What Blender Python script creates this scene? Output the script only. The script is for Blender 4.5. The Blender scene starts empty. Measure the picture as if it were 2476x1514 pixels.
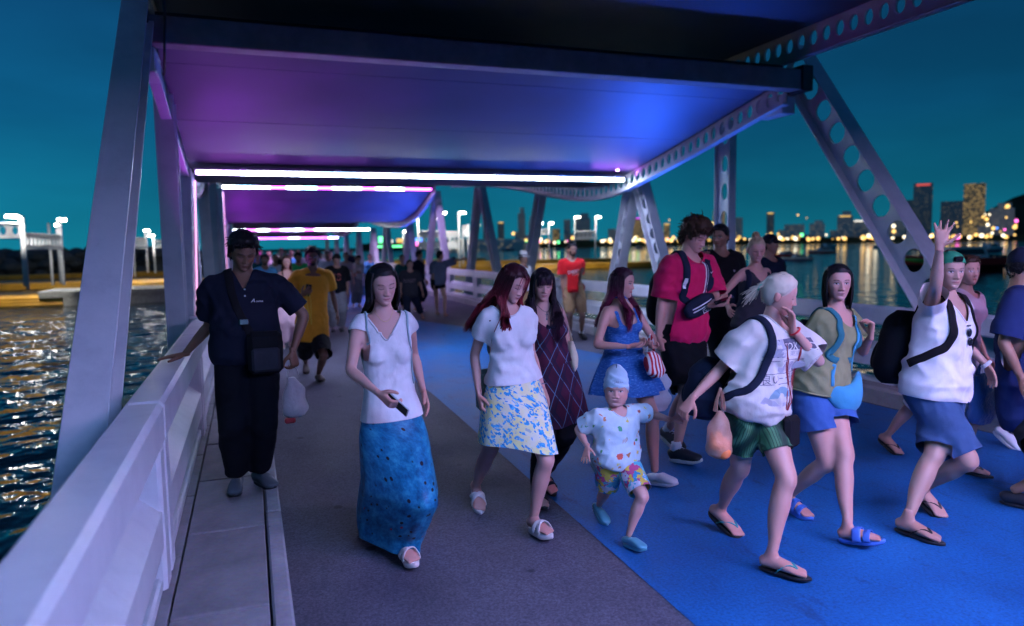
import bpy, math, random
import numpy as np
from mathutils import Matrix, Vector
from mathutils.bvhtree import BVHTree
random.seed(7); RNG = np.random.default_rng(7)
SC = bpy.context.scene
R_ = math.radians

# ------------------------------------------------------------------ camera
CAM_F, CAM_YAW, CAM_PITCH, CAM_ROLL, CAM_H = 1750.0, R_(19.9), R_(5.25), R_(0.93), 1.70
PW, PH = 2476.0, 1514.0
CC = np.array([0.0, 0.0, CAM_H])
_fw = np.array([math.sin(CAM_YAW)*math.cos(CAM_PITCH), math.cos(CAM_YAW)*math.cos(CAM_PITCH), -math.sin(CAM_PITCH)])
_rt = np.array([math.cos(CAM_YAW), -math.sin(CAM_YAW), 0.0]); _up = np.cross(_rt, _fw)
_c, _s = math.cos(CAM_ROLL), math.sin(CAM_ROLL)
CR = np.array([_c*_rt-_s*_up, _s*_rt+_c*_up, _fw])
cam = bpy.data.cameras.new('camera'); camo = bpy.data.objects.new('camera', cam)
cam.sensor_width = 36; cam.lens = 36*CAM_F/PW; cam.clip_end = 20000; cam.clip_start = .05
camo.matrix_world = Matrix(((CR[0][0], CR[1][0], -CR[2][0], 0), (CR[0][1], CR[1][1], -CR[2][1], 0), (CR[0][2], CR[1][2], -CR[2][2], CAM_H), (0, 0, 0, 1)))
cam.dof.use_dof = True; cam.dof.focus_distance = 4.3; cam.dof.aperture_fstop = 1.3
SC.collection.objects.link(camo); SC.camera = camo

# ------------------------------------------------------------------ world, sun, exposure
W = bpy.data.worlds.new('World'); SC.world = W; W.use_nodes = True
nt = W.node_tree; nt.nodes.clear()
def _n(t, **k):
    n = nt.nodes.new(t)
    for a, b in k.items(): setattr(n, a, b)
    return n
tc = _n('ShaderNodeTexCoord'); sep = _n('ShaderNodeSeparateXYZ'); nt.links.new(tc.outputs['Generated'], sep.inputs[0])
ramp = _n('ShaderNodeValToRGB'); nt.links.new(sep.outputs['Z'], ramp.inputs[0])
e = ramp.color_ramp.elements
e[0].position = 0.0; e[0].color = (.005, .165, .245, 1)
e[1].position = 1.0; e[1].color = (.006, .022, .085, 1)
for p, c in ((.06, (.004, .135, .225)), (.16, (.003, .085, .190)), (.34, (.003, .045, .135))):
    q = e.new(p); q.color = (*c, 1)
# after-glow: the side where the sun went down (to the left of the pier) is a little brighter
dot = _n('ShaderNodeVectorMath', operation='DOT_PRODUCT'); dot.inputs[1].default_value = (-.9, .35, .1)
nt.links.new(tc.outputs['Generated'], dot.inputs[0])
mr = _n('ShaderNodeMapRange'); mr.inputs[1].default_value = -1; mr.inputs[2].default_value = 1; mr.inputs[3].default_value = .62; mr.inputs[4].default_value = 1.35
nt.links.new(dot.outputs['Value'], mr.inputs[0])
nz = _n('ShaderNodeTexNoise'); nz.inputs['Scale'].default_value = 2.6; nz.inputs['Detail'].default_value = 4
mp = _n('ShaderNodeMapping'); mp.inputs['Scale'].default_value = (1, 1, 3.2); nt.links.new(tc.outputs['Generated'], mp.inputs[0]); nt.links.new(mp.outputs[0], nz.inputs['Vector'])
mr2 = _n('ShaderNodeMapRange'); mr2.inputs[1].default_value = .35; mr2.inputs[2].default_value = .7; mr2.inputs[3].default_value = .86; mr2.inputs[4].default_value = 1.22
nt.links.new(nz.outputs['Fac'], mr2.inputs[0])
mu = _n('ShaderNodeMath', operation='MULTIPLY'); nt.links.new(mr.outputs[0], mu.inputs[0]); nt.links.new(mr2.outputs[0], mu.inputs[1])
vm = _n('ShaderNodeVectorMath', operation='SCALE'); nt.links.new(ramp.outputs[0], vm.inputs[0]); nt.links.new(mu.outputs[0], vm.inputs['Scale'])
bg = _n('ShaderNodeBackground'); bg.inputs[1].default_value = 1.0; nt.links.new(vm.outputs[0], bg.inputs[0])
wo = _n('ShaderNodeOutputWorld'); nt.links.new(bg.outputs[0], wo.inputs[0])
sl = bpy.data.lights.new('sun', 'SUN'); sl.energy = .05; sl.angle = R_(25); sl.color = (.75, .85, 1)
so = bpy.data.objects.new('sun', sl); so.rotation_euler = (R_(72), 0, R_(-65)); SC.collection.objects.link(so)
SC.view_settings.view_transform = 'Standard'; SC.view_settings.look = 'None'; SC.view_settings.gamma = 1; SC.view_settings.exposure = 0.0
SC.cycles.use_denoising = True; SC.cycles.max_bounces = 6; SC.cycles.sample_clamp_indirect = 6; SC.cycles.sample_clamp_direct = 40
SC.cycles.caustics_reflective = False; SC.cycles.caustics_refractive = False

# ------------------------------------------------------------------ helpers: points
def V3(*a): return np.array(a, float)
def unit(v): v = np.asarray(v, float); return v/max(np.linalg.norm(v), 1e-9)
def ray(px, py): return CR.T @ np.array([(px-PW/2)/CAM_F, -(py-PH/2)/CAM_F, 1.0])
def gnd(px, py, z=0.0): d = ray(px, py); return CC+d*((z-CC[2])/d[2])          # a point of the level z
def atY(px, py, Y): d = ray(px, py); return CC+d*(Y/d[1])                        # a point Y metres down the pier

# ------------------------------------------------------------------ helpers: objects (linked at the end)
LATER = []
def link_all():
    for o in LATER: SC.collection.objects.link(o)
def tag(o, label=None, cat=None, group=None, kind=None):
    if label: o['label'] = label
    if cat: o['category'] = cat
    if group: o['group'] = group
    if kind: o['kind'] = kind
    return o
def empty(name, loc=(0, 0, 0), label=None, cat=None, group=None, rz=0):
    o = bpy.data.objects.new(name, None); o.location = loc; o.rotation_euler = (0, 0, rz); o.empty_display_size = .1
    LATER.append(o); return tag(o, label, cat, group)
def mesh_data(name, V, F, mat, smooth=True, col=None, uv=None, mi=None):
    me = bpy.data.meshes.new(name)
    V = np.asarray(V, float)
    if isinstance(F, np.ndarray):
        k = F.shape[1]; me.vertices.add(len(V)); me.loops.add(F.size); me.polygons.add(len(F))
        me.vertices.foreach_set('co', V.ravel()); me.loops.foreach_set('vertex_index', F.ravel().astype(np.int32))
        me.polygons.foreach_set('loop_start', np.arange(0, F.size, k, dtype=np.int32)); me.update(calc_edges=True)
    else:
        me.from_pydata(V.tolist(), [], [list(map(int, f)) for f in F])
    if smooth: me.polygons.foreach_set('use_smooth', [True]*len(me.polygons))
    if not isinstance(mat, (list, tuple)): mat = [mat]
    for m in mat: me.materials.append(m)
    if mi is not None: me.polygons.foreach_set('material_index', np.asarray(mi, np.int32))
    if col is not None:
        a = me.color_attributes.new('Col', 'FLOAT_COLOR', 'POINT')
        c = np.ones((len(V), 4), np.float32); c[:, :3] = col; a.data.foreach_set('color', c.ravel())
    if uv is not None:
        l = me.uv_layers.new(name='UVMap'); idx = np.empty(len(me.loops), np.int32); me.loops.foreach_get('vertex_index', idx)
        l.data.foreach_set('uv', np.asarray(uv, np.float32)[idx].ravel())
    return me
def obj(name, me, parent=None, loc=None, **k):
    o = bpy.data.objects.new(name, me)
    if parent is not None: o.parent = parent
    if loc is not None: o.location = loc
    LATER.append(o); return tag(o, **k)
def mobj(name, VF, mat, parent=None, loc=None, smooth=False, col=None, uv=None, **k):
    V, F = VF
    if parent is not None and loc is None:                      # given in world space: make it local to its thing
        q = parent; off = np.zeros(3)
        while q is not None: off += np.array(q.location); q = q.parent
        V = np.asarray(V)-off
    return obj(name, mesh_data(name, V, F, mat, smooth, col, uv), parent, loc, **k)

class MB:
    def __init__(s): s.V = []; s.F = []; s.n = 0
    def add(s, V, F):
        V = np.asarray(V, float).reshape(-1, 3); s.V.append(V)
        s.F += [[int(i)+s.n for i in f] for f in F]; s.n += len(V); return s
    def box(s, c, d, M=None):
        c = np.asarray(c, float); h = np.asarray(d, float)/2
        V = np.array([[x, y, z] for x in (-1, 1) for y in (-1, 1) for z in (-1, 1)])*h
        if M is not None: V = V @ np.asarray(M).T
        return s.add(V+c, [(0, 1, 3, 2), (4, 6, 7, 5), (0, 4, 5, 1), (2, 3, 7, 6), (0, 2, 6, 4), (1, 5, 7, 3)])
    def bbox(s, c, d, b=.01, M=None):
        # box with chamfered edges
        c = np.asarray(c, float); h = np.asarray(d, float)/2; b = min(b, *(h*.9)); V = []; idx = {}
        for x in (-1, 1):
            for y in (-1, 1):
                for z in (-1, 1):
                    for ax in range(3):
                        p = np.array([x, y, z])*(h-b); p[ax] = (x, y, z)[ax]*h[ax]; idx[(x, y, z, ax)] = len(V); V.append(p)
        F = []
        for ax in range(3):
            o = [a for a in range(3) if a != ax]
            for sg in (-1, 1):
                q = []
                for a, bb in ((-1, -1), (1, -1), (1, 1), (-1, 1)):
                    k = [0, 0, 0]; k[ax] = sg; k[o[0]] = a; k[o[1]] = bb; q.append(idx[(*k, ax)])
                F.append(q if (sg > 0) == (ax != 1) else q[::-1])
        for ax in range(3):
            o = [a for a in range(3) if a != ax]
            for a in (-1, 1):
                for bb in (-1, 1):
                    k0 = [0, 0, 0]; k0[ax] = -1; k0[o[0]] = a; k0[o[1]] = bb; k1 = list(k0); k1[ax] = 1
                    F.append([idx[(*k0, o[0])], idx[(*k1, o[0])], idx[(*k1, o[1])], idx[(*k0, o[1])]])
        for x in (-1, 1):
            for y in (-1, 1):
                for z in (-1, 1): F.append([idx[(x, y, z, a)] for a in range(3)])
        V = np.array(V)
        if M is not None: V = V @ np.asarray(M).T
        return s.add(V+c, F)
    def tube(s, P, r, n=10, caps=True, side=None, e=2.0):
        V, F = tube(P, r, n, caps, side, e); return s.add(V, F)
    def sphere(s, c, r, nu=10, nv=14):
        r = np.ones(3)*r; P = []; R = []
        th = np.linspace(0, math.pi, nu+1)[1:-1]; ph = np.arange(nv)*2*math.pi/nv
        V = [[0, 0, 1]]+[[math.sin(t)*math.cos(p), math.sin(t)*math.sin(p), math.cos(t)] for t in th for p in ph]+[[0, 0, -1]]
        F = [[0, 1+j, 1+(j+1) % nv] for j in range(nv)]
        for i in range(nu-2):
            for j in range(nv): F.append([1+i*nv+j, 1+(i+1)*nv+j, 1+(i+1)*nv+(j+1) % nv, 1+i*nv+(j+1) % nv])
        b = 1+(nu-2)*nv; L = len(V)-1
        F += [[L, b+(j+1) % nv, b+j] for j in range(nv)]
        return s.add(np.array(V)*r+np.asarray(c, float), F)
    def get(s): return (np.concatenate(s.V) if s.V else np.zeros((0, 3))), s.F
    def build(s, name, mat, parent=None, **k): return mobj(name, s.get(), mat, parent, **k)

def frames(P, side=None):
    P = np.asarray(P, float); T = np.gradient(P, axis=0); T /= np.maximum(np.linalg.norm(T, axis=1, keepdims=True), 1e-9)
    if side is None: side = np.cross(T[0], [0, 0, 1.]) if abs(T[0][2]) < .9 else np.array([1., 0, 0])
    side = np.asarray(side, float); A = []
    cur = side if side.ndim == 1 else None
    for i, t in enumerate(T):
        v = cur if cur is not None else side[i]
        v = unit(v-t*np.dot(v, t)); A.append(v)
        if cur is not None: cur = v
    A = np.array(A); return T, A, np.cross(T, A)
def tube(P, r, n=10, caps=True, side=None, e=2.0):
    P = np.asarray(P, float); r = np.asarray(r, float)
    if r.ndim == 0: r = np.full(len(P), float(r))
    if r.ndim == 1: r = np.stack([r, r], 1)
    T, A, B = frames(P, side); a = np.arange(n)*2*math.pi/n
    ca, sa = np.cos(a), np.sin(a); k = 2.0/e
    ca = np.sign(ca)*np.abs(ca)**k; sa = np.sign(sa)*np.abs(sa)**k
    V = P[:, None]+A[:, None]*(r[:, :1, None]*ca[None, :, None])+B[:, None]*(r[:, 1:2, None]*sa[None, :, None])
    m = len(P); V = V.reshape(-1, 3)
    F = [[i*n+j, i*n+(j+1) % n, (i+1)*n+(j+1) % n, (i+1)*n+j] for i in range(m-1) for j in range(n)]
    if caps: F += [list(range(n))[::-1], list(range((m-1)*n, m*n))]
    return V, F
def catmull(P, m):
    P = np.asarray(P, float); n = len(P); t = np.linspace(0, n-1, m); i = np.minimum(t.astype(int), n-2); f = (t-i)[:, None]
    Q = np.concatenate([2*P[:1]-P[1:2], P, 2*P[-1:]-P[-2:-1]])
    a, b, c, d = Q[i], Q[i+1], Q[i+2], Q[i+3]
    return .5*(2*b+(c-a)*f+(2*a-5*b+4*c-d)*f**2+(3*b-a-3*c+d)*f**3)

# ------------------------------------------------------------------ helpers: materials
MATS = {}
def nodes(name):
    m = bpy.data.materials.new(name); m.use_nodes = True; t = m.node_tree; b = t.nodes['Principled BSDF']
    return m, t, b
def N(t, ty, **k):
    n = t.nodes.new(ty)
    for a, b in k.items():
        if a.startswith('_'): n.inputs[a[1:]].default_value = b
        else: setattr(n, a, b)
    return n
def coord(t, kind='Object', scale=(1, 1, 1), rot=(0, 0, 0)):
    c = N(t, 'ShaderNodeTexCoord'); m = N(t, 'ShaderNodeMapping'); m.inputs['Scale'].default_value = scale; m.inputs['Rotation'].default_value = rot
    t.links.new(c.outputs[kind], m.inputs[0]); return m.outputs[0]
def noise(t, vec, scale, detail=4, rough=.55):
    n = N(t, 'ShaderNodeTexNoise'); n.inputs['Scale'].default_value = scale; n.inputs['Detail'].default_value = detail; n.inputs['Roughness'].default_value = rough
    t.links.new(vec, n.inputs['Vector']); return n
def rampn(t, fac, stops, interp='LINEAR'):
    r = N(t, 'ShaderNodeValToRGB'); r.color_ramp.interpolation = interp; e = r.color_ramp.elements
    while len(e) > 1: e.remove(e[-1])
    e[0].position = stops[0][0]; e[0].color = (*stops[0][1], 1)
    for p, c in stops[1:]: q = e.new(p); q.color = (*c, 1)
    t.links.new(fac, r.inputs[0]); return r.outputs[0]
def mixc(t, fac, a, b, mode='MIX'):
    m = N(t, 'ShaderNodeMix', data_type='RGBA', blend_type=mode)
    for sock, v in ((m.inputs[0], fac), (m.inputs[6], a), (m.inputs[7], b)):
        if isinstance(v, (int, float)): sock.default_value = v
        elif isinstance(v, (tuple, list)): sock.default_value = (*v, 1)
        else: t.links.new(v, sock)
    return m.outputs[2]
def bump(t, b, h, strength=.3, dist=.01):
    n = N(t, 'ShaderNodeBump'); n.inputs['Strength'].default_value = strength; n.inputs['Distance'].default_value = dist
    t.links.new(h, n.inputs['Height']); t.links.new(n.outputs[0], b.inputs['Normal'])
def plain(name, c, rough=.6, metal=0, var=.15, vs=6, bs=0, bsc=80, spec=.5, kind='Object'):
    if name in MATS: return MATS[name]
    m, t, b = nodes(name); v = coord(t, kind); n = noise(t, v, vs, 5)
    lo = tuple(x*(1-var) for x in c); hi = tuple(min(x*(1+var), 1) for x in c)
    t.links.new(rampn(t, n.outputs['Fac'], ((.3, lo), (.7, hi))), b.inputs['Base Color'])
    b.inputs['Roughness'].default_value = rough; b.inputs['Metallic'].default_value = metal; b.inputs['Specular IOR Level'].default_value = spec
    if bs: bump(t, b, noise(t, v, bsc, 4).outputs['Fac'], bs, .004)
    MATS[name] = m; return m
def cloth(name, c, rough=.85, var=.12, bs=.35):
    if name in MATS: return MATS[name]
    m, t, b = nodes(name); v = coord(t); n = noise(t, v, 7, 4); lo = tuple(x*(1-var) for x in c); hi = tuple(min(x*(1+var), 1) for x in c)
    t.links.new(rampn(t, n.outputs['Fac'], ((.3, lo), (.7, hi))), b.inputs['Base Color'])
    b.inputs['Roughness'].default_value = rough; b.inputs['Specular IOR Level'].default_value = .12; b.inputs['Sheen Weight'].default_value = .1 if max(c) > .3 else 0
    w = noise(t, coord(t, scale=(1, 1, .55)), 22, 3); bump(t, b, w.outputs['Fac'], bs, .012)
    MATS[name] = m; return m
def emit(name, c, s):
    if name in MATS: return MATS[name]
    m, t, b = nodes(name); b.inputs['Base Color'].default_value = (*c, 1); b.inputs['Emission Color'].default_value = (*c, 1); b.inputs['Emission Strength'].default_value = s
    MATS[name] = m; return m
def attr_mat(name, rough, spec=.5, sheen=0):
    m, t, b = nodes(name); a = N(t, 'ShaderNodeAttribute', attribute_name='Col'); t.links.new(a.outputs['Color'], b.inputs['Base Color'])
    b.inputs['Roughness'].default_value = rough; b.inputs['Specular IOR Level'].default_value = spec; b.inputs['Sheen Weight'].default_value = sheen
    return m, t, b
M_SKIN, _t, _b = attr_mat('skin', .5, .4)
_nn = noise(_t, coord(_t), 260, 2); bump(_t, _b, _nn.outputs['Fac'], .12, .002)
M_SKIN.node_tree.nodes['Principled BSDF'].inputs['Subsurface Weight'].default_value = .12
M_SKIN.node_tree.nodes['Principled BSDF'].inputs['Subsurface Radius'].default_value = (.012, .005, .003)
M_HAIR, _t, _b = attr_mat('hair', .48, .22)
M_ATT, _t, _b = attr_mat('dyed_fabric', .85, .2)

# ------------------------------------------------------------------ helpers: remesh / cut
def remesh(mb, voxel, smooth=6, fac=.5):
    V, F = mb.get(); me = bpy.data.meshes.new('tmp'); me.from_pydata(V.tolist(), [], F); o = bpy.data.objects.new('tmp', me); SC.collection.objects.link(o)
    m = o.modifiers.new('r', 'REMESH'); m.mode = 'VOXEL'; m.voxel_size = voxel; m.adaptivity = 0
    if smooth:
        s = o.modifiers.new('s', 'SMOOTH'); s.iterations = smooth; s.factor = fac
    dg = bpy.context.evaluated_depsgraph_get(); ev = o.evaluated_get(dg); e = ev.to_mesh()
    nv, nf = len(e.vertices), len(e.polygons); Vo = np.empty(nv*3); e.vertices.foreach_get('co', Vo)
    Fo = np.empty(len(e.loops), np.int32); e.loops.foreach_get('vertex_index', Fo); Fo = Fo.reshape(-1, 4)
    ev.to_mesh_clear(); bpy.data.objects.remove(o); bpy.data.meshes.remove(me)
    return Vo.reshape(-1, 3).copy(), Fo.copy()
def normals(V, F):
    n = np.cross(V[F[:, 2]]-V[F[:, 0]], V[F[:, 3]]-V[F[:, 1]]); out = np.zeros_like(V)
    for k in range(4): np.add.at(out, F[:, k], n)
    return out/np.maximum(np.linalg.norm(out, axis=1, keepdims=True), 1e-12)
def compact(V, F):
    u, inv = np.unique(F, return_inverse=True); return V[u], inv.reshape(F.shape), u
def cut(V, F, mask_fn, planes=(), it=10):
    """drop faces whose centre is masked, then even out the new edges"""
    keep = ~mask_fn(V[F].mean(1)); V, F, _ = compact(V, F[keep])
    E = np.concatenate([F[:, [0, 1]], F[:, [1, 2]], F[:, [2, 3]], F[:, [3, 0]]]); Es = np.sort(E, 1)
    k = Es[:, 0].astype(np.int64)*len(V)+Es[:, 1]; u, c = np.unique(k, return_counts=True); bk = u[c == 1]
    a, b = bk//len(V), bk % len(V)
    deg = np.bincount(np.concatenate([a, b]), minlength=len(V)); bv = np.where(deg == 2)[0]
    for _ in range(it):
        S = np.zeros_like(V); np.add.at(S, a, V[b]); np.add.at(S, b, V[a]); V[bv] = .5*V[bv]+.25*S[bv]
    for p, n, tol in planes:
        d = (V[bv]-p) @ n; ok = np.abs(d) < tol; V[bv[ok]] -= d[ok, None]*n
    return V, F
def sines(P, seed, wl, n=7, aniso=(1, 1, 1)):
    r = np.random.default_rng(seed); out = 0
    for _ in range(n):
        k = unit(r.normal(size=3)*np.array(aniso))*2*math.pi/(wl*r.uniform(.7, 1.5)); out = out+np.sin(P @ k+r.uniform(0, 6.28)+1.3*np.sin(P @ (k[[1, 2, 0]]*.35)+r.uniform(0, 6)))
    return out/math.sqrt(n)

# ------------------------------------------------------------------ materials of the place
def asphalt():
    m, t, b = nodes('asphalt'); v = coord(t); n = noise(t, v, 2.2, 6, .65); n2 = noise(t, v, 130, 3)
    c = rampn(t, n.outputs['Fac'], ((.3, (.070, .070, .098)), (.55, (.10, .10, .135)), (.75, (.13, .126, .16))))
    n4 = noise(t, coord(t, scale=(1, .5, 1)), .9, 5, .6); c = mixc(t, rampn(t, n4.outputs['Fac'], ((.45, (0, 0, 0)), (.68, (.75,)*3))), c, (.05, .05, .07)); c = mixc(t, .42, c, rampn(t, noise(t, v, 75, 3, .7).outputs['Fac'], ((.35, (.08,)*3), (.65, (.9,)*3))), 'OVERLAY')
    sp = N(t, 'ShaderNodeTexVoronoi'); sp.inputs['Scale'].default_value = 2.3; sp.inputs['Randomness'].default_value = 1; t.links.new(v, sp.inputs['Vector'])
    c = mixc(t, rampn(t, sp.outputs['Distance'], ((.06, (.85,)*3), (.085, (0, 0, 0)))), c, (.03, .03, .045))
    t.links.new(c, b.inputs['Base Color']); t.links.new(rampn(t, n.outputs['Fac'], ((.3, (.62,)*3), (.7, (.85,)*3))), b.inputs['Roughness']); b.inputs['Specular IOR Level'].default_value = .2; bump(t, b, n2.outputs['Fac'], .35, .006); return m
def bluepaint():
    m, t, b = nodes('blue_paint'); v = coord(t); n = noise(t, v, 1.1, 6, .6); n2 = noise(t, v, 110, 3); n3 = noise(t, coord(t, scale=(1, .35, 1)), 7, 5, .7)
    c = rampn(t, n.outputs['Fac'], ((.28, (.006, .066, .22)), (.5, (.009, .11, .33)), (.75, (.013, .155, .43))))
    c = mixc(t, rampn(t, n3.outputs['Fac'], ((.56, (0, 0, 0)), (.70, (.7,)*3))), c, (.014, .05, .15))
    sp = N(t, 'ShaderNodeTexVoronoi'); sp.inputs['Scale'].default_value = 1.9; t.links.new(v, sp.inputs['Vector'])
    c = mixc(t, rampn(t, sp.outputs['Distance'], ((.05, (.85,)*3), (.075, (0, 0, 0)))), c, (.012, .03, .08)); c = mixc(t, .4, c, rampn(t, noise(t, v, 60, 3, .7).outputs['Fac'], ((.35, (.2,)*3), (.65, (.8,)*3))), 'OVERLAY')
    t.links.new(c, b.inputs['Base Color']); t.links.new(rampn(t, n.outputs['Fac'], ((.3, (.5,)*3), (.7, (.75,)*3))), b.inputs['Roughness']); b.inputs['Specular IOR Level'].default_value = .3; bump(t, b, n2.outputs['Fac'], .25, .005); return m
def concrete(name, lo, hi):
    m, t, b = nodes(name); v = coord(t); n = noise(t, v, 3, 8, .65); n2 = noise(t, v, 40, 5); oi = N(t, 'ShaderNodeObjectInfo')
    c = rampn(t, n.outputs['Fac'], ((.3, lo), (.7, hi))); c = mixc(t, .25, c, n2.outputs['Color'], 'OVERLAY')
    c = mixc(t, .5, c, rampn(t, oi.outputs['Random'], ((0, (.72,)*3), (1, (1, 1, 1)))), 'MULTIPLY')
    sp = N(t, 'ShaderNodeTexVoronoi'); sp.inputs['Scale'].default_value = 3.1; t.links.new(v, sp.inputs['Vector'])
    c = mixc(t, rampn(t, sp.outputs['Distance'], ((.085, (.9,)*3), (.12, (0, 0, 0)))), c, (.035, .035, .045))
    t.links.new(c, b.inputs['Base Color']); b.inputs['Roughness'].default_value = .75; bump(t, b, n2.outputs['Fac'], .3, .006); return m
def whitepaint():
    m, t, b = nodes('white_paint'); v = coord(t); n = noise(t, v, 2.3, 7, .7); n2 = noise(t, coord(t, scale=(1, 1, .12)), 22, 4)
    c = rampn(t, n.outputs['Fac'], ((.28, (.47, .49, .54)), (.5, (.58, .60, .64)), (.75, (.65, .66, .69))))
    c = mixc(t, rampn(t, n2.outputs['Fac'], ((.66, (0, 0, 0)), (.8, (.35,)*3))), c, (.42, .40, .36))
    t.links.new(c, b.inputs['Base Color']); b.inputs['Roughness'].default_value = .42; bump(t, b, noise(t, v, 30, 4).outputs['Fac'], .08, .01); return m
def water():
    m, t, b = nodes('sea_water'); v = coord(t, scale=(1.0, .8, 1), rot=(0, 0, .4))
    n1 = noise(t, v, .75, 1.5, .45); n2 = noise(t, v, 2.6, 1, .5); mx = N(t, 'ShaderNodeMath', operation='MULTIPLY_ADD'); mx.inputs[1].default_value = .22; t.links.new(n2.outputs['Fac'], mx.inputs[0]); t.links.new(n1.outputs['Fac'], mx.inputs[2])
    b.inputs['Base Color'].default_value = (.003, .012, .018, 1); b.inputs['Roughness'].default_value = .04; b.inputs['IOR'].default_value = 1.33; b.inputs['Specular IOR Level'].default_value = .5
    sx = N(t, 'ShaderNodeSeparateXYZ'); tcx = N(t, 'ShaderNodeTexCoord'); t.links.new(tcx.outputs['Object'], sx.inputs[0]); mrx = N(t, 'ShaderNodeMapRange'); mrx.inputs[1].default_value = 2; mrx.inputs[2].default_value = 30; mrx.inputs[3].default_value = 1; mrx.inputs[4].default_value = .3; t.links.new(sx.outputs[0], mrx.inputs[0]); mh = N(t, 'ShaderNodeMath', operation='MULTIPLY'); t.links.new(mx.outputs[0], mh.inputs[0]); t.links.new(mrx.outputs[0], mh.inputs[1])
    bump(t, b, mh.outputs[0], 1.0, .42); return m
def soffit():
    m, t, b = nodes('soffit_metal'); v = coord(t); n = noise(t, v, 1.2, 5)
    t.links.new(rampn(t, n.outputs['Fac'], ((.3, (.10, .10, .15)), (.7, (.14, .14, .20)))), b.inputs['Base Color']); b.inputs['Metallic'].default_value = .6; t.links.new(rampn(t, n.outputs['Fac'], ((.3, (.42,)*3), (.7, (.55,)*3))), b.inputs['Roughness']); return m
M_ASPH, M_BLUE, M_WHITE, M_WATER, M_SOF = asphalt(), bluepaint(), whitepaint(), water(), soffit()
M_SLAB = concrete('slab_concrete', (.17, .17, .185), (.30, .295, .31)); M_KERB = concrete('kerb_stone', (.22, .22, .24), (.4, .39, .41))
M_DARK = plain('dark_steel', (.03, .03, .035), .5); M_BEAM = plain('grey_beam', (.20, .19, .2), .55)
M_YEL = plain('yellow_pontoon', (.50, .26, .022), .5, var=.25, vs=.6); M_BLACK = plain('black_plastic', (.012, .012, .014), .5)
M_PILE = plain('weathered_pile', (.2, .2, .19), .8, var=.3); M_LAMPW = emit('floodlight', (1, .95, .86), 1150)
MATS['white_cloth'] = cloth('white_cloth', (.8, .8, .8))

# ------------------------------------------------------------------ sea, deck, pavements
mobj('water', ([(-4000, -2500, -2), (6000, -2500, -2), (6000, 6000, -2), (-4000, 6000, -2)], [(0, 1, 2, 3)]), M_WATER, kind='structure')
mb = MB(); mb.box((3.0, 60, -.35), (7.9, 150, .69)); dk = mb.build('pier_deck', M_ASPH, kind='structure')
mb = MB()
ys = [-14, 8, 9.5, 12, 14.6, 16.5, 18, 22, 28, 34, 60, 130]; xr = [6.06, 6.05, 5.2, 4.85, 4.42, 3.75, 3.55, 3.7, 4.4, 4.6, 4.5, 4.5]
V = []; 
for y, x in zip(ys, xr): V += [(1.95 if y > 3.2 else 1.95-(3.2-y)*.12*(y > -2)-.6*(y <= -2), y, 0), (x, y, 0)]
V = [(x, y, .0) for x, y, _ in V]; F = [[2*i, 2*i+1, 2*i+3, 2*i+2] for i in range(len(ys)-1)]
mobj('painted_lane', (np.array(V)+np.array([0, 0, -.001]), F), M_BLUE, kind='structure')
def slab_mesh(name, dx, dy, dz, mat, b=.012): q = MB(); q.bbox((0, 0, 0), (dx, dy, dz), b); return mesh_data(name, *q.get(), mat, False)
mb = MB(); mb.box((-.17, 60, .02), (.58, 150, .1)); sw = mb.build('sidewalk', M_DARK, kind='structure')
sd = slab_mesh('paving_slab', .405, .976, .08, M_SLAB, .004)
for k in range(-4, 34): obj('paving_slab', sd, sw, (-.185, 3.79+k, .09+random.uniform(-.002, .002)))
sd = slab_mesh('paving_slab', .085, .978, .08, M_SLAB, .003)
for k in range(-4, 34): obj('paving_slab', sd, sw, (-.44, 3.5+k, .088))
sd = slab_mesh('kerb_stone', .088, 1.99, .22, M_KERB, .012)
for k in range(-3, 20): obj('kerb_stone', sd, sw, (.072, 3.5+2*k, .022))
mb = MB(); mb.box((6.5, 60, .02), (.78, 150, .1)); sw2 = mb.build('sidewalk_right', M_DARK, kind='structure')
sd = slab_mesh('kerb_stone', .12, 1.99, .24, M_KERB, .015); sd2 = slab_mesh('paving_slab', .5, .985, .08, M_SLAB)
for k in range(-2, 22): obj('kerb_stone', sd, sw2, (6.16, 3.3+2*k, .04))
for k in range(-3, 36): obj('paving_slab', sd2, sw2, (6.49, 3.2+k, .11))

# ------------------------------------------------------------------ railings (3 m panels between pairs of posts)
def railing(x, sgn, y0, L, label, group, first={}):
    key = (sgn, L)
    if key not in first:
        P = {}
        q = MB(); q.bbox((0, 0, .885), (.18, L-.02, .20), .022); P['top_rail'] = q
        q = MB()   # lower rail with a weathered (sloping) top towards the walkway
        pr = [(-.075, .33), (.075, .33), (.075, .50), (-.02, .58), (-.075, .58)]; n = len(pr)
        V = [(sgn*a, y, z) for y in (-L/2+.1, L/2-.1) for a, z in pr]; q.add(V, [[i, (i+1) % n, n+(i+1) % n, n+i] for i in range(n)]+[list(range(n))[::-1], list(range(n, 2*n))]); P['lower_rail'] = q
        q = MB(); q.bbox((-sgn*.0, 0, .155), (.12, L-.16, .07), .012); P['bottom_rail'] = q
        me = {k: mesh_data(k, *v.get(), M_WHITE, False) for k, v in P.items()}
        q = MB(); q.bbox((0, 0, .45), (.165, .17, .70), .018); me['post'] = mesh_data('post', *q.get(), M_WHITE, False); first[key] = me
    me = first[key]; r = empty('railing_panel', (x, y0, 0), label, 'railing', group)
    for k in ('top_rail', 'lower_rail', 'bottom_rail'): obj(k, me[k], r, (0, 0, 0.0))
    for s in (-1, 1): obj('post', me['post'], r, (0, s*(L/2-.105), 0))
for k in range(13): railing(-.505, 1, 1.2+3.0*k-1.9, 3.0, 'white painted railing panel along the narrow paved walk beside the water', 'railing panels along the narrow walk')
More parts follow.
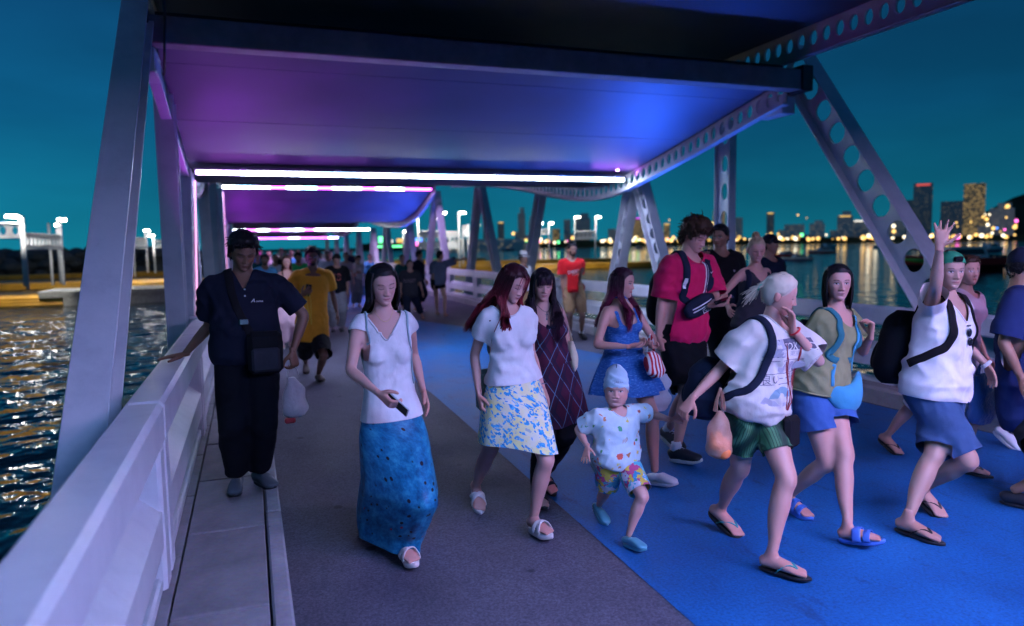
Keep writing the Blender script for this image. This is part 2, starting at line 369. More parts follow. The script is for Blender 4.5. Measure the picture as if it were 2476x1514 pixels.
for k in range(14): railing(6.50, -1, 4.4+3.05*k-3.2, 3.05, 'white painted railing panel on the harbour side where the boats lie', 'railing panels on the harbour side')

# ------------------------------------------------------------------ perforated steelwork
def perf(mb, L, D, hole_a, hole_b, pitch, fn, th=.02, w0=0.0):
    """plate L x D with a row of oval holes; fn maps (u, v, w) to the world"""
    n = max(1, int(round(L/pitch))); c = L/n; ang = sorted(set([round(i*2*math.pi/20, 5) for i in range(20)]+[round(math.atan2(sy*D/2, sx*c/2) % (2*math.pi), 5) for sx in (-1, 1) for sy in (-1, 1)])); k = len(ang)
    for i in range(n):
        u0 = (i+.5)*c; O = []; I = []
        for a in ang:
            ca, sa = math.cos(a), math.sin(a); q = min((c/2)/max(abs(ca), 1e-6), (D/2)/max(abs(sa), 1e-6)); O.append((u0+ca*q, sa*q)); I.append((u0+hole_a*ca, hole_b*sa))
        V = []
        for w in (w0-th/2, w0+th/2):
            V += [fn(u, v, w) for u, v in O]+[fn(u, v, w) for u, v in I]
        F = []
        for j in range(k):
            j2 = (j+1) % k; F += [[j, j2, k+j2, k+j], [2*k+j, 3*k+j, 3*k+j2, 2*k+j2], [k+j, k+j2, 3*k+j2, 3*k+j]]
        mb.add(V, F)
def brace(Ax, A, B, depth=.34, fl=.20, name='truss_brace', label='', group=None, slot=False, hole=.108, pitch=.30):
    if Ax > 0: A, B = [(q[0]*1.05, (q[1]-1.7)*1.05+1.7) for q in (A, B)]
    a = V3(Ax, *A); b = V3(Ax, *B); L = np.linalg.norm(b-a); u = (b-a)/L; w = V3(1, 0, 0); v = np.cross(w, u)
    fn = lambda p, q, r: a+u*p+v*q+w*r
    root = empty(name, b, label, 'steel beam', group)
    mb = MB(); perf(mb, L, depth-.03, hole if not slot else .125, hole if not slot else .075, pitch if not slot else .40, fn); mb.build('web', M_WHITE, root)
    Mx = np.stack([u, v, w], 1)
    for s in (-1, 1): mb = MB(); mb.bbox(a+u*L/2+v*s*(depth/2-.008), (L, .018, fl), .004, Mx); mb.build('flange', M_WHITE, root)
    return root
XL = -.78
XR = 6.74
gR, gL = 'perforated steel members on the harbour side', 'perforated steel members on the walk side'
def v_legs(x, Y, zt, d1, d2, lab, g):
    brace(x, (Y-.12, zt), (Y-d1, .0), .30, .2, label=lab+', near leg', group=g); brace(x, (Y+.12, zt), (Y+d2, .0), .30, .2, label=lab+', far leg', group=g)
brace(XR, (7.42, 3.95), (4.4, -.1), .42, .24, label='wide white perforated diagonal beam rising from the railing to the flat roof edge', group=gR, hole=.128, pitch=.37)
brace(XR, (8.75, 3.4), (8.75, -.1), .36, .13, label='upright white beam with slotted holes under the sloping roof edge', group=gR, slot=True)
brace(XL, (7.25, 3.95), (3.0, -.25), .30, .2, label='thick white diagonal beam rising beside the paved walk over the glittering water', group=gL)
brace(XL, (8.9, 3.4), (8.9, -.25), .30, .2, label='upright white beam behind the dark-clad man on the paved walk', group=gL, slot=True)
for x, g, side in ((XR, gR, 'harbour side'), (XL, gL, 'walk side')):
    v_legs(x, 11.25, 2.78, 1.5, 1.15, f'white V-shaped support at the first light strip, {side}', g)
    brace(x, (15.6, 3.0), (17.0, 0), .3, .2, label=f'single leaning perforated beam past the first light strip, {side}', group=g)
    v_legs(x, 20.3, 3.4, 2.0, 1.5, f'white V-shaped support between first and second light strip, {side}', g)
    v_legs(x, 25.5, 3.65, 1.7, 1.9, f'white V-shaped support at the second light strip, {side}', g)
    v_legs(x, 30.2, 2.8, 1.4, 1.4, f'white V-shaped support under the second roof wave, {side}', g)
    v_legs(x, 35.5, 2.95, 1.4, 1.6, f'white V-shaped support before the third light strip, {side}', g)
    v_legs(x, 39.5, 2.75, 1.4, 1.4, f'white V-shaped support at the third light strip, {side}', g)
    for k, Y in enumerate((45, 51, 57, 64)): v_legs(x, Y, 2.9, 1.4, 1.4, f'far white V support number {("one", "two", "three", "four")[k]} beyond the third strip, {side}', g)
mb = MB(); mb.tube([(-.70, 3.62, .70), (-.5, 3.62, .70)], .016, 8); mb.build('tie_rod', M_WHITE, label='thin white tie rod from the thick diagonal beam to the railing', cat='rod')

# ------------------------------------------------------------------ roofs
def roof(prof, x0, x1, label, npan, fas=.28, y_first=None, near=False):
    P = catmull(np.array([(0, y, z) for y, z in prof]), 8*npan+1); r = empty('roof', P[0], label, 'roof')
    for k in range(npan):                                           # soffit panels, one after the other, with a shadow gap
        q = P[8*k:8*k+9].copy(); q[0] += (q[1]-q[0])*.06; m = len(q); V = []
        for z in (0, .06): V += [(x, p[1], p[2]+z) for p in q for x in (x0, x1)]
        F = [[2*i, 2*i+2, 2*i+3, 2*i+1] for i in range(m-1)]+[[2*m+2*i, 2*m+2*i+1, 2*m+2*i+3, 2*m+2*i+2] for i in range(m-1)]
        for i in range(m-1): F += [[2*i, 2*m+2*i, 2*m+2*i+2, 2*i+2], [2*i+1, 2*i+3, 2*m+2*i+3, 2*m+2*i+1]]
        F += [[0, 1, 2*m+1, 2*m], [2*m-2, 4*m-2, 4*m-1, 2*m-1]]
        mobj('soffit_panel', (V, F), M_SOF, r, smooth=False)
    V = []; m = len(P)                                              # closed roof skin over the panels
    for z in (.075, .2): V += [(x, p[1], p[2]+z) for p in P for x in (x0, x1)]
    F = [[2*i, 2*i+2, 2*i+3, 2*i+1] for i in range(m-1)]+[[2*m+2*i, 2*m+2*i+1, 2*m+2*i+3, 2*m+2*i+2] for i in range(m-1)]
    for i in range(m-1): F += [[2*i, 2*m+2*i, 2*m+2*i+2, 2*i+2], [2*i+1, 2*i+3, 2*m+2*i+3, 2*m+2*i+1]]
    F += [[0, 1, 2*m+1, 2*m], [2*m-2, 4*m-2, 4*m-1, 2*m-1]]
    mobj('roof_sheet', (V, F), M_DARK, r)
    ar = np.concatenate([[0], np.cumsum(np.linalg.norm(np.diff(P, axis=0), axis=1))])
    for x, nm in ((x1+.05, 'edge_beam'), (x0-.04, 'edge_beam')):    # perforated edge beams
        mb = MB(); fn = lambda u, v, w, x=x: V3(x+w, np.interp(u, ar, P[:, 1]), np.interp(u, ar, P[:, 2])+.04-fas/2+v)
        perf(mb, ar[-1], fas, .062, .085, .20, fn, th=.03)
        eb = mb.build(nm, M_WHITE, r)
        for dz in (.04, .04-fas):
            mb = MB(); mb.tube(P[::2]+V3(x, 0, dz), np.tile([.055, .012], (len(P[::2]), 1)), 8, side=np.tile([1., 0, 0], (len(P[::2]), 1)), e=6); mb.build('flange', M_WHITE, eb)
    return r
roof([(-12, 4.22), (-5, 4.22), (2, 4.22), (9.7, 4.22)], -.75, 6.3, 'dark flat roof overhead with perforated edge beam, lapping over the sloping roof', 6, .36)
roof([(7.42, 3.66), (8, 3.55), (9.5, 3.25), (11.2, 2.95), (12.3, 2.83), (13.4, 2.86), (14.8, 3.03), (16.2, 3.25), (19, 3.6), (23, 3.92)], -.72, 6.28, 'wave-shaped roof over the crowd, blue and purple underside', 9, .30)
roof([(25.3, 3.86), (27, 3.38), (29, 3.02), (31.5, 2.86), (34, 2.92), (37, 3.1), (41.5, 3.5)], -.72, 6.28, 'second wave-shaped roof behind the first light strip, purple underside', 7, .28)
roof([(43.5, 3.7), (46, 3.2), (49, 2.95), (52, 2.85), (56, 3.0), (60, 3.3)], -.72, 6.28, 'third wave-shaped roof deep in the covered pier', 5, .28)
roof([(62, 3.6), (65, 3.1), (69, 2.9), (74, 3.0), (80, 3.3)], -.72, 6.28, 'farthest wave-shaped roof at the end of the covered pier', 5, .28)
q = empty('roof_beam', (2.8, 7.3, 3.5), 'grey cross beam carrying the near edge of the sloping roof', 'beam')
mb = MB(); mb.bbox((2.82, 7.3, 3.65), (7.3, .2, .24), .01); mb.build('beam', M_BEAM, q)
for x in (-.80, 6.44): mb = MB(); mb.bbox((x, 7.34, 3.67), (.16, .34, .30), .01); mb.build('end_box', M_DARK, q)
mb = MB(); mb.bbox((-.80, 7.6, 3.42), (.2, .5, .22), .01); mb.build('bracket', M_WHITE, q)
mb = MB(); mb.bbox((6.44, 7.75, 3.42), (.2, .5, .24), .01); mb.build('bracket', M_WHITE, q)
mb = MB(); mb.tube(catmull(np.array([(-.62, 6.0, 4.15), (-.6, 6.9, 4.1), (-.58, 7.1, 3.8), (-.6, 7.15, 3.5), (-.64, 7.4, 3.3)]), 16), .012, 6); mb.build('cable', M_BLACK, label='black cable looping down beside the roof beam bracket', cat='cable')

# ------------------------------------------------------------------ light strips (lit lamps of the place), with added fill lamps
def strip(Y, z, cols, label, x0=-.64, x1=6.2, w=.05, S=1.0, tilt=0.0, down=False):
    r = empty('light_strip', ((x0+x1)/2, Y, z), label, 'light'); n = len(cols); c = (x1-x0)/n
    mb = MB(); mb.box(((x0+x1)/2, Y+(-.03 if not down else .0), z+w*.5+.008), (x1-x0+.04, .20 if not down else .30, .014)); mb.box(((x0+x1)/2, Y+(.06 if not down else -.04), z), (x1-x0+.04, .012, w)); 
    if down: mb.box(((x0+x1)/2, Y+.15, z), (x1-x0+.04, .012, .092))  # top plates and front lip shaped to keep strip light off ceiling and beam
    mb.build('shading_channel', M_BEAM if not down else M_DARK, r)
    for i, k in enumerate(cols):
        mb = MB()
        mb.bbox((x0+(i+.5)*c, Y+.015, z), (c-.012, .07, w), .004)
        mb.build('tube', EM[k], r)
EMS = 1.0
EM = dict(w=emit('led_white', (.72, .86, 1.0), 40*EMS), c=emit('led_cyan', (.35, .75, 1.0), 36*EMS), l=emit('led_lavender', (.62, .42, 1.0), 30*EMS), m=emit('led_magenta', (.85, .12, .95), 10*EMS), p=emit('led_purple', (.45, .12, 1.0), 10*EMS), b=emit('led_blue', (.12, .25, 1.0), 10*EMS), f=emit('led_front', (.44, .53, 1.0), 430*EMS), g=emit('pink_reflection', (1.0, .42, .72), 1.6*EMS), h=emit('led_front_blue', (.22, .40, 1.0), 430*EMS), q=emit('led_front_pink', (.72, .42, 1.0), 430*EMS))
def strip_fill(Y, z, c, e, x0=-.5, x1=6.1):  # unseen area lamps added below the strips, spreading more of their light
    l = bpy.data.lights.new('strip_fill', 'AREA'); l.shape = 'RECTANGLE'; l.size = x1-x0; l.size_y = .04; l.energy = e; l.color = c; o = bpy.data.objects.new('strip_fill', l); o.location = ((x0+x1)/2, Y, z); LATER.append(o)
for Y, z, c, e in ((11.27, 2.775, (.55, .55, 1), 130), (25.3, 3.715, (.62, .40, 1), 260), (39.35, 2.69, (.7, .38, 1), 330), (53.95, 2.5, (.7, .3, 1), 250)): strip_fill(Y, z, c, e)
strip(11.3, 2.82, 'lwwcwwcwwwcw', 'bright bluish white light strip under the first roof wave')
strip(25.35, 3.76, 'wclmwcmlwmlwmm', 'lavender and white light strip at the near edge of the second roof', x0=-.68, x1=6.22, w=.07)
strip(39.4, 2.74, 'wmwmlwmwlwww', 'magenta and white light strip across the third bay', w=.08)
strip(54.0, 2.55, 'mlmpmlmpml', 'faint pink light strip deep in the pier', w=.08)
strip(-.9, 3.36, 'hhfhqfqfqq', 'light strip hanging under the flat roof over the viewer', x0=.9, w=.08, down=True)
for x, Y0, z0_, Y1, z1_, lab in ((-.66, 11.3, 2.7, 9.95, .3, 'thin glowing pink line for light reflected down the support at the first strip'), (-.66, 25.4, 3.6, 25.4, .9, 'thin glowing pink line for light reflected down the support at the second strip')):
    mb = MB(); mb.tube([(x, Y0, z0_), (x, Y1, z1_)], .010, 6); mb.build('reflection_line', EM['g'], label=lab, cat='light')  # glowing tubes stand in for pink light reflected along the posts
# uplights wash the ceilings: boxes above the first strip, added lamps at the railings
def uplight(x, Y, z, c, e, label, group, up=(0, -.12, 1), w=.9, spread=178):
    r = empty('ceiling_wash', (x, Y, z), label, 'spotlight', group)
    mb = MB(); mb.bbox((x, Y, z-.02), (.10, .09, .03), .01); mb.build('housing', M_WHITE, r)
    l = bpy.data.lights.new('wash', 'AREA'); l.shape = 'RECTANGLE'; l.size = w; l.size_y = .03; l.energy = e; l.color = c; l.spread = R_(spread)
    o = bpy.data.objects.new('lamp', l); o.parent = r; o.location = (0, 0, .0); o.rotation_euler = Vector(up).to_track_quat('-Z', 'Y').to_euler(); LATER.append(o)
for x, c, e in ((.0, (.75, .2, 1), .5), (1.3, (.6, .2, 1), .4), (2.6, (.1, .22, 1), .4), (3.8, (.03, .2, 1), .5), (4.9, (.2, .2, 1), .5), (5.95, (.62, .2, 1), 2.5)):
    uplight(x, 11.05, 2.86, c, e, 'small dark spotlight box mounted above the first light strip', 'ceiling spotlights above the first strip')
for k, Y in enumerate((8.2, 9.9, 10.6)):  # invented lamps behind the railings, put in to tint the first ceiling
    nm = ('first', 'middle', 'last')[k]
    uplight(-.56, Y, 1.03, (.60, .08, 1), 14, f'added purple wash light on the back of the walk side railing, {nm} of three', None, (.5, 0, .86), .3, 95)
    uplight(6.60, Y, 1.06, (.03, .14, 1), 42, f'added blue wash light on the back of the harbour side railing, {nm} of three', None, (-.66, 0, .75), .3, 90)
for k, Y in enumerate((26.6, 28.6, 30.8)):  # the same added lamps again, colouring the underside of the second roof
    nm = ('first', 'middle', 'last')[k]
    uplight(-.56, Y, 1.03, (.62, .06, 1), 30, f'added purple wash light on the walk side railing under the second roof, {nm} of three', None, (.5, 0, .86), .3, 100)
    uplight(6.60, Y, 1.06, (.05, .12, 1), 90, f'added blue wash light on the harbour side railing under the second roof, {nm} of three', None, (-.66, 0, .75), .3, 95)
mb = MB(); mb.sphere(atY(1493, 408, 11.1), .035, 8, 10); mb.build('led_dot', emit('dot_purple', (.75, .3, 1), 60), label='glowing purple lamp dot at the right end of the first strip', cat='light')

# ------------------------------------------------------------------ floating docks, lamp gantries
def dock(c, L, W_, rot, label, tubes=3, h=.55):
    r = empty('pontoon', (c[0], c[1], -2), label, 'pontoon', 'yellow floating docks', rot); hh = h
    mb = MB(); mb.bbox((0, 0, hh), (L, W_, .16), .03); obj('deck', mesh_data('deck', *mb.get(), M_YEL, False), r)
    for k in range(tubes):
        for sy in (-1, 1): mb = MB(); mb.tube([(-L/2, sy*(W_/2+.1), .12+k*.22), (L/2, sy*(W_/2+.1), .12+k*.22)], .115, 8); obj('float_tube', mesh_data('float_tube', *mb.get(), M_YEL, True), r)
    return r
def gantry(p1, p2, h, label, lamps=(1, 1), beam=True, beamh=.9, drop=1.4, z=-1.3, hp=.10):
    p1 = V3(p1[0], p1[1], z); p2 = V3(p2[0], p2[1], z); r = empty('lamp_gantry', p1, label, 'lamp', 'lamp gantries on the floating docks'); u = unit(p2-p1); lt_ = np.array([math.cos(.4), math.sin(.4), 0])
    for k, p in enumerate((p1, p2)):
        mb = MB(); mb.tube([p, p+V3(0, 0, h)], hp, 10); ps = mb.build('post', M_WHITE, r, smooth=True)
        if lamps[k]:
            hd = p+V3(0, 0, h+.05)+(-u if k == 0 else u)*.45*lamps[k]; Mx = np.stack([u, np.cross([0, 0, 1], u), [0, 0, 1]], 1)
            mb = MB(); mb.tube([p+V3(0, 0, h-.05), hd], .05, 6); mb.build('arm', M_WHITE, ps)
            mb = MB(); mb.bbox(hd+V3(0, 0, .06), (.72, .42, .08), .02, Mx); mb.build('lamp_head', M_WHITE, ps)
            mb = MB(); mb.bbox(hd+V3(0, 0, -.06), (.66, .38, .16), .03, Mx); mb.build('lens', M_LAMPW, ps)
    if beam:
        L = np.linalg.norm(p2-p1); b0 = p1+V3(0, 0, h-drop); w = np.cross(u, [0, 0, 1.]); fn = lambda a, b, c: b0+u*a+V3(0, 0, 1)*b+w*c
        mb = MB(); perf(mb, L, beamh, .17, .28, .62, fn, th=.08); mb.build('cross_beam', M_WHITE, r)
        for s in (-1, 1): mb = MB(); mb.tube([b0+V3(0, 0, s*beamh/2), b0+V3(0, 0, s*beamh/2)+u*L], .07, 6); mb.build('chord', M_WHITE, r)
    return r
def g2(px, py): return gnd(px, py, -2)[:2]
# left docks
c = g2(60, 742); dock((c[0], c[1]+1.6), 60, 3.0, .03, 'long yellow floating dock nearest the paved walk with lamp posts on it')
c = g2(120, 700); dock((c[0]-4, c[1]+2), 46, 2.6, .03, 'second yellow floating dock with a dark gap before it')
c = g2(190, 672); dock((c[0], c[1]), 30, 2.4, .03, 'short yellow floating dock in front of the dark breakwater')
c = g2(360, 700); dock((c[0]+2, c[1]+4), 16, 3, .2, 'yellow floating dock seen between the leaning steel beams')
def post_at(px, pb, pt, Y):                                        # foot and height of a lamp post standing Y metres down
    a = atY(px, pb, Y); b = atY(px, pt, Y); return a, b[2]-a[2]
def gpair(xa, xb, pb, pt, Ya, Yb, label, **k):
    a, h = post_at(xa, pb, pt, Ya); b, h2 = post_at(xb, pb, pt, Yb); b = V3(b[0], b[1], a[2]); gantry(a, b, h, label, z=a[2], **k)
gpair(-90, 62, 700, 520, 52, 54, 'white lamp gantry at the end of the nearest yellow dock', lamps=(0, -1), beamh=.9, drop=.9)
gpair(68, 156, 700, 522, 54, 60, 'white lamp gantry with slotted crossbeam over the nearest yellow dock', lamps=(0, 1), beamh=.95, drop=1.6)
gpair(128, 148, 690, 540, 70, 74, 'thin white lamp gantry standing behind the bright one', lamps=(0, 1), beam=False, hp=.1)
gpair(326, 358, 662, 555, 78, 82, 'small white lamp gantry between the leaning beams', lamps=(0, 1), drop=1.3, beamh=1.0)
gpair(376, 400, 660, 570, 98, 100, 'tiny white lamp gantry half hidden by the upright beam', lamps=(1, 0), drop=1.0)
gpair(290, 327, 668, 575, 90, 86, 'low white gantry joined to the small one', lamps=(0, 0), drop=.6, beamh=1.0)
# right docks
c = g2(1280, 655); dock((c[0], c[1]+4), 62, 3.4, -.04, 'long yellow floating dock behind the red-shirted man', 3, .8)
c = g2(1330, 640); dock((c[0]-6, c[1]+9), 52, 3.2, -.04, 'second long yellow floating dock farther out', 3, .8)
c = g2(1150, 636); dock((c[0]-8, c[1]+16), 30, 3.2, -.04, 'short yellow floating dock beyond the boy who points', 3, .8)
gpair(1390, 1440, 628, 525, 96, 96, 'tall white twin-lamp gantry over the long dock', lamps=(-1, 1), drop=2.6, beamh=1.1)
gpair(1303, 1328, 622, 540, 118, 118, 'narrow white twin-lamp gantry with a high crossbeam', lamps=(-1, 1), drop=1.5, beamh=.9)
gpair(1014, 1064, 650, 528, 80, 80, 'white lamp gantry with bright crossbeam seen between the steel legs', lamps=(1, -1), drop=2.4, beamh=1.9)
gpair(1066, 1112, 648, 515, 84, 84, 'tall white lamp gantry with wide bright crossbeam beside the steel legs', lamps=(-1, 1), drop=3.2, beamh=2.0)
gpair(1120, 1134, 640, 545, 92, 88, 'white lamp gantry posts crowded behind the tall one', lamps=(0, 0), drop=.8, beamh=1.4)
gpair(930, 976, 612, 560, 130, 130, 'far pair of lamp posts near the coloured signs', lamps=(-1, 1), beam=False)
mb = MB(); c0 = atY(402, 700, 62); mb.bbox((c0[0]-2, c0[1], -1.2), (12, 5, .5), .05); mb.bbox((c0[0]-2, c0[1]-2.4, -1.75), (9, .2, .9), .03); mb.build('landing_stage', M_PILE, label='grey concrete landing stage low over the water', cat='jetty')

# ------------------------------------------------------------------ far shore
def bmat(name, wall, lit, dens, sc, es=1.0):
    m, t, b = nodes(name); v = coord(t, 'Object', (1, 1, 1)); sx = N(t, 'ShaderNodeSeparateXYZ'); t.links.new(v, sx.inputs[0]); cb = N(t, 'ShaderNodeCombineXYZ'); ad = N(t, 'ShaderNodeMath', operation='ADD'); t.links.new(sx.outputs[0], ad.inputs[0]); t.links.new(sx.outputs[1], ad.inputs[1])
    t.links.new(ad.outputs[0], cb.inputs[0]); t.links.new(sx.outputs[2], cb.inputs[1])
    w = N(t, 'ShaderNodeTexBrick'); w.offset = 0; w.inputs['Scale'].default_value = sc; w.inputs['Mortar Size'].default_value = .022; w.inputs['Color1'].default_value = (0, 0, 0, 1); w.inputs['Color2'].default_value = (1, 1, 1, 1); w.inputs['Mortar'].default_value = (.0, .0, .0, 1); w.inputs['Brick Width'].default_value = .5; w.inputs['Row Height'].default_value = .32
    t.links.new(cb.outputs[0], w.inputs['Vector'])
    f = rampn(t, w.outputs['Color'], ((1-dens-.02, (0, 0, 0)), (1-dens, (1, 1, 1)))); b.inputs['Base Color'].default_value = (*wall, 1); b.inputs['Roughness'].default_value = .7
    t.links.new(mixc(t, f, (0, 0, 0), lit), b.inputs['Emission Color']); b.inputs['Emission Strength'].default_value = es; return m
BM = [bmat('tower_teal', (.3, .34, .36), (.9, .75, .4), .10, .16, .07), bmat('hotel_pale', (.75, .73, .68), (1, .78, .42), .16, .16, .10), bmat('block_grey', (.55, .56, .56), (1, .85, .6), .14, .16, .08), bmat('gold_front', (.5, .4, .25), (1, .62, .2), .45, .16, .25)]
def building(px, base, top, wpx, dist, m, lab, step=0, crown=None):
    a = ray(px, base); a = CC+a*(dist/np.hypot(a[0], a[1])); s = dist/CAM_F*1.04; h = (base-top)*s; w = wpx*s; th = math.atan2(a[0], a[1])
    r = empty('building', (a[0], a[1], -2), lab, 'building', 'buildings of the skyline', -th)
    mb = MB(); mb.box((0, 0, (h+6)/2), (w, w*.7, h+6)); obj('tower', mesh_data('tower', *mb.get(), m, False), r)
    if step:
        mb = MB(); mb.box((w*.1*step, 0, h+6+h*.09), (w*.55, w*.4, h*.18)); obj('roof_storey', mesh_data('roof_storey', *mb.get(), m, False), r)
        mb = MB(); mb.box((-w*.6, -w*.2, h*.26), (w*.7, w*.6, h*.52)); obj('wing', mesh_data('wing', *mb.get(), BM[2], False), r)
    if crown: mb = MB(); mb.box((0, -w*.36, h+6-h*.03), (w*.7, .6, max(2, h*.03))); obj('roof_sign', mesh_data('roof_sign', *mb.get(), crown, False), r)
NE = dict(pur=emit('neon_purple', (.8, .1, 1), 1.3), red=emit('neon_red', (1, .12, .1), .8), gold=emit('neon_gold', (1, .6, .15), 1.2), wht=emit('neon_white', (1, .92, .8), 1.6), grn=emit('neon_green', (.15, 1, .35), 3), blu=emit('neon_blue', (.1, .3, 1), 3), pk=emit('neon_pink', (1, .15, .6), 3.5), yl=emit('warm_lamp', (1, .60, .17), 2.2), wl=emit('white_lamp', (1, .86, .6), 2.8))
B = [(1175, 590, 520, 13, 1500, 0, 'slim dark tower with a pale crown standing alone over the bay', 0, 'gold'), (1212, 592, 538, 15, 1500, 0, 'low dark block beside the slim tower with one gold light', 0, 'gold'), (1262, 592, 519, 17, 1500, 2, 'tall stepped grey tower behind a leaning steel leg', 1, None), (1290, 592, 535, 20, 1500, 1, 'pale stepped hotel next to the grey tower', -1, None), (1345, 592, 556, 18, 1500, 3, 'short reddish lit block between two lamp gantries', 0, None), (1372, 592, 535, 16, 1600, 2, 'grey slab behind the twin-lamp gantry', 0, None), (1410, 592, 532, 34, 1700, 2, 'wide grey hotel behind the crossbeam of the twin-lamp gantry', 1, None),
     (1538, 588, 530, 36, 1500, 3, 'amber lit block with a glowing purple roof', 0, 'pur'), (1612, 588, 545, 14, 1500, 3, 'thin golden tower left of the curly-haired man', 0, 'gold'), (1738, 586, 517, 26, 1700, 3, 'golden tower with bright white roof bar', 0, 'wht'), (1786, 585, 532, 16, 1600, 2, 'grey block touching the upright slotted beam', 0, None), (1862, 584, 522, 16, 1600, 0, 'dark tower with amber top right of the slotted beam', 0, 'gold'), (1895, 584, 560, 26, 1700, 1, 'low pale building over the waterfront lamps', 0, None), (1920, 584, 549, 40, 1700, 1, 'broad pale hotel over the waterfront', 0, None), (1975, 583, 547, 30, 1700, 1, 'pale hotel with a stepped roof', 1, None), (2042, 581, 530, 30, 1700, 2, 'grey building with bright gold roof lamp', 1, 'gold'), (2088, 580, 540, 52, 1800, 1, 'wide pale hotel with a white lit sign', 0, 'wht'), (2150, 579, 533, 60, 1800, 1, 'long pale slab building behind waterfront lamps', 0, None), (2228, 578, 468, 34, 1700, 0, 'tallest dark tower with a red beacon', 0, 'red'), (2204, 578, 500, 22, 1750, 0, 'dark shoulder tower beside the tallest one', 0, None), (2352, 576, 472, 36, 1500, 3, 'gold fronted tower seen through the beam hole', 0, None), (2300, 577, 505, 40, 1650, 0, 'dark block behind the waving hand', 0, None), (1660, 588, 552, 22, 1700, 2, 'grey block behind the curly-haired man', 0, None), (1700, 587, 556, 26, 1700, 1, 'low hotel front behind the black-shirted man', 0, None), (2420, 575, 520, 40, 1500, 2, 'grey block at the foot of the wooded hill', 1, None), (1480, 590, 556, 18, 1600, 1, 'low pale block left of the leaning perforated leg', 0, None)]
for px, ba, tp, w, di, k, lab, st, cr in B: building(px, ba, tp, w, di, BM[k], lab, st, NE[cr] if cr else None)
mb = MB(); a0 = atY(1190, 588, 700); mb.box((a0[0]-6, a0[1], 2), (105, 16, 9)); mb.box((a0[0]-6, a0[1]+2, 8), (80, 12, 3.4)); mb.build('terminal_building', BM[1], label='long low white terminal hall on the water with a row of arches', cat='building')
# shore and hill
def ridge(name, pts, dist, mat, kind='structure'):
    V = []
    for px, py in pts:
        d = ray(px, py); p = CC+d*(dist/np.hypot(d[0], d[1])); V += [(p[0], p[1], -3), tuple(p), (p[0]*1.25, p[1]*1.25, p[2]*.6)]
    F = [];
    for i in range(len(pts)-1): a = 3*i; F += [[a, a+3, a+4, a+1], [a+1, a+4, a+5, a+2]]
    mobj(name, (V, F), mat, kind=kind, smooth=True)
M_HILL = plain('night_wood', (.02, .035, .02), .9, var=.5, vs=.02)
ridge('shore', [(x, 587-(x-1100)*.0125-abs(math.sin(x*.05))*3) for x in range(860, 2700, 20)], 1400, M_HILL)
ridge('hill', [(2290, 572), (2330, 545), (2370, 520), (2410, 498), (2450, 478), (2490, 465), (2560, 455), (2640, 470), (2720, 520)], 2300, M_HILL)
ridge('shore_left', [(-260, 612), (-100, 606), (60, 604), (150, 608), (240, 612), (420, 612), (560, 606), (700, 602), (860, 600)], 1900, M_HILL)
# lamps along the waterfront
lm = {}
for k in ('yl', 'wl', 'gold', 'pk', 'grn', 'blu', 'red'):
    q = MB(); q.sphere((0, 0, 0), 1.0, 6, 8); lm[k] = mesh_data('street_lamp', *q.get(), NE[k], True)
for i in range(270):
    px = 1500+random.random()*960 if i < 215 else 1130+random.random()*380; by = 586-(px-1500)*.0125
    up_ = random.random(); py = by-abs(random.gauss(0, 1))*(3.5 if up_ < .8 else 24)-1
    if px > 2330 and random.random() < .6: py -= random.random()*80
    k = random.choices(('yl', 'wl', 'gold', 'pk', 'grn', 'blu', 'red'), (9, 6, 5, .5, .4, .3, .4))[0]
    d = ray(px, py); dist = 1330+random.random()*40 if py > by-12 else 1420; p = CC+d*(dist/np.hypot(d[0], d[1])); o = obj('street_lamp', lm[k], loc=p, label='small glowing lamp among the lights of the far waterfront', cat='lamp', group='lamps of the far waterfront'); s = random.choice((1.2, 1.6, 2.0, 2.6, 3.2)); o.scale = (s, s, s)
# coloured signs on the far boats and shops
def sign(px, py, w, h, D, k, lab):
    a = atY(px, py, D); s = D/1650; mb = MB(); mb.bbox(a, (w*s, .6, h*s), .05); mb.build('neon_sign', NE[k], label=lab, cat='sign')
sign(922, 580, 12, 14, 300, 'grn', 'green lit sign left of the yellow one'); sign(945, 584, 8, 8, 300, 'wht', 'small white lit sign by the green one'); sign(968, 582, 16, 9, 300, 'gold', 'yellow lit sign between the steel legs'); sign(985, 580, 8, 10, 305, 'gold', 'small amber lit sign'); sign(1012, 580, 16, 7, 300, 'blu', 'blue lit sign over a red one'); sign(1008, 590, 22, 8, 298, 'pk', 'pinkish red lit sign under the blue one'); sign(1052, 594, 10, 8, 298, 'grn', 'green dotted sign by the steel leg'); sign(1070, 596, 10, 6, 298, 'blu', 'small bluish sign by the steel leg'); sign(940, 596, 60, 4, 310, 'grn', 'thin green band of light under the signs')
sign(200, 606, 22, 7, 300, 'blu', 'blue lit sign over the dark breakwater'); sign(310, 610, 16, 6, 200, 'wht', 'white lamp bar past the leaning beam'); sign(498, 592, 14, 8, 260, 'wht', 'white lit sign beside the walk side supports'); sign(508, 600, 10, 10, 262, 'pk', 'pink lit sign beside the walk side supports'); sign(322, 624, 8, 4, 180, 'wht', 'small white light near the yellow dock')
# breakwater of boulders
mb = MB()
for i in range(420):
    px = random.uniform(-60, 560); c = atY(px, 640, random.uniform(150, 190)); r_ = random.uniform(.7, 1.6)
    v0 = len(mb.V); mb.sphere((c[0], c[1], -2+random.random()**1.5*4.2), (r_*1.3, r_, r_*.8), 5, 7)
mb.build('breakwater', plain('wet_rock', (.06, .065, .07), .7, var=.4, vs=.4), kind='stuff', label='dark boulder breakwater across the water', cat='breakwater')

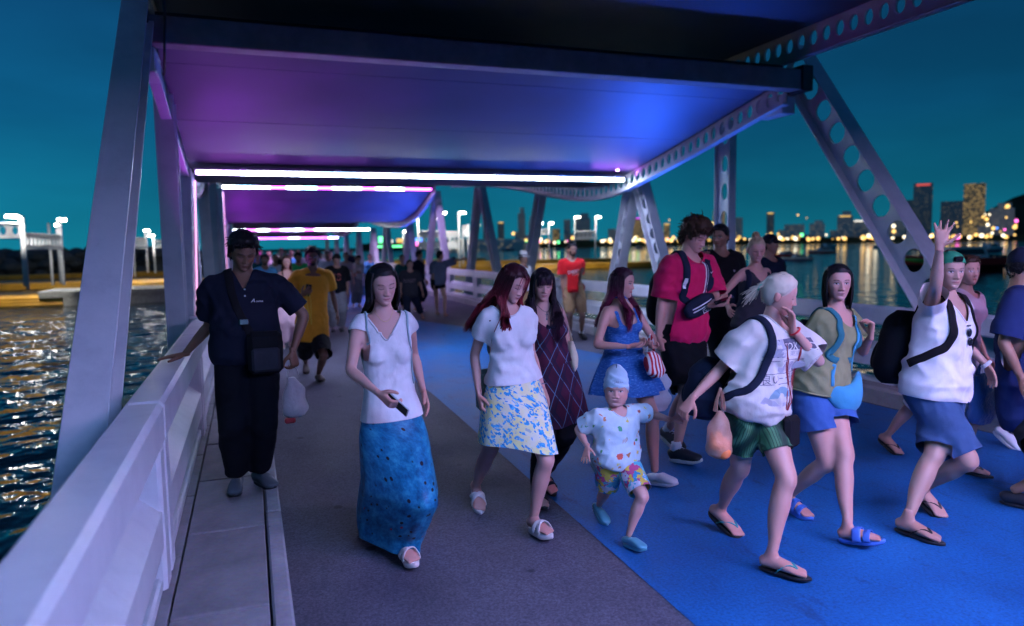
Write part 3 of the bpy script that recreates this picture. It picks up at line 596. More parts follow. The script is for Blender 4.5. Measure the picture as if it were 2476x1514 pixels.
# ------------------------------------------------------------------ boats
def boat(px, py, L, ang, label, hull, trim, cabin=True, group='boats moored in the bay', top=None, scale_h=1.0):
    p = gnd(px, py, -2); r = empty('boat', (p[0], p[1], -2), label, 'boat', group, ang); n = 13; V = []; V2 = []
    for i in range(n):
        t = i/(n-1); x = (t-.5)*L; b = L*.15*(1-max(0, (t-.35)/.65)**2.2)+.02; dk_ = L*.095*(1+.35*t*t)*scale_h; ke = -.25+.5*max(0, t-.75)
        V += [(x, -b*.55, ke), (x+.02*L*t, -b*.9, dk_*.45), (x+.03*L*t, -b, dk_), (x+.03*L*t, b, dk_), (x+.02*L*t, b*.9, dk_*.45), (x, b*.55, ke)]
    def band(i0, i1):
        F = []
        for i in range(n-1):
            for j in range(i0, i1): F.append([i*6+j, (i+1)*6+j, (i+1)*6+j+1, i*6+j+1])
        return F
    hullF = band(0, 1)+band(4, 5)+[[i*6+5, (i+1)*6+5, (i+1)*6, i*6] for i in range(n-1)]+[[0, 1, 4, 5]]
    obj('hull', mesh_data('hull', V, hullF, hull, True), r); obj('topsides', mesh_data('topsides', V, band(1, 2)+band(3, 4)+band(2, 3)+[[1, 2, 3, 4]], trim, False), r)
    if cabin:
        h = L*.10; z = L*.095*scale_h; mb = MB(); pr = [(-.34, 0), (.16, 0), (.04, h*1.0), (-.3, h*1.0)]; w = L*.105
        Vv = [(a*L, s*w*(1 if z_ == 0 else .85), z+z_) for s in (-1, 1) for a, z_ in pr]; mb.add(Vv, [(0, 1, 2, 3), (7, 6, 5, 4), (0, 4, 5, 1), (1, 5, 6, 2), (2, 6, 7, 3), (3, 7, 4, 0)]); obj('cabin', mesh_data('cabin', *mb.get(), BOATW, False), r)
        mb = MB()
        for s in (-1, 1): mb.add([(a*L, s*(w*(1-.15*q)+.02), z+h*q) for a, q in ((-.30, .3), (.07, .3), (.015, .8), (-.28, .8))], [(0, 1, 2, 3)])
        obj('window', mesh_data('window', *mb.get(), GLASS, False), r)
        mb = MB(); mb.bbox((-.13*L, 0, z+h*1.28), (.36*L, w*2, h*.09), .03); 
        for sx in (-.28, .02):
            for s in (-1, 1): mb.tube([(sx*L, s*w*.8, z+h*.95), (sx*L, s*w*.8, z+h*1.26)], .04, 5)
        obj('canopy', mesh_data('canopy', *mb.get(), top or BOATW, False), r)
        mb = MB()
        for s in (-1, 0, 1): mb.bbox((-.53*L, s*L*.07, L*.07), (L*.05, L*.035, L*.12), .05)
        obj('outboard', mesh_data('outboard', *mb.get(), M_BLACK, False), r)
    return r
BOATW = plain('boat_white', (.6, .62, .62), .35); BRED = plain('boat_red', (.5, .03, .03), .35); BGRN = plain('boat_green', (.12, .4, .06), .35); BBLU = plain('boat_blue', (.05, .1, .3), .35); GLASS = plain('dark_glass', (.01, .015, .02), .1)
b = boat(2290, 655, 13.5, math.pi-.1, 'large white speedboat with green bow and red hull band, moored nearest the railing', M_BLACK, BRED, scale_h=1.15)
p = gnd(2195, 655, -2); mb = MB()
q = [c for c in b.children]
mb.tube([(6.9, 0, 1.55), (5.2, 0, 1.35), (4.0, 0, 1.2)], [(.1, .2), (1.15, .38), (1.6, .45)], 10, side=[0, 1, 0]); obj('bow', mesh_data('bow', *mb.get(), BGRN, True), b)
for px, py, L, an, lab, hu, tr in ((1985, 612, 9, 3.0, 'white boat with red keel band drifting in the middle of the bay', BRED, BOATW), (1895, 622, 7, 3.2, 'small red-hulled boat behind the capped dark-haired person', BRED, BRED), (1925, 630, 6, 2.9, 'small white skiff next to the red-hulled boat', BBLU, BOATW), (2005, 600, 12, .2, 'pale boat farther out beneath the hotels', BBLU, BOATW), (2130, 598, 10, 3.0, 'pale motor boat under the wide hotel', BBLU, BOATW), (2190, 602, 9, 2.9, 'small motor boat with red trim left of the speedboat', BRED, BOATW), (2260, 612, 10, .1, 'white boat behind the large speedboat', BBLU, BOATW), (1545, 600, 10, .1, 'white boat left of the leaning perforated leg', BBLU, BOATW), (1510, 596, 9, 3, 'white boat near the far lamps', BBLU, BOATW), (1180, 604, 14, 3.1, 'dark hulled launch in front of the terminal hall', M_BLACK, BOATW), (1230, 606, 11, 0, 'low dark tender beside the launch', M_BLACK, BBLU), (1350, 604, 9, 0, 'small white cruiser behind the narrow gantry', BBLU, BOATW), (1620, 598, 9, 3, 'white cruiser between the steel legs', BBLU, BOATW), (2400, 608, 12, .2, 'white cruiser behind the diagonal beam foot', BBLU, BOATW), (1445, 598, 8, .3, 'white launch by the twin-lamp gantry', BBLU, BOATW)): boat(px, py, L, an, lab, hu, tr)

# ------------------------------------------------------------------ people: templates
def hand_template(curl, spread=.06, thumb=.5, vox=.0052, thumb_out=.75):
    mb = MB()
    mb.tube([[0, -.03, 0], [0, 0, 0], [.002, .03, -.002], [.001, .06, -.002], [0, .088, 0], [0, .098, 0]],
            [(.023, .017), (.025, .0165), (.034, .0165), (.041, .0155), (.0415, .013), (.036, .009)], 14, e=2.4)
    for x, L, sx in ((.0305, .073, 1), (.0105, .081, .35), (-.0105, .075, -.35), (-.0295, .059, -1)):
        p = np.array([x, .085, .001]); a = curl*.35; P = [p.copy()]; d0 = unit([sx*spread*2, 1, 0])
        for k, f in enumerate((.45, .30, .25)):
            a2 = a+curl*(.5, .65, .45)[k]*.9*(.6 if k == 0 else 1); a = a2
            d = d0*math.cos(a)+np.array([0, 0, -1])*math.sin(a)
            for q in (.5, 1): P.append(P[-1]+d*L*f*.5)
        mb.tube(P, [.0098, .0096, .0092, .0088, .0084, .0078, .0062], 8)
    d = unit([thumb_out, .62, -.35*thumb-.12]); p = np.array([.022, .018, -.006]); d2 = unit(d+np.array([-.45*thumb, .35, -.15*thumb])); d3 = unit(d2+np.array([-.5*thumb, .25, -.1]))
    P = [p, p+d*.022, p+d*.044, p+d*.044+d2*.018, p+d*.044+d2*.034, p+d*.044+d2*.034+d3*.014, p+d*.044+d2*.034+d3*.026]
    mb.tube(P, [.015, .0145, .012, .0112, .0104, .0096, .007], 8)
    return remesh(mb, vox, 3, .4)
def foot_template(vox=.007):
    mb = MB()
    mb.tube([[0, -.062, .03], [0, -.05, .032], [0, -.02, .038], [0, .03, .036], [.004, .08, .027], [.007, .12, .02], [.008, .145, .016]],
            [(.02, .022), (.031, .03), (.034, .036), (.035, .034), (.041, .026), (.045, .019), (.042, .013)], 14, side=[1, 0, 0])
    mb.tube([[0, -.012, .03], [0, -.004, .06], [0, 0, .09], [0, 0, .125]], [(.03, .036), (.0305, .039), (.0265, .031), (.018, .02)], 12)
    for x, L, r in ((.030, .044, .0125), (.010, .040, .009), (-.006, .034, .0085), (-.021, .028, .008), (-.034, .02, .0075)):
        mb.tube([[x, .135, .014], [x, .135+L*.6, .013], [x*.96, .135+L, .009]], [r, r*1.05, r*.75], 8)
    return remesh(mb, vox, 2, .4)
HANDS = {k: hand_template(*v) for k, v in dict(relaxed=(.45,), grip=(1.0, .02, .9), fist=(1.5, .0, 1.2), open=(.06, .2, .1, .0052, .9), flat=(.1, .08, .1), hold=(.75, .05, .6)).items()}
HANDS_LO = {k: hand_template(v, vox=.009) for k, v in dict(relaxed=.45, grip=1.0).items()}
FOOT = foot_template(); FOOT_LO = foot_template(.011)

def head_grid(rows, cols):
    prof = np.array([(.117, .004, .004, .004), (.114, .018, .02, .026), (.108, .034, .038, .048), (.095, .051, .058, .068), (.075, .064, .075, .085), (.05, .0715, .085, .094), (.025, .0745, .0885, .098), (0, .0735, .0865, .097),
        (-.02, .0715, .085, .090), (-.04, .0675, .084, .077), (-.06, .0615, .083, .060), (-.08, .0535, .0815, .042), (-.095, .0445, .079, .028), (-.106, .034, .073, .016), (-.113, .022, .063, .004), (-.115, .010, .050, -.015), (-.113, .003, .036, -.03)])
    s = np.linspace(0, 1, len(prof)); arc = np.concatenate([[0], np.cumsum(np.linalg.norm(np.diff(prof[:, [0, 2]], axis=0), axis=1)+.003)]); arc /= arc[-1]
    q = np.linspace(0, 1, rows); T = np.stack([np.interp(q, arc, prof[:, k]) for k in range(4)], 1)
    for _ in range(max(1, rows//30)): T[1:-1] = .25*T[:-2]+.5*T[1:-1]+.25*T[2:]
    u = np.arange(cols)/cols*2*math.pi-math.pi
    ph = u-.45*np.sin(u)                                          # more columns on the face side
    return T, ph
def ss(a, b, x): t = np.clip((x-a)/(b-a), 0, 1); return t*t*(3-2*t)
def G(x, z, cx, cz, rx, rz): return np.exp(-((x-cx)/rx)**2-((z-cz)/rz)**2)
def zline(ph):
    d = np.abs(np.degrees(ph)); return np.interp(d, [0, 30, 52, 66, 80, 92, 104, 130, 180], [.070, .068, .052, .026, .004, .010, -.03, -.075, -.085])
def head_mesh(fc, skin, haircol, lo=False):
    """local: x to the person's left, y forward, z up, origin at the head centre"""
    T, ph = head_grid(30 if lo else 86, 36 if lo else 100); fem = fc.get('fem', 0); asian = fc.get('asian', 0)
    z = np.repeat(T[:, 0], len(ph)); wx, yf, yb = [np.repeat(T[:, k], len(ph)) for k in (1, 2, 3)]; P = np.tile(ph, len(T))
    c, s = np.cos(P), np.sin(P)
    k = np.where(c > 0, 2/2.35, 1.0)
    x = wx*np.sign(s)*np.abs(s)**k; y = np.where(c > 0, yf*np.abs(c)**k, -yb*np.abs(c))
    fr = ss(0.05, .45, c); ax = np.abs(x)
    nose_h = np.interp(z, [-.047, -.043, -.036, -.02, .004, .016], [0, .008, .0235, .016, .006, 0])*(.85 if asian else 1.05)*(.5 if fc.get('child') else 1)
    nw = np.interp(z, [-.045, -.034, 0], [.0125, .0125, .008])
    dy = nose_h*np.exp(-(x/nw)**2)+.0075*G(ax, z, .0135, -.037, .0065, .007)
    dy += (-.0095 if not asian else -.0075)*G(ax, z, .031, .001, .0175, .0115)+.0055*G(ax, z, .031, .0, .0125, .0075)
    dy += (.002 if fem else .005)*G(ax, z, .027, .0205, .022, .007)+.0035*G(ax, z, .045, -.026, .016, .014)
    dy += .0062*G(ax, z, .0, -.0575, .019, .0048)+.007*G(x, z, 0, -.0675, .016, .0048)-.004*G(x, z, 0, -.0625, .021, .0018)-.004*G(x, z, 0, -.0795, .02, .005)
    dy += .0065*G(x, z, 0, -.098, .02, .012)-.002*G(x, z, 0, -.05, .004, .005)
    y = y+dy*fr
    if fc.get('child'): x = x*np.interp(z, [-.11, -.06, -.03, .02], [1.35, 1.22, 1.10, 1.0]); y = y+.006*fr*G(ax, z, .035, -.045, .025, .022)
    if fem: x = x*np.interp(z, [-.11, -.05, .0, .1], [.86, .93, .97, .98])
    V = np.stack([x, y, z], 1)
    nr, nc = len(T), len(ph); F = [[i*nc+j, (i+1)*nc+j, (i+1)*nc+(j+1) % nc, i*nc+(j+1) % nc] for i in range(nr-1) for j in range(nc)]
    # colour
    sk = np.array(skin); C = np.tile(sk, (len(V), 1))
    def paint(m, col): C[:] = C*(1-m[:, None])+np.array(col)*m[:, None]
    f2 = (c > .2)*1.0
    red = sk*np.array([1.05, .78, .74])
    paint(f2*.5*G(ax, z, .043, -.028, .02, .016), red); paint(f2*.35*G(x, z, 0, -.036, .012, .01), red)
    if fc.get('stubble'): paint(f2*fc['stubble']*ss(.0, .02, -z-.03+.35*np.maximum(ax-.02, 0))*(1-G(x, z, 0, -.062, .024, .008)), sk*.35)
    if fc.get('beard'):
        m = np.maximum(ss(-.066, -.074, z), ss(.042, .052, ax)*ss(-.012, -.03, z)); m = np.maximum(m, ss(.004, .0, np.abs(z+.0505))*(ax < .026)*.95); paint(f2*np.clip(m, 0, 1)*.92*(1-.9*G(x, z, 0, -.0665, .016, .004)), haircol)
    paint(f2*(.45 if not fc.get('child') else .15)*G(ax, z, .031, .006, .017, .0065), sk*(.62 if not asian else .72))  # eye socket shade painted into the skin
    bz = .0205+.0035*(1-((ax-.034)/.018)**2); th = .0026 if fem else .0036
    paint(f2*ss(th+.0014, th*.4, np.abs(z-bz))*ss(.013, .017, ax)*ss(.053, .046, ax)*(.85 if not fc.get('child') else .25), np.array(haircol)*.8)
    ey = fc.get('eyes', 'open'); gx = fc.get('gaze', 0)*.004
    ea, eb = .0145, (.0042 if asian else .005)*(1.25 if fc.get('child') else 1)
    if ey == 'open':
        d = ((ax-.031)/ea)**2+((z-.0015)/eb)**2; paint(f2*ss(1.25, .8, d), (.55, .53, .52))
        paint(f2*ss(.0064, .0048, np.hypot((ax-.031)-gx*np.sign(x), z-.002)), (.012, .009, .008))
        up = .0015+eb*np.sqrt(np.clip(1-((ax-.031)/(ea*1.1))**2, 0, 1)); paint(f2*ss(.0028, .0010, np.abs(z-up))*(np.abs(ax-.031) < ea*1.1), (.012, .008, .008))
    else:
        lo_ = -.0005-.0032*np.clip(1-((ax-.031)/ea)**2, 0, 1); paint(f2*ss(.0030, .0010, np.abs(z-lo_))*(np.abs(ax-.031) < ea*1.08), (.015, .01, .01))
    lip = np.array(fc.get('lips', sk*np.array([.85, .5, .48])))
    lw = .0235; t = np.clip(1-(x/lw)**2, 0, 1); top, bot = -.0625+.0068*t**.8, -.0625-.0082*t
    paint(f2*ss(0, .0016, top-z)*ss(0, .0016, z-bot)*(np.abs(x) < lw), lip)
    paint(f2*.75*ss(.0022, .0008, np.abs(z+.0625))*(np.abs(x) < lw*.95), lip*.35)
    paint(f2*.8*G(ax, z, .0085, -.0445, .0038, .0022), sk*.25)
    if fc.get('paint_scalp', 1): paint(ss(-.004, .006, z-zline(P)), haircol)
    # ears
    mb = MB()
    for sg in (-1, 1):
        mb.sphere((sg*.0755, -.012, -.006), (.011, .02, .031), 8, 10); mb.sphere((sg*.082, -.018, .004), (.007, .014, .02), 6, 8)
    Ve, Fe = mb.get(); n0 = len(V)
    V = np.concatenate([V, Ve]); F = F+[[i+n0 for i in f] for f in Fe]; C = np.concatenate([C, np.tile(sk*np.array([1, .85, .82]), (len(Ve), 1))])
    return V, F, C

# ------------------------------------------------------------------ people: hair
def hair_cap(thick, rough, seed, lo=False, drop=0.0, top=0.0, front=0.0):
    T, ph = head_grid(26 if lo else 50, 30 if lo else 64); z = np.repeat(T[:, 0], len(ph)); wx, yf, yb = [np.repeat(T[:, k], len(ph)) for k in (1, 2, 3)]; P = np.tile(ph, len(T))
    c, s = np.cos(P), np.sin(P); x = wx*s; y = np.where(c > 0, yf*c, -yb*np.abs(c)); V = np.stack([x, y, z], 1)
    nrm = V/np.array([.075, .095, .115])**2; nrm /= np.maximum(np.linalg.norm(nrm, axis=1, keepdims=True), 1e-9)
    m = z-(zline(P)-drop*(np.abs(P) > 1.35)); off = thick*ss(-.004, .022, m)+top*ss(.02, .1, z)+front*ss(.03, .07, z)*ss(.2, .9, c)
    w = sines(V, seed, .035, 6)*rough*ss(0, .02, m); V = V+nrm*(off+w)[:, None]-nrm*(.006*ss(.004, -.004, m))[:, None]
    nr, nc = len(T), len(ph); F = np.array([[i*nc+j, (i+1)*nc+j, (i+1)*nc+(j+1) % nc, i*nc+(j+1) % nc] for i in range(nr-1) for j in range(nc)])
    F = F[(m[F].max(1) > -.004)]; V, F, _ = compact(V, F); return V, F
def locks(P, r, n=4, flat=None):
    """P (N,M,3) paths, r (N,M): all tubes at once"""
    Nn, Mm, _ = P.shape; T = np.gradient(P, axis=1); T /= np.maximum(np.linalg.norm(T, axis=2, keepdims=True), 1e-9)
    ref = np.where(np.abs(T[..., 2:3]) < .9, np.array([0, 0, 1.]), np.array([1., .3, 0])); A = np.cross(T, ref); A /= np.maximum(np.linalg.norm(A, axis=2, keepdims=True), 1e-9); B = np.cross(T, A)
    a = np.arange(n)*2*math.pi/n
    V = P[:, :, None]+A[:, :, None]*(r[:, :, None]*np.cos(a))[..., None]+B[:, :, None]*(r[:, :, None]*np.sin(a))[..., None]
    b = (np.arange(Nn)*Mm*n)[:, None, None]+(np.arange(Mm-1)*n)[None, :, None]; j = np.arange(n); j2 = (j+1) % n
    F = np.stack([b+j, b+j2, b+n+j2, b+n+j], -1).reshape(-1, 4)
    return V.reshape(-1, 3), F, np.repeat(np.tile(np.linspace(0, 1, Mm), Nn), n), np.repeat(np.arange(Nn), Mm*n)
def long_hair(r, cnt, L, part=0.0, wave=.004, front=.5, puff=1.06, open_=58, back=.13, fx=.085, fy=.13, rad=.006, bangs=0, bang_z=.026, M=13, sidecut=None):
    """falls from a parting over the skull and hangs to L below the head centre"""
    Ps = []; Rr = []
    for i in range(cnt):
        a = r.uniform(R_(open_), math.pi)*(1 if r.random() < .5 else -1); sa, ca = math.sin(a), math.cos(a)
        lay = r.uniform(.97, 1.08)*puff
        y0 = r.uniform(-.05, .055) if abs(a) < 1.9 else r.uniform(-.08, .0)
        p0 = np.array([part+r.normal()*.004, y0, .113*math.sqrt(max(.1, 1-(y0/.1)**2))+.004])
        def ell(z, k=1.0):
            w = math.sqrt(max(.02, 1-(z/.125)**2)) if z > 0 else 1.0
            return np.array([.080*sa*w*lay*k, (.088 if ca > 0 else .101)*ca*w*lay*k, z])
        p1 = ell(.085, .98); p2 = ell(.04); p3 = ell(-.03, 1.0); p4 = ell(-.09, .98)
        isfront = abs(math.degrees(a)) < 58+front*62
        end = L*r.uniform(.86, 1.0)
        if isfront:
            t = np.array([np.sign(sa)*(fx+r.normal()*.016), fy+r.normal()*.012, -.20]); e = np.array([t[0]*r.uniform(.75, 1.1), t[1]+.015, -end])
        else:
            t = np.array([.095*sa*1.1, min(-.075, .1*ca-.02)-r.uniform(0, .03), -.19]); e = np.array([.1*sa*1.15+r.normal()*.012, -back-r.uniform(0, .03), -end])
        ctrl = [p0, p1, p2, p3, p4] if end > .12 else [p0, p1, p2, p3]
        if end > .23: ctrl += [t, .5*(t+e), e]
        elif end > .12: ctrl += [np.array([p4[0]*.92, p4[1]*.92, -end])]
        P = catmull(np.array(ctrl), M); tt = np.linspace(0, 1, M)
        P += np.stack([np.sin(tt*r.uniform(9, 14)+r.uniform(0, 6)), np.cos(tt*r.uniform(9, 14)+r.uniform(0, 6)), 0*tt], 1)*wave*(ss(.3, .7, tt)*r.uniform(.5, 1.4))[:, None]
        Ps.append(P); Rr.append(rad*r.uniform(.7, 1.3)*(.55+.45*np.sin(np.clip(tt*1.1+.12, 0, 1)*math.pi)**.7)*np.where(tt > .85, (1-tt)/.15*.85+.15, 1))
    for i in range(bangs):
        a = r.uniform(-.95, .95); p0 = np.array([part+.2*math.sin(a)*.03, .03, .117]); w = math.sin(a)*.072
        zz = bang_z-.004*abs(r.normal())-.02*abs(a)**2
        P = catmull(np.array([p0, [w*.6, .078, .092], [w*.92, .099*math.cos(a*.75), .06], [w*1.0, .0985*math.cos(a*.7)+.002, zz]]), M); tt = np.linspace(0, 1, M)
        Ps.append(P); Rr.append(rad*.75*r.uniform(.6, 1.2)*(1-.75*tt**3))
    return np.array(Ps), np.array(Rr)
def short_locks(r, cnt, ln, out=.5, curl=0.0, rad=.0045, top_only=False, M=7, zmin=None, fringe=0.0, seedoff=0.012):
    Ps = []; Rr = []
    while len(Ps) < cnt:
        v = unit(r.normal(size=3)); a = math.atan2(v[0], v[1]); z = v[2]*.115
        if z < zline(np.array([a]))[0]+.004: continue
        if top_only and z < .03: continue
        p = v*np.array([.076, .094, .115]); n = unit(v/np.array([.075, .095, .115])); p = p+n*seedoff*.6
        tdir = np.array([v[0]*.5, v[1]*.4+fringe*(1 if v[1] > -.02 else 0), -.9 if z < .06 else -.1]); tdir = unit(tdir-n*np.dot(tdir, n)+r.normal(size=3)*.35)
        L = ln*r.uniform(.6, 1.3)*(1.15 if z > .05 else .6); tt = np.linspace(0, 1, M)[:, None]
        P = p+n*(out*L*np.sin(tt*1.5))+tdir*L*(tt**1.3)-np.array([0, 0, 1])*(.25*L*tt**2)
        if curl: P = P+np.stack([np.sin(tt[:, 0]*7+r.uniform(0, 6)), np.cos(tt[:, 0]*7+r.uniform(0, 6)), np.sin(tt[:, 0]*6+r.uniform(0, 6))], 1)*curl*tt
        Ps.append(P); Rr.append(rad*r.uniform(.7, 1.3)*(1-.7*tt[:, 0]**2))
    return np.array(Ps), np.array(Rr)

# ------------------------------------------------------------------ people: body and clothes
def ik(a, b, l1, l2, pole):
    d = b-a; D = np.linalg.norm(d); D2 = min(D, (l1+l2)*.998); u = d/max(D, 1e-9); b = a+u*D2
    x = (l1*l1-l2*l2+D2*D2)/(2*D2); h = math.sqrt(max(l1*l1-x*x, 0)); p = unit(np.asarray(pole, float)-u*np.dot(pole, u)); return a+u*x+p*h, b
RING_M = [(-.10, .085, .075), (-.06, .145, .10), (-.01, .165, .112), (.05, .166, .11), (.14, .152, .104), (.22, .150, .104), (.32, .163, .114), (.41, .172, .110), (.465, .152, .088), (.505, .095, .064), (.53, .062, .058)]
RING_F = [(-.10, .09, .08), (-.06, .152, .108), (-.01, .173, .118), (.05, .164, .112), (.13, .137, .095), (.19, .127, .09), (.27, .133, .096), (.36, .143, .10), (.43, .145, .09), (.475, .125, .07), (.51, .075, .054), (.53, .05, .048)]

def build_person(d):
    H = d['H']; s = H/1.70; z0 = d.get('z0', 0.0); Y = d['Y']; lo = d.get('lo', 0); fem = d.get('fem', 0); fat = d.get('fat', 1.0); thin = d.get('thin', 1.0)
    up = V3(0, 0, 1); a = R_(d.get('face', 0)); fw = V3(math.sin(a), -math.cos(a), 0); lf = V3(math.cos(a), math.sin(a), 0)
    ac = a+R_(d.get('chest', 0)); cfw = V3(math.sin(ac), -math.cos(ac), 0); clf = V3(math.cos(ac), math.sin(ac), 0)
    r = np.random.default_rng(d.get('seed', 1)); vox = d.get('vox', .0145 if not lo else .021)
    headc = atY(d['head'][0], d['head'][1], Y+(d['head'][2] if len(d['head']) > 2 else 0))
    if 'hipx' in d: hx = atY(d['hipx'], 900, Y)[0]
    else: hx = headc[0]
    pel = V3(hx, Y, z0+.525*H)
    # feet first: they decide how low the hips sit
    l1, l2 = .435*s, .405*s; ank = []; feet = []
    for sg, k in ((1, 'fl'), (-1, 'fr')):
        q = d.get(k)
        if q is None: base = pel*V3(1, 1, 0)+V3(0, 0, z0)+lf*sg*.09*s; pit = 0; yo = 0; rel = 0
        elif isinstance(q[0], str): base = pel*V3(1, 1, 0)+V3(0, 0, z0)+lf*sg*.085*s+fw*q[1]*s; pit = q[2]; yo = 0; rel = 1
        else: base = gnd(q[0], q[1], z0); pit = q[2] if len(q) > 2 else 0; yo = q[3] if len(q) > 3 else 0
        lift = q[4] if (q is not None and not isinstance(q[0], str) and len(q) > 4) else 0
        fa = a+R_(yo)+sg*R_(6); ffw = V3(math.sin(fa), -math.cos(fa), 0); fl_ = V3(math.cos(fa), math.sin(fa), 0)
        fs = d.get('footscale', 1.0)*s
        heel = base-ffw*.05*fs; p = R_(pit); solz = d.get('sole', .02)
        piv = V3(0, .12, 0) if pit > 0 else V3(0, -.05, 0)          # turn about the ball, or about the heel
        yv = ffw*math.cos(p)-up*math.sin(p); zv = up*math.cos(p)+ffw*math.sin(p); Mx = np.stack([fl_*(-sg), yv, zv], 1)   # big toe side is towards the other foot
        org = heel+up*(solz+lift)+(ffw*piv[1]*fs)-Mx @ (piv*fs)
        feet.append((org, Mx, fs)); ank.append(org+Mx @ (V3(0, 0, .085)*fs))
    drop = 0
    for it in range(60):
        ok = True
        for i, sg in ((0, 1), (1, -1)):
            hj = pel+lf*sg*.085*s-up*(.02*s+drop)
            if np.linalg.norm(ank[i]-hj) > (l1+l2)*.995: ok = False
        if ok: break
        drop += .006
    pel = pel-up*drop
    hy, hp, hr = [R_(q) for q in d.get('turn', (0, 0, 0))]            # head yaw (to the person's left), pitch (down), roll
    ha = ac+hy; hfw = V3(math.sin(ha), -math.cos(ha), 0); hlf = V3(math.cos(ha), math.sin(ha), 0)
    hfw2 = hfw*math.cos(hp)-up*math.sin(hp); hup = up*math.cos(hp)+hfw*math.sin(hp); hlf, hup = hlf*math.cos(hr)+hup*math.sin(hr), hup*math.cos(hr)-hlf*math.sin(hr)
    hs = s*d.get('headscale', 1.0)*.97; HM = np.stack([hlf, hfw2, hup], 1)*hs
    nb = headc-hup*.10*hs-up*.06*s-hfw2*.012*s; 
    spine = catmull(np.array([pel-up*.12*s, pel, pel+(nb-pel)*.5+cfw*.0*s, nb, nb+(headc-nb)*.3]), 41); 
    # torso rings by height fraction
    hipz = pel-up*.0; axis = nb-pel; LT = np.linalg.norm(axis); au = axis/LT; RB = RING_F if fem else RING_M; k_ = LT/.515
    def tor(h): return pel+au*h*k_
    def tl(h): return unit(lf*(1-np.clip(h/.4, 0, 1))+clf*np.clip(h/.4, 0, 1))
    wid = d.get('wide', 1.0)
    def belly(h): return 1+(fat-1)*math.exp(-((h-.13)/.16)**2)
    shw = (.136 if fem else .176)*wid*s
    shl = {sg: nb-au*.055*s+clf*sg*shw+cfw*.0 for sg in (1, -1)}
    u1, u2 = .285*s, .25*s; arms = {}
    for sg, k in ((1, 'hl'), (-1, 'hr')):
        q = d.get(k); S = shl[sg]
        if q is None or q[0] is None:
            sw = (q[1] if q else 0.0); w = S+clf*sg*.075*s-up*.50*s+fw*(.06+sw)*s; pole = -cfw*1.0+clf*sg*.1; hd = None; pose = 'relaxed'; palm = -clf*sg
        else:
            w = atY(q[0], q[1], Y+q[2]); pose = q[3] if len(q) > 3 else 'relaxed'; palm = np.array(q[4], float) if len(q) > 4 and q[4] is not None else -clf*sg; hd = np.array(q[5], float) if len(q) > 5 and q[5] is not None else None
            pole = np.array(q[6], float) if len(q) > 6 else (-cfw*1.0+clf*sg*.12)
        el, w2 = ik(S, w, u1, u2, pole); arms[sg] = (S, el, w2, pose, palm, unit(hd) if hd is not None else unit(w2-el))
    legs = {}
    for i, sg in ((0, 1), (1, -1)):
        hj = pel+lf*sg*.085*s-up*.02*s; kp = d.get('knee', (0, 0))[i]
        kn, an = ik(hj, ank[i], l1, l2, fw+lf*sg*.08+lf*kp); legs[sg] = (hj, kn, an)
    skin = np.array(d.get('skin', (.55, .36, .28))); loc = V3(pel[0], pel[1], z0)
    root = empty('person', loc, d['label'], 'person', d.get('group'))
    # ---- body
    mb = MB()
    def torso(mb, e, h0=-1, h1=9, straight=0.0, bust=1.0, ed=None, hx=0.0, nn=22):
        P = []; Rr = []; sd = []
        wmax = max(w for h, w, q in RB if -.05 < h < .45)
        for h, w, q in RB:
            if h < h0 or h > h1: continue
            w2 = w*thin*wid; q2 = q*belly(h)*thin
            if -.02 < h < .4: w2 = w2+(wmax*thin*wid*.98-w2)*straight; q2 = q2+(.118*thin*max(1, belly(h))-q2)*straight*.8
            x_ = hx*float(ss(.26, .08, np.array(h))); P.append(tor(h)); Rr.append((w2*s+e+x_, q2*s+(ed if ed is not None else e)+x_)); sd.append(tl(h))
        P = np.array(P); n = 4*len(P); mb.tube(catmull(P, n), catmull(np.array(Rr), n), nn, side=catmull(np.array(sd), n), e=2.3)
        if fem and bust and h1 > .3:
            for sg in (1, -1): mb.sphere(tor(.335)+clf*sg*.068*s+cfw*(.062*s+e*.5), np.array([.066, .066, .066])*s*d.get('bust', 1.0)+e, 10, 14)
    torso(mb, 0)
    lt = d.get('leg', 1.0); at = d.get('arm', 1.0)*(.88 if fem else 1.0)
    def legtube(mb, sg, e, t0=0.0, t1=9, flare=0, nn=14):
        hj, kn, an = legs[sg]; th = [(0, .088), (.2, .088), (.5, .074), (.8, .06), (1.0, .054), (1.12, .051), (1.35, .054), (1.6, .046), (1.85, .0345), (2.0, .0315), (2.05, .026)]
        P = []; Rr = []
        for t, q in th:
            p = hj+(kn-hj)*t if t <= 1 else kn+(an-kn)*(t-1); q = q*(lt+(1-lt)*float(ss(1.4, 1.85, np.array(t))))*s
            if 1.1 < t < 1.7: p = p-fw*.012*s
            P.append(p); Rr.append(q+(e(t) if callable(e) else e))
        P = np.array(P); Rr = np.array(Rr); m = 28; tt = np.array([t for t, q in th]); PP = catmull(P, m); RR = catmull(Rr[:, None], m)[:, 0]; TT = catmull(tt[:, None], m)[:, 0]
        ok = TT <= t1+.08; 
        mb.tube(PP[ok], RR[ok], nn)
    def armtube(mb, sg, e, t1=9, nn=12, t0=None):
        S, el, w, *_ = arms[sg]; th = [(-.12, .042), (0, .05), (.2, .048), (.55, .043), (.85, .038), (1.0, .036), (1.2, .039), (1.5, .034), (1.8, .027), (2.05, .024)]
        P = []; Rr = []
        for t, q in th:
            p = S+(el-S)*t if t <= 1 else el+(w-el)*(t-1); P.append(p-(clf*sg*.02*s if t < .1 else 0)); Rr.append(q*at*s+(e(t) if callable(e) else e))
        m = 26; TT = catmull(np.array([[t] for t, q in th]), m)[:, 0]; PP = catmull(np.array(P), m); RR = catmull(np.array(Rr)[:, None], m)[:, 0]; ok = TT <= t1+.08
        mb.tube(PP[ok], RR[ok], nn)
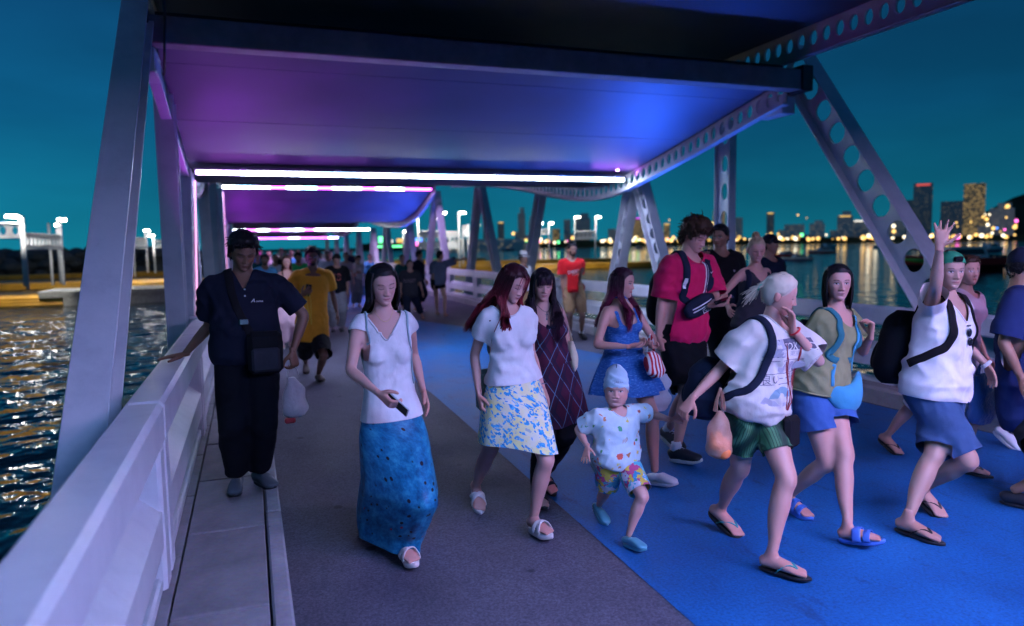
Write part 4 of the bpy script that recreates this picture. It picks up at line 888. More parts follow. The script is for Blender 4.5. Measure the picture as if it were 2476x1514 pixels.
    for sg in (1, -1):
        legtube(mb, sg, 0); armtube(mb, sg, 0)
        mb.sphere(shl[sg]-clf*sg*.012*s-up*.008*s, .054*s*(at if not fem else at*1.04), 10, 12)
    # trapezius and neck
    nk = (.049 if fem else .060)*s*d.get('neck', 1.0)
    mb.tube([nb-au*.05*s-cfw*.012*s, nb-cfw*.008*s, nb+(headc-nb)*.45-hfw2*.006*s, headc-hfw2*.02*hs-hup*.03*hs], [nk*1.35, nk*1.06, nk*.98, nk*1.0], 14)
    Vb, Fb = remesh(mb, vox, 5)
    C = [np.tile(skin, (len(Vb), 1))]; V = [Vb]; F = [Fb.tolist()]; n = len(Vb)
    hair = d.get('hair', {}); hc = np.array(hair.get('col', (.012, .01, .010)))
    fc = dict(d.get('fc', {})); fc['fem'] = fem; fc['paint_scalp'] = hair.get('kind', 'none') != 'none'
    Vh, Fh, Ch = head_mesh(fc, skin, hc, lo); V.append(Vh @ HM.T+headc); F.append([[i+n for i in f] for f in Fh]); C.append(Ch); n += len(Vh)
    for sg in (1, -1):
        S, el, w, pose, palm, hd = arms[sg]; src = HANDS_LO if lo else HANDS; Vt, Ft = src.get(pose, src['relaxed']); 
        zv = -(palm-hd*np.dot(palm, hd)); zv = unit(zv); xv = np.cross(hd, zv); Mh = np.stack([xv*(1 if sg > 0 else -1), hd, zv], 1)*s*d.get('handscale', 1.0)*(.92 if fem else 1)
        V.append(Vt @ Mh.T+w); Fq = Ft+n; F.append((Fq if sg > 0 else Fq[:, ::-1]).tolist())
        kn_ = np.tile(skin*np.array([1.03, .93, .9]), (len(Vt), 1)); C.append(kn_); n += len(Vt)
        arms[sg] = arms[sg]+(Mh,)
    sh = d.get('shoes', 'flip'); bare = sh in ('flip', 'slide', 'cross')
    if bare or sh == 'none':
        for i, sg in ((0, 1), (1, -1)):
            org, Mx, fs = feet[i]; Vt, Ft = FOOT_LO if lo else FOOT; V.append((Vt*fs) @ Mx.T+org); Fq = Ft+n
            F.append((Fq if np.linalg.det(Mx) > 0 else Fq[:, ::-1]).tolist()); C.append(np.tile(skin*np.array([1., .92, .9]), (len(Vt), 1))); n += len(Vt)
    V = np.concatenate(V); F = sum(F, []); C = np.concatenate(C)
    bo = mobj('body', (V, F), M_SKIN, root, smooth=True, col=C)
    # ---- hair
    kind = hair.get('kind', 'none'); Pl = Rl = None; capV = None
    if kind != 'none':
        ln = hair.get('n', 1.0)*(.35 if lo else 1)
        capV, capF = hair_cap(hair.get('thick', .012), hair.get('rough', .002), d.get('seed', 1), lo, hair.get('drop', 0), hair.get('top', 0), hair.get('front', 0))
        if kind == 'long': Pl, Rl = long_hair(r, int(hair.get('cnt', 420)*ln*.85), **hair.get('p', {}))
        elif kind == 'short': Pl, Rl = short_locks(r, int(hair.get('cnt', 420)*ln), **hair.get('p', {'ln': .03}))
        elif kind in ('bun', 'tied'):
            cnt = int(260*ln); Pl = []; Rl = []; tgt = np.array(hair.get('knot', (0, -.105, .02))); tt = np.linspace(0, 1, 12)
            for i in range(cnt):
                aa = r.uniform(-math.pi, math.pi); zl = zline(np.array([aa]))[0]+r.uniform(.0, .03); zz = min(zl, .09) if abs(aa) < 1.6 else r.uniform(zl, .06)
                w = math.sqrt(max(.02, 1-(zz/.119)**2)); p0 = np.array([.0745*math.sin(aa)*w, (.089 if math.cos(aa) > 0 else .098)*math.cos(aa)*w, zz])
                mid = unit(p0/np.array([.075, .095, .115])*.55+unit(tgt/np.array([.075, .095, .115]))*.6+np.array([0, 0, .25]))*np.array([.079, .099, .122])*r.uniform(1.0, 1.07)
                Pl.append(catmull(np.array([p0, .5*(p0+mid)/np.linalg.norm(.5*(p0+mid)/np.array([.079, .099, .12])), mid, tgt+r.normal(size=3)*.012]), 12)); Rl.append(.0048*r.uniform(.6, 1.2)*np.ones(12))
            kn_ = int(130*ln)
            for i in range(kn_):
                if kind == 'bun':
                    c0 = tgt*1.12; ax1 = unit(r.normal(size=3)); ax2 = unit(np.cross(ax1, r.normal(size=3))); th = tt*r.uniform(3, 6); q = hair.get('bun', .03)*r.uniform(.8, 1.1)
                    Pl.append(c0+q*(np.cos(th)[:, None]*ax1+np.sin(th)[:, None]*ax2))
                else:
                    tl_ = hair.get('tail', .12)*r.uniform(.6, 1.1); dr = np.array([r.normal()*.3, -.7+r.normal()*.2, -.5+r.normal()*.35]); 
                    Pl.append(tgt*1.05+dr*tl_*tt[:, None]-np.array([0, 0, 1])*tl_*.6*tt[:, None]**2)
                Rl.append(.0042*r.uniform(.6, 1.2)*(1-.6*tt))
            Pl = np.array(Pl); Rl = np.array(Rl)
        V, F, t, li = locks(Pl, Rl, 3)
        tip = np.array(hair.get('tip', hc)); t0 = hair.get('tip0', .45); rv = r.uniform(.65, 1.45, len(Pl))[li]
        mixv = ss(t0, t0+.4, t)[:, None]; Cc = (hc*(1-mixv)+tip*mixv)*rv[:, None]
        gr = hair.get('grey', 0)
        if gr: g = (r.random(len(Pl)) < gr)[li]; Cc[g] = np.array([.18, .18, .18])
        allV = np.concatenate([capV, V]); allF = np.concatenate([capF, F+len(capV)]); allC = np.concatenate([np.tile(hc, (len(capV), 1)), Cc])
        drp = hair.get('clip')
        mobj('hair', (allV @ HM.T+headc, allF), M_HAIR, root, smooth=True, col=allC)
    if hair.get('beardlocks'):
        pass
    ctx = dict(root=root, s=s, tor=tor, tl=tl, clf=clf, cfw=cfw, fw=fw, lf=lf, up=up, nb=nb, au=au, headc=headc, HM=HM, arms=arms, legs=legs, feet=feet, pel=pel, k=k_, Y=Y, hs=hs, shl=shl, d=d, hup=hup, hfw=hfw2)
    # ---- clothes
    def wrinkle(V, F, seed, amp, wl=.09, aniso=None):
        """soft directional folds: a few families of slanting ridges, each only in patches"""
        n = normals(V, F); q = (V-pel)/s; u = q @ clf+.6*(q @ cfw)*np.sign(q @ clf+1e-6)*-1; w = q @ au; rr = np.random.default_rng(seed); out = np.zeros(len(V))
        for al in (18, -28, 52, -64, 80):
            al = R_(al+rr.uniform(-8, 8)); L = wl*rr.uniform(.55, 1.0); ph = 2*math.pi*(u*math.cos(al)+w*math.sin(al))/L+1.6*sines(q, rr.integers(1e6), .30, 3)+rr.uniform(0, 6)
            m = np.clip(sines(q, rr.integers(1e6), .26, 4), 0, 1.2); out += (.5+.5*np.sin(ph))**2*m
        out = out-out.mean(); return V+n*(np.clip(out, -.9, 1.6)*amp*ss(.10, .27, np.linalg.norm(V-nb, axis=1)/s))[:, None]*s
    for gi, g in enumerate(d.get('wear', ())):
        ty = g['t']; e = g.get('e', .014)*s; mb = MB(); seed = d.get('seed', 1)*13+gi
        vx = g.get('vox', .0122 if not lo else .020)
        if ty == 'top':
            h0 = g.get('hem', -.03); sl = g.get('sleeve', .5); se = g.get('se', .02)*s
            torso(mb, e, h0=-.2, h1=.49 if not g.get('low') else .46, straight=g.get('straight', .3), ed=e+.004*s, hx=g.get('hx', .018)*s)
            yoke = [nb-au*.062*s+clf*q*shw*1.0 for q in (-1.02, -.6, -.3, 0, .3, .6, 1.02)]
            if sl is not None:
                dp = [V3(0, 0, 1)*b for b in (-.012, .012, .03, .032, .03, .012, -.012)]
                mb.tube(np.array(yoke)+np.array(dp)*s, np.array([(.05, .05), (.06, .055), (.066, .06), (.068, .06), (.066, .06), (.06, .055), (.05, .05)])*s*.86+e, 14, side=[0, 1, 0])
                for sg in (1, -1):
                    armtube(mb, sg, lambda t: e*.7+se*(.4+.9*max(t, 0)), t1=sl+.12, nn=16); mb.sphere(shl[sg]-clf*sg*.018*s-up*.008*s, .049*s*(at if fem else 1)+e, 10, 12)
            V, F = remesh(mb, vx, 5)
            hp_ = tor(h0); planes = [(hp_, au, vx*1.6)]
            nk_ = g.get('neck', 'crew')
            def mask(P, g=g):
                q = P-nb; u = q @ clf/s; v = q @ cfw/s; w = q @ au/s; m = ((P-hp_) @ au) < g.get('hemcurve', 0)*0
                au_ = np.abs(u)
                if nk_ == 'crew': f = np.where(v > -.01, -.058+8*u*u, -.012)
                elif nk_ == 'v': f = np.where(v > -.01, -.165+1.45*au_, -.012)
                elif nk_ == 'scoop': f = np.where(v > -.01, -.105+7*u*u, -.02)
                elif nk_ == 'polo': f = np.where(v > .0, -.10+2.1*au_, -.008)
                elif nk_ == 'tank': f = np.where(v > -.01, -.145+13*u*u, -.09+10*u*u); f = np.where(au_ > .135, -.14, f)
                elif nk_ == 'strap': f = np.where(v > -.01, -.16+0*u, -.14); f = np.where(((au_ > .075) & (au_ < .098)), .05, f)
                elif nk_ == 'tube': f = np.full(len(u), g.get('nz', -.145))+.25*np.clip(.03-np.abs(u), 0, 1)*-1
                m |= (w > f) & ((au_ < .10) | (nk_ in ('tank', 'strap', 'tube')))
                if sl is not None:
                    for sg in (1, -1):
                        S, el, *_ = arms[sg]; dd = unit(el-S); c0 = S+(el-S)*sl; qq = P-c0
                        m |= ((qq @ dd) > 0) & (np.linalg.norm(qq-np.outer(qq @ dd, dd), axis=1) < (.085 if sl < .3 else .13)*s) & (((P-nb) @ clf)*sg > .09*s)
                return m
            if sl is not None:
                for sg in (1, -1):
                    S, el, *_ = arms[sg]; dd = unit(el-S); planes.append((S+(el-S)*sl, dd, vx*1.2))
            V, F = cut(V, F, mask, planes)
            V = wrinkle(V, F, seed, g.get('amp', .0035)*1.55, g.get('wl', .13))
            o = mobj(g.get('name', 'shirt'), (V, F), g['m'], root, smooth=True); ctx['top'] = o; ctx['topVF'] = (V, F)
            if nk_ in ('crew', 'v', 'scoop') and not lo:
                # ribbed neckband along the cut edge
                E = np.concatenate([F[:, [0, 1]], F[:, [1, 2]], F[:, [2, 3]], F[:, [3, 0]]]); Es = np.sort(E, 1); kk = Es[:, 0].astype(np.int64)*len(V)+Es[:, 1]; u_, c_ = np.unique(kk, return_counts=True); bk = u_[c_ == 1]
                adj = {}
                for x_, y_ in zip(bk//len(V), bk % len(V)): adj.setdefault(x_, []).append(y_); adj.setdefault(y_, []).append(x_)
                near = [i for i in adj if np.linalg.norm(V[i]-nb) < .22*s and abs((V[i]-nb) @ clf) < .11*s]
                seen = set(); best = []
                for st in near:
                    if st in seen: continue
                    loop = [st]; seen.add(st)
                    while True:
                        nx = [q for q in adj[loop[-1]] if q not in seen]
                        if not nx: break
                        loop.append(nx[0]); seen.add(nx[0])
                    if len(loop) > len(best): best = loop
                if len(best) > 12:
                    Lp = V[best]; Lp = Lp[::2]; Lp = np.concatenate([Lp, Lp[:2]])
                    mobj('neckband', tube(Lp, .0055*s, 6, caps=False), g.get('band', g['m']), o, smooth=True)
        elif ty == 'pants':
            end = g.get('end', 1.0); fl_ = g.get('flare', .0)
            torso(mb, e, h0=-.2, h1=g.get('rise', .10), straight=0, bust=0)
            for sg in (1, -1): legtube(mb, sg, lambda t: e+g.get('loose', .012)*s*float(ss(.0, .4, np.array(t)))+fl_*s*max(0, t-.3), t1=end+.1, nn=16)
            V, F = remesh(mb, vx, 5)
            planes = []
            def cutleg(P):
                m = np.zeros(len(P), bool)
                for sg in (1, -1):
                    hj, kn, an = legs[sg]; c0 = hj+(kn-hj)*end if end <= 1 else kn+(an-kn)*(end-1); dd = unit(kn-hj) if end <= 1 else unit(an-kn); qq = P-c0
                    m |= ((qq @ dd) > 0) & (np.linalg.norm(qq-np.outer(qq @ dd, dd), axis=1) < .2*s) & (np.linalg.norm(P-c0, axis=1) < np.linalg.norm(P-(legs[-sg][0]+(legs[-sg][1]-legs[-sg][0])*end if end <= 1 else legs[-sg][1]+(legs[-sg][2]-legs[-sg][1])*(end-1)), axis=1))
                return m
            for sg in (1, -1):
                hj, kn, an = legs[sg]; planes.append((hj+(kn-hj)*end if end <= 1 else kn+(an-kn)*(end-1), unit(kn-hj) if end <= 1 else unit(an-kn), vx*1.3))
            V, F = cut(V, F, cutleg, planes)
            V = wrinkle(V, F, seed, g.get('amp', .005), g.get('wl', .12))
            o = mobj(g.get('name', 'shorts'), (V, F), g['m'], root, smooth=True); ctx['pants'] = o; ctx['pantsVF'] = (V, F)
        elif ty == 'skirt':
            # lofted: waist -> hem, folds grow downwards
            h0 = g.get('top', .12); Lz = g['len']*s; m = 40; nc = 72; th = np.arange(nc)*2*math.pi/nc; V = []; UV = []
            w0 = np.interp(h0, [q[0] for q in RB], [q[1] for q in RB])*thin*wid*s+e; d0 = np.interp(h0, [q[0] for q in RB], [q[2] for q in RB])*thin*belly(h0)*s+e
            mid = .5*(legs[1][1]+legs[-1][1]); bot = .5*(legs[1][2]+legs[-1][2]); c0 = tor(h0)
            LS = []
            for sg in (1, -1):
                hj, kn, an = legs[sg]
                for tq in np.linspace(0, 2, 41):
                    pc = hj+(kn-hj)*tq if tq <= 1 else kn+(an-kn)*(tq-1); LS.append((*pc, np.interp(tq, [0, .2, .5, .8, 1.0, 1.35, 1.85, 2], [.088, .088, .075, .062, .058, .056, .037, .034])*lt*s+.010*s+g.get('gap', .010)*s))
            LS = np.array(LS); HS = []; CX = []; folw = g.get('follow', .6)
            for i in range(m):
                t = i/(m-1); zc = c0[2]-Lz*t
                if zc > pel[2]: cx = c0+(pel-c0)*min(1, t*Lz/max(1e-6, (c0[2]-pel[2])))
                elif zc > mid[2]: cx = pel+(mid-pel)*np.clip((pel[2]-zc)/(pel[2]-mid[2]), 0, 1)*folw
                else: cx = (pel+(mid-pel)*folw)+(bot-mid)*np.clip((mid[2]-zc)/(mid[2]-bot[2]), 0, 1)*folw
                hh = h0-(c0[2]-zc)/s
                wb = np.interp(max(hh, -.01), [q[0] for q in RB], [q[1] for q in RB])*thin*wid*s+e; db = np.interp(max(hh, -.01), [q[0] for q in RB], [q[2] for q in RB])*thin*belly(hh)*s+e
                fl_ = np.interp(t, [x[0] for x in g['flare']], [x[1] for x in g['flare']])*s
                wst = ss(.0, .10, np.array(t)); rx = wb-e+(e*wst)+fl_; ry = db-e+e*wst+fl_*.9
                hsup = np.sqrt((rx*np.cos(th))**2+(ry*np.sin(th))**2)
                dz = np.abs(LS[:, 2]-zc); ok = dz < LS[:, 3]; rh = np.sqrt(np.maximum(LS[:, 3]**2-dz**2, 0))
                for q, r_ in zip(LS[ok, :3]-cx, rh[ok]): hsup = np.maximum(hsup, (q @ lf)*np.cos(th)+(q @ -fw)*np.sin(th)+r_)
                HS.append(hsup); CX.append((cx[0], cx[1], zc))
            HS = np.array(HS)
            for i in range(1, m): HS[i] = np.maximum(HS[i], HS[i-1]*(.985 if i > m*.25 else .97))     # cloth hangs, it does not tuck under
            for _ in range(5):
                HS = .25*np.roll(HS, 1, 1)+.5*HS+.25*np.roll(HS, -1, 1); q = HS.copy(); q[1:-1] = .25*HS[:-2]+.5*HS[1:-1]+.25*HS[2:]; HS = np.maximum(q, HS-.001)
            for i in range(m):
                t = i/(m-1); fa_ = g.get('fold', .012)*s*ss(.05, .9, t); nfold = g.get('nf', 9)
                ripple = fa_*(np.sin(nfold*th+1.2*np.sin(2*th+seed)+.6*t)+.5*np.sin(nfold*1.6*th+seed*1.7+t)+1.3)
                hsup = HS[i]; dh = (np.roll(hsup, -1)-np.roll(hsup, 1))/(2*2*math.pi/nc); hs2 = hsup+ripple
                xx = hs2*np.cos(th)-dh*np.sin(th)*.9; yy = hs2*np.sin(th)+dh*np.cos(th)*.9
                xc, yc = np.append(xx, xx[0]), np.append(yy, yy[0]); al = np.concatenate([[0], np.cumsum(np.hypot(np.diff(xc), np.diff(yc)))]); tg = np.arange(nc)/nc*al[-1]
                xx, yy = np.interp(tg, al, xc), np.interp(tg, al, yc); thq = np.interp(tg, al, np.append(th, 2*math.pi))
                ring = np.array(CX[i])+np.outer(xx, lf)+np.outer(yy, -fw)
                ring[:, 2] += g.get('slant', 0)*s*t*np.cos(th)+.006*s*np.sin(3*th+seed)*t
                V.append(ring); fr0 = np.interp(1.5*math.pi, np.append(th, 2*math.pi), al); UV += [(q-fr0, t*g['len']) for q in tg]
            V = np.concatenate(V); F = np.array([[i*nc+j, i*nc+(j+1) % nc, (i+1)*nc+(j+1) % nc, (i+1)*nc+j] for i in range(m-1) for j in range(nc)])
            o = mobj(g.get('name', 'skirt'), (V, F), g['m'], root, smooth=True, uv=np.array(UV)); ctx['skirt'] = o; ctx['skirtVF'] = (V, F)
    # ---- footwear
    for i, sg in ((0, 1), (1, -1)):
        org, Mx, fs = feet[i]; shoe(sh, d.get('shoem'), root, org, Mx*fs, d, i)
    return ctx

def sole_pts(n=28, grow=1.0):
    P = []
    for i in range(n):
        t = i/n*2*math.pi; y = .062+.128*math.cos(t)*grow
        w = np.interp((y+.07)/.26, [0, .1, .3, .5, .75, .92, 1], [.024, .034, .033, .036, .047, .04, .028])*grow
        P.append((w*math.sin(t)*(1.0 if abs(math.cos(t)) < .97 else .8)+.006*ss(.05, .18, np.array(y)), y))
    return np.array(P)
def shoe(kind, mats, root, org, M, d, i):
    if kind in (None, 'none'): return
    A, B = mats if isinstance(mats, tuple) else (mats, mats)
    def put(name, mb, m, par, smooth=True):
        V, F = mb.get(); V = V @ M.T+org; F = F if np.linalg.det(M) > 0 else [f[::-1] for f in F]; return mobj(name, (V, F), m, par, smooth=smooth)
    th = {'flip': .018, 'slide': .024, 'cross': .032, 'clog': .022, 'sneaker': .024, 'shoe': .016}[kind]
    sp = sole_pts(grow=1.06 if kind in ('clog', 'sneaker', 'shoe') else 1.02); n = len(sp); mb = MB(); V = []
    for z, k in ((-th, .97), (-th*.8, 1.02), (-.003, 1.03), (.0, .99)): V += [(x*k, (y-.062)*k+.062, z+(.012*max(0, (y-.12)/.07)**2 if kind != 'flip' else 0)) for x, y in sp]
    F = [[q*n+j, q*n+(j+1) % n, (q+1)*n+(j+1) % n, (q+1)*n+j] for q in range(3) for j in range(n)]+[list(range(n))[::-1], list(range(3*n, 4*n))]
    mb.add(V, F); nm = {'flip': 'flip_flop', 'slide': 'slide_sandal', 'cross': 'slide_sandal', 'clog': 'clog', 'sneaker': 'sneaker', 'shoe': 'shoe'}[kind]
    so_ = put(nm, mb, B, root)
    mb = MB()
    def strap(y0, y1, z, w, h=.0035, x0=-.044, x1=.05):
        P = [(x0, y0, .0), (x0*1.02, y0+(y1-y0)*.12, .02), (x0*.6, y0+(y1-y0)*.3, z*.88), (0, (y0+y1)/2, z), (x1*.6, y0+(y1-y0)*.7, z*.86), (x1*1.02, y0+(y1-y0)*.88, .018), (x1, y1, .0)]
        P = catmull(np.array(P, float), 14); mb.tube(P, np.tile([w/2, h], (14, 1)), 8, side=np.tile([0, 1., .0], (14, 1)), e=3)
    if kind == 'cross': strap(.045, .115, .062, .036); strap(.115, .045, .066, .036)
    elif kind == 'slide': strap(.05, .05, .068, .05); strap(.105, .105, .052, .04)
    elif kind == 'flip':
        for x in (-.04, .043): mb.tube(catmull(np.array([(x, .03, .0), (x*.95, .05, .022), (x*.45+.005, .09, .045), (.016, .125, .034), (.018, .14, .006)]), 10), np.tile([.009, .004], (10, 1)), 6, side=[1, 0, 0])
    if mb.n: put('strap', mb, A, so_)
    if kind in ('clog', 'sneaker', 'shoe'):
        mb = MB(); hi = {'clog': .055, 'sneaker': .075, 'shoe': .07}[kind]
        P = [(0, -.068, .025), (0, -.055, .03), (0, -.02, .034), (0, .02, .034), (.002, .06, .03), (.005, .10, .024), (.008, .14, .019), (.008, .175, .014), (.007, .19, .012)]
        Rr = [(.02, .02), (.033, hi*.5), (.037, hi*.52), (.038, hi*.5), (.041, .042), (.046, .034), (.047, .027), (.037, .018), (.014, .008)]
        mb.tube(catmull(np.array(P, float), 22), catmull(np.array(Rr, float), 22), 16, side=np.tile([1., 0, 0], (22, 1)), e=2.5)
        u = put('upper', mb, A, so_)
        if kind == 'sneaker':
            mb = MB()
            for k in range(5):
                y = .035+k*.018; z = .078-k*.0085; mb.tube([(-.022, y, z-.006), (0, y+.003, z+.004), (.022, y, z-.006)], [.003]*3, 5)
            mb.tube([(0, -.02, .06), (0, 0, .10), (0, 0, .12)], [.036, .037, .036], 12); put('laces', mb, MATS['white_cloth'], so_)

# ------------------------------------------------------------------ fabrics
def vor(t, v, sc, rnd=1.0, feat='F1'):
    n = N(t, 'ShaderNodeTexVoronoi'); n.feature = feat; n.inputs['Scale'].default_value = sc; n.inputs['Randomness'].default_value = rnd; t.links.new(v, n.inputs['Vector']); return n
def fabric(name, fn, rough=.85, kind='Object'):
    m, t, b = nodes(name); v = coord(t, kind); t.links.new(fn(t, v), b.inputs['Base Color']); b.inputs['Roughness'].default_value = rough; b.inputs['Specular IOR Level'].default_value = .25
    bump(t, b, noise(t, coord(t), 24, 3).outputs['Fac'], .3, .01); return m
def warp(t, v, sc, amt):
    n = noise(t, v, sc, 2); return mixc(t, amt, v, n.outputs['Color'], 'LINEAR_LIGHT')
def f_floral(t, v):
    w = warp(t, v, 22, .035); a = vor(t, w, 44); c = rampn(t, noise(t, v, 9, 2).outputs['Fac'], ((.35, (.78, .80, .70)), (.6, (.80, .78, .36))))
    blob = rampn(t, a.outputs['Distance'], ((.52, (1, 1, 1)), (.58, (0, 0, 0)))); pick = rampn(t, a.outputs['Color'], ((.36, (0, 0, 0)), (.39, (1, 1, 1))))
    blue = rampn(t, vor(t, v, 55).outputs['Color'], ((.2, (.02, .28, .62)), (.8, (.10, .50, .78))))
    c = mixc(t, mixc(t, 1.0, blob, pick, 'MULTIPLY'), c, blue); d = vor(t, v, 48); return mixc(t, rampn(t, d.outputs['Distance'], ((.16, (1, 1, 1)), (.2, (0, 0, 0)))), c, (.85, .75, .25))
def f_blueskirt(t, v):
    n = noise(t, v, 14, 5, .7); c = rampn(t, n.outputs['Fac'], ((.3, (.005, .05, .14)), (.5, (.01, .17, .34)), (.7, (.05, .36, .55))))
    a = vor(t, v, 21, .75); c = mixc(t, rampn(t, a.outputs['Distance'], ((.19, (1, 1, 1)), (.24, (0, 0, 0)))), c, (.012, .008, .02))
    b = vor(t, coord(t, 'UV', (1, 1, 1), (0, 0, .3)), 13, .9); return mixc(t, rampn(t, b.outputs['Distance'], ((.09, (1, 1, 1)), (.12, (0, 0, 0)))), c, (.30, .02, .05))
def f_plaid(t, v):
    c = (.045, .008, .02); out = rampn(t, noise(t, v, 5, 3).outputs['Fac'], ((.3, (.03, .008, .028)), (.7, (.085, .012, .035))))
    for rot in (.62, -.62):
        w = N(t, 'ShaderNodeTexWave', wave_profile='SAW'); w.inputs['Scale'].default_value = 2.6; w.inputs['Distortion'].default_value = .4; w.inputs['Detail'].default_value = 1; t.links.new(coord(t, 'Object', (1.3, 0.3, 1), (0, rot, 0)), w.inputs['Vector'])
        out = mixc(t, rampn(t, w.outputs['Fac'], ((.0, (0, 0, 0)), (.3, (.8, .8, .8)), (.31, (0, 0, 0)))), out, (.012, .012, .035))
        out = mixc(t, rampn(t, w.outputs['Fac'], ((.955, (0, 0, 0)), (.97, (1, 1, 1)))), out, (.10, .22, .34))
    return out
def f_motif(t, v):
    c = rampn(t, noise(t, v, 20, 3).outputs['Fac'], ((.3, (.50, .66, .74)), (.7, (.60, .75, .80)))); w = warp(t, v, 40, .02)
    for sc, cols in ((15, ((.62, .12, .08), (.10, .42, .22), (.75, .62, .15))), (21, ((.08, .30, .12), (.55, .25, .12), (.75, .7, .2)))):
        a = vor(t, w, sc, .9); col = rampn(t, a.outputs['Color'], ((.3, cols[0]), (.5, cols[1]), (.7, cols[2])), 'CONSTANT')
        pk = rampn(t, vor(t, v, sc*.6, 1).outputs['Color'], ((.45, (0, 0, 0)), (.5, (1, 1, 1)))); c = mixc(t, mixc(t, 1, pk, rampn(t, a.outputs['Distance'], ((.24, (1, 1, 1)), (.29, (0, 0, 0)))), 'MULTIPLY'), c, col)
    return c
def f_tropic(t, v):
    w = warp(t, v, 30, .05); a = vor(t, w, 26); return rampn(t, a.outputs['Color'], ((.0, (.05, .30, .50)), (.3, (.55, .08, .22)), (.45, (.10, .45, .55)), (.6, (.75, .55, .08)), (.75, (.62, .60, .70)), (.9, (.45, .06, .08))), 'CONSTANT')
def f_greenwave(t, v):
    w = N(t, 'ShaderNodeTexWave'); w.inputs['Scale'].default_value = 3.2; w.inputs['Distortion'].default_value = 9; w.inputs['Detail'].default_value = 1.5; w.inputs['Detail Scale'].default_value = .6; t.links.new(v, w.inputs['Vector'])
    w2 = N(t, 'ShaderNodeTexWave'); w2.inputs['Scale'].default_value = 26; w2.inputs['Distortion'].default_value = 22; w2.inputs['Detail Scale'].default_value = .12; t.links.new(v, w2.inputs['Vector'])
    c = rampn(t, w.outputs['Fac'], ((.1, (.008, .035, .02)), (.6, (.02, .10, .045)), (1, (.10, .26, .12)))); return mixc(t, rampn(t, w2.outputs['Fac'], ((.7, (0, 0, 0)), (.9, (.7, .7, .7)))), c, (.006, .02, .014))
def f_bluedress(t, v):
    n = noise(t, coord(t, 'Object', (40, 40, 160)), 1, 2); return rampn(t, n.outputs['Fac'], ((.35, (.02, .10, .34)), (.6, (.04, .17, .48)), (.72, (.18, .34, .62))))
def f_stripe(t, v):
    w = N(t, 'ShaderNodeTexWave'); w.inputs['Scale'].default_value = 11; w.inputs['Distortion'].default_value = .6; t.links.new(v, w.inputs['Vector']); return rampn(t, w.outputs['Fac'], ((.47, (.55, .03, .05)), (.53, (.8, .76, .74))))
F_FLOR = fabric('floral_cloth', f_floral, kind='UV'); F_BSK = fabric('blue_dotted_satin', f_blueskirt, .5, 'UV'); F_PLAID = fabric('dark_plaid', f_plaid); F_MOTIF = fabric('motif_cotton', f_motif); F_TROP = fabric('tropical_print', f_tropic); F_GRW = fabric('green_wave_print', f_greenwave, .6); F_BDR = fabric('blue_stitched_cotton', f_bluedress); F_STR = fabric('red_white_stripe', f_stripe)
def cl(n, c, **k): return cloth('cloth_'+n, c, **k)
C_WHITE = cl('white', (.72, .72, .74)); C_NAVYPOLO = cl('navy_polo', (.010, .013, .026)); C_BLACKP = cl('black_trouser', (.006, .007, .011)); C_MAG = cl('crimson', (.55, .012, .085)); C_RED = cl('red', (.55, .012, .016)); C_BLK = cl('black', (.010, .010, .012)); C_DNAVY = cl('dark_navy', (.012, .017, .035)); C_CREAM = cl('cream', (.60, .57, .53)); C_OLIVE = cl('olive', (.26, .26, .13)); C_DENIM = cl('blue_shorts', (.045, .12, .34)); C_STEEL = cl('steel_blue', (.045, .095, .20)); C_YEL = cl('mustard', (.66, .29, .022)); C_TAN = cl('tan', (.34, .21, .10)); C_ROSE = cl('dusty_rose', (.36, .21, .23)); C_PINK = cl('pale_pink', (.62, .42, .48)); C_GRN = cl('kelly_green', (.03, .36, .10)); C_SKY = cl('sky_blue', (.10, .36, .62)); C_GREY = cl('grey', (.20, .20, .22)); C_BGREY = cl('blue_grey', (.13, .15, .22)); C_LIGHT = cl('light_beige', (.60, .55, .54)); C_ROYAL = cl('royal_blue', (.02, .035, .12)); C_TEAL = cl('dark_teal', (.02, .12, .12)); C_AQUA = cl('aqua_bag', (.06, .32, .50)); C_CHAR = cl('charcoal', (.035, .035, .045)); C_IVORY = cl('ivory', (.72, .64, .46)); C_HAT = cl('pale_blue_beanie', (.38, .55, .66))
S_WH = plain('sandal_white', (.72, .66, .64), .55); S_BL = plain('sandal_black', (.012, .011, .012), .55); S_TEAL = plain('strap_teal', (.03, .30, .28), .5); S_BLUE = plain('slide_blue', (.06, .18, .62), .55); S_CLOG = plain('clog_white', (.62, .68, .70), .5); S_AQ = plain('clog_silver_blue', (.12, .40, .50), .3, .3); S_DK = plain('shoe_dark', (.02, .022, .03), .5); S_GREYB = plain('shoe_greyblue', (.08, .10, .12), .6); S_SOLE = plain('sole_white', (.65, .65, .62), .6); S_BRN = plain('shoe_brown', (.04, .022, .015), .5); S_TAN = plain('sandal_tan', (.28, .16, .09), .6)
M_PHONE = plain('phone_black', (.01, .01, .012), .15); M_PHONEW = plain('phone_silver', (.55, .57, .6), .2); M_METAL = plain('silver', (.7, .7, .7), .25, 1.0); M_GOLD = plain('gilt', (.7, .5, .2), .3, 1.0)
def film(name, c, a):
    m, t, b = nodes(name); b.inputs['Base Color'].default_value = (*c, 1); b.inputs['Roughness'].default_value = .3; b.inputs['Alpha'].default_value = a; bump(t, b, noise(t, coord(t), 30, 3).outputs['Fac'], .8, .02); return m
M_FILM = film('white_plastic_film', (.8, .82, .85), .5); M_FILMP = film('peach_plastic_film', (.85, .5, .36), .4); M_FILMB = film('blue_plastic_film', (.03, .12, .38), .8)
PALE = (.60, .325, .275); FAIR = (.56, .295, .24); LIGHT = (.48, .26, .19); TAN = (.33, .17, .11); BROWN = (.20, .105, .065); DEEP = (.155, .08, .05)
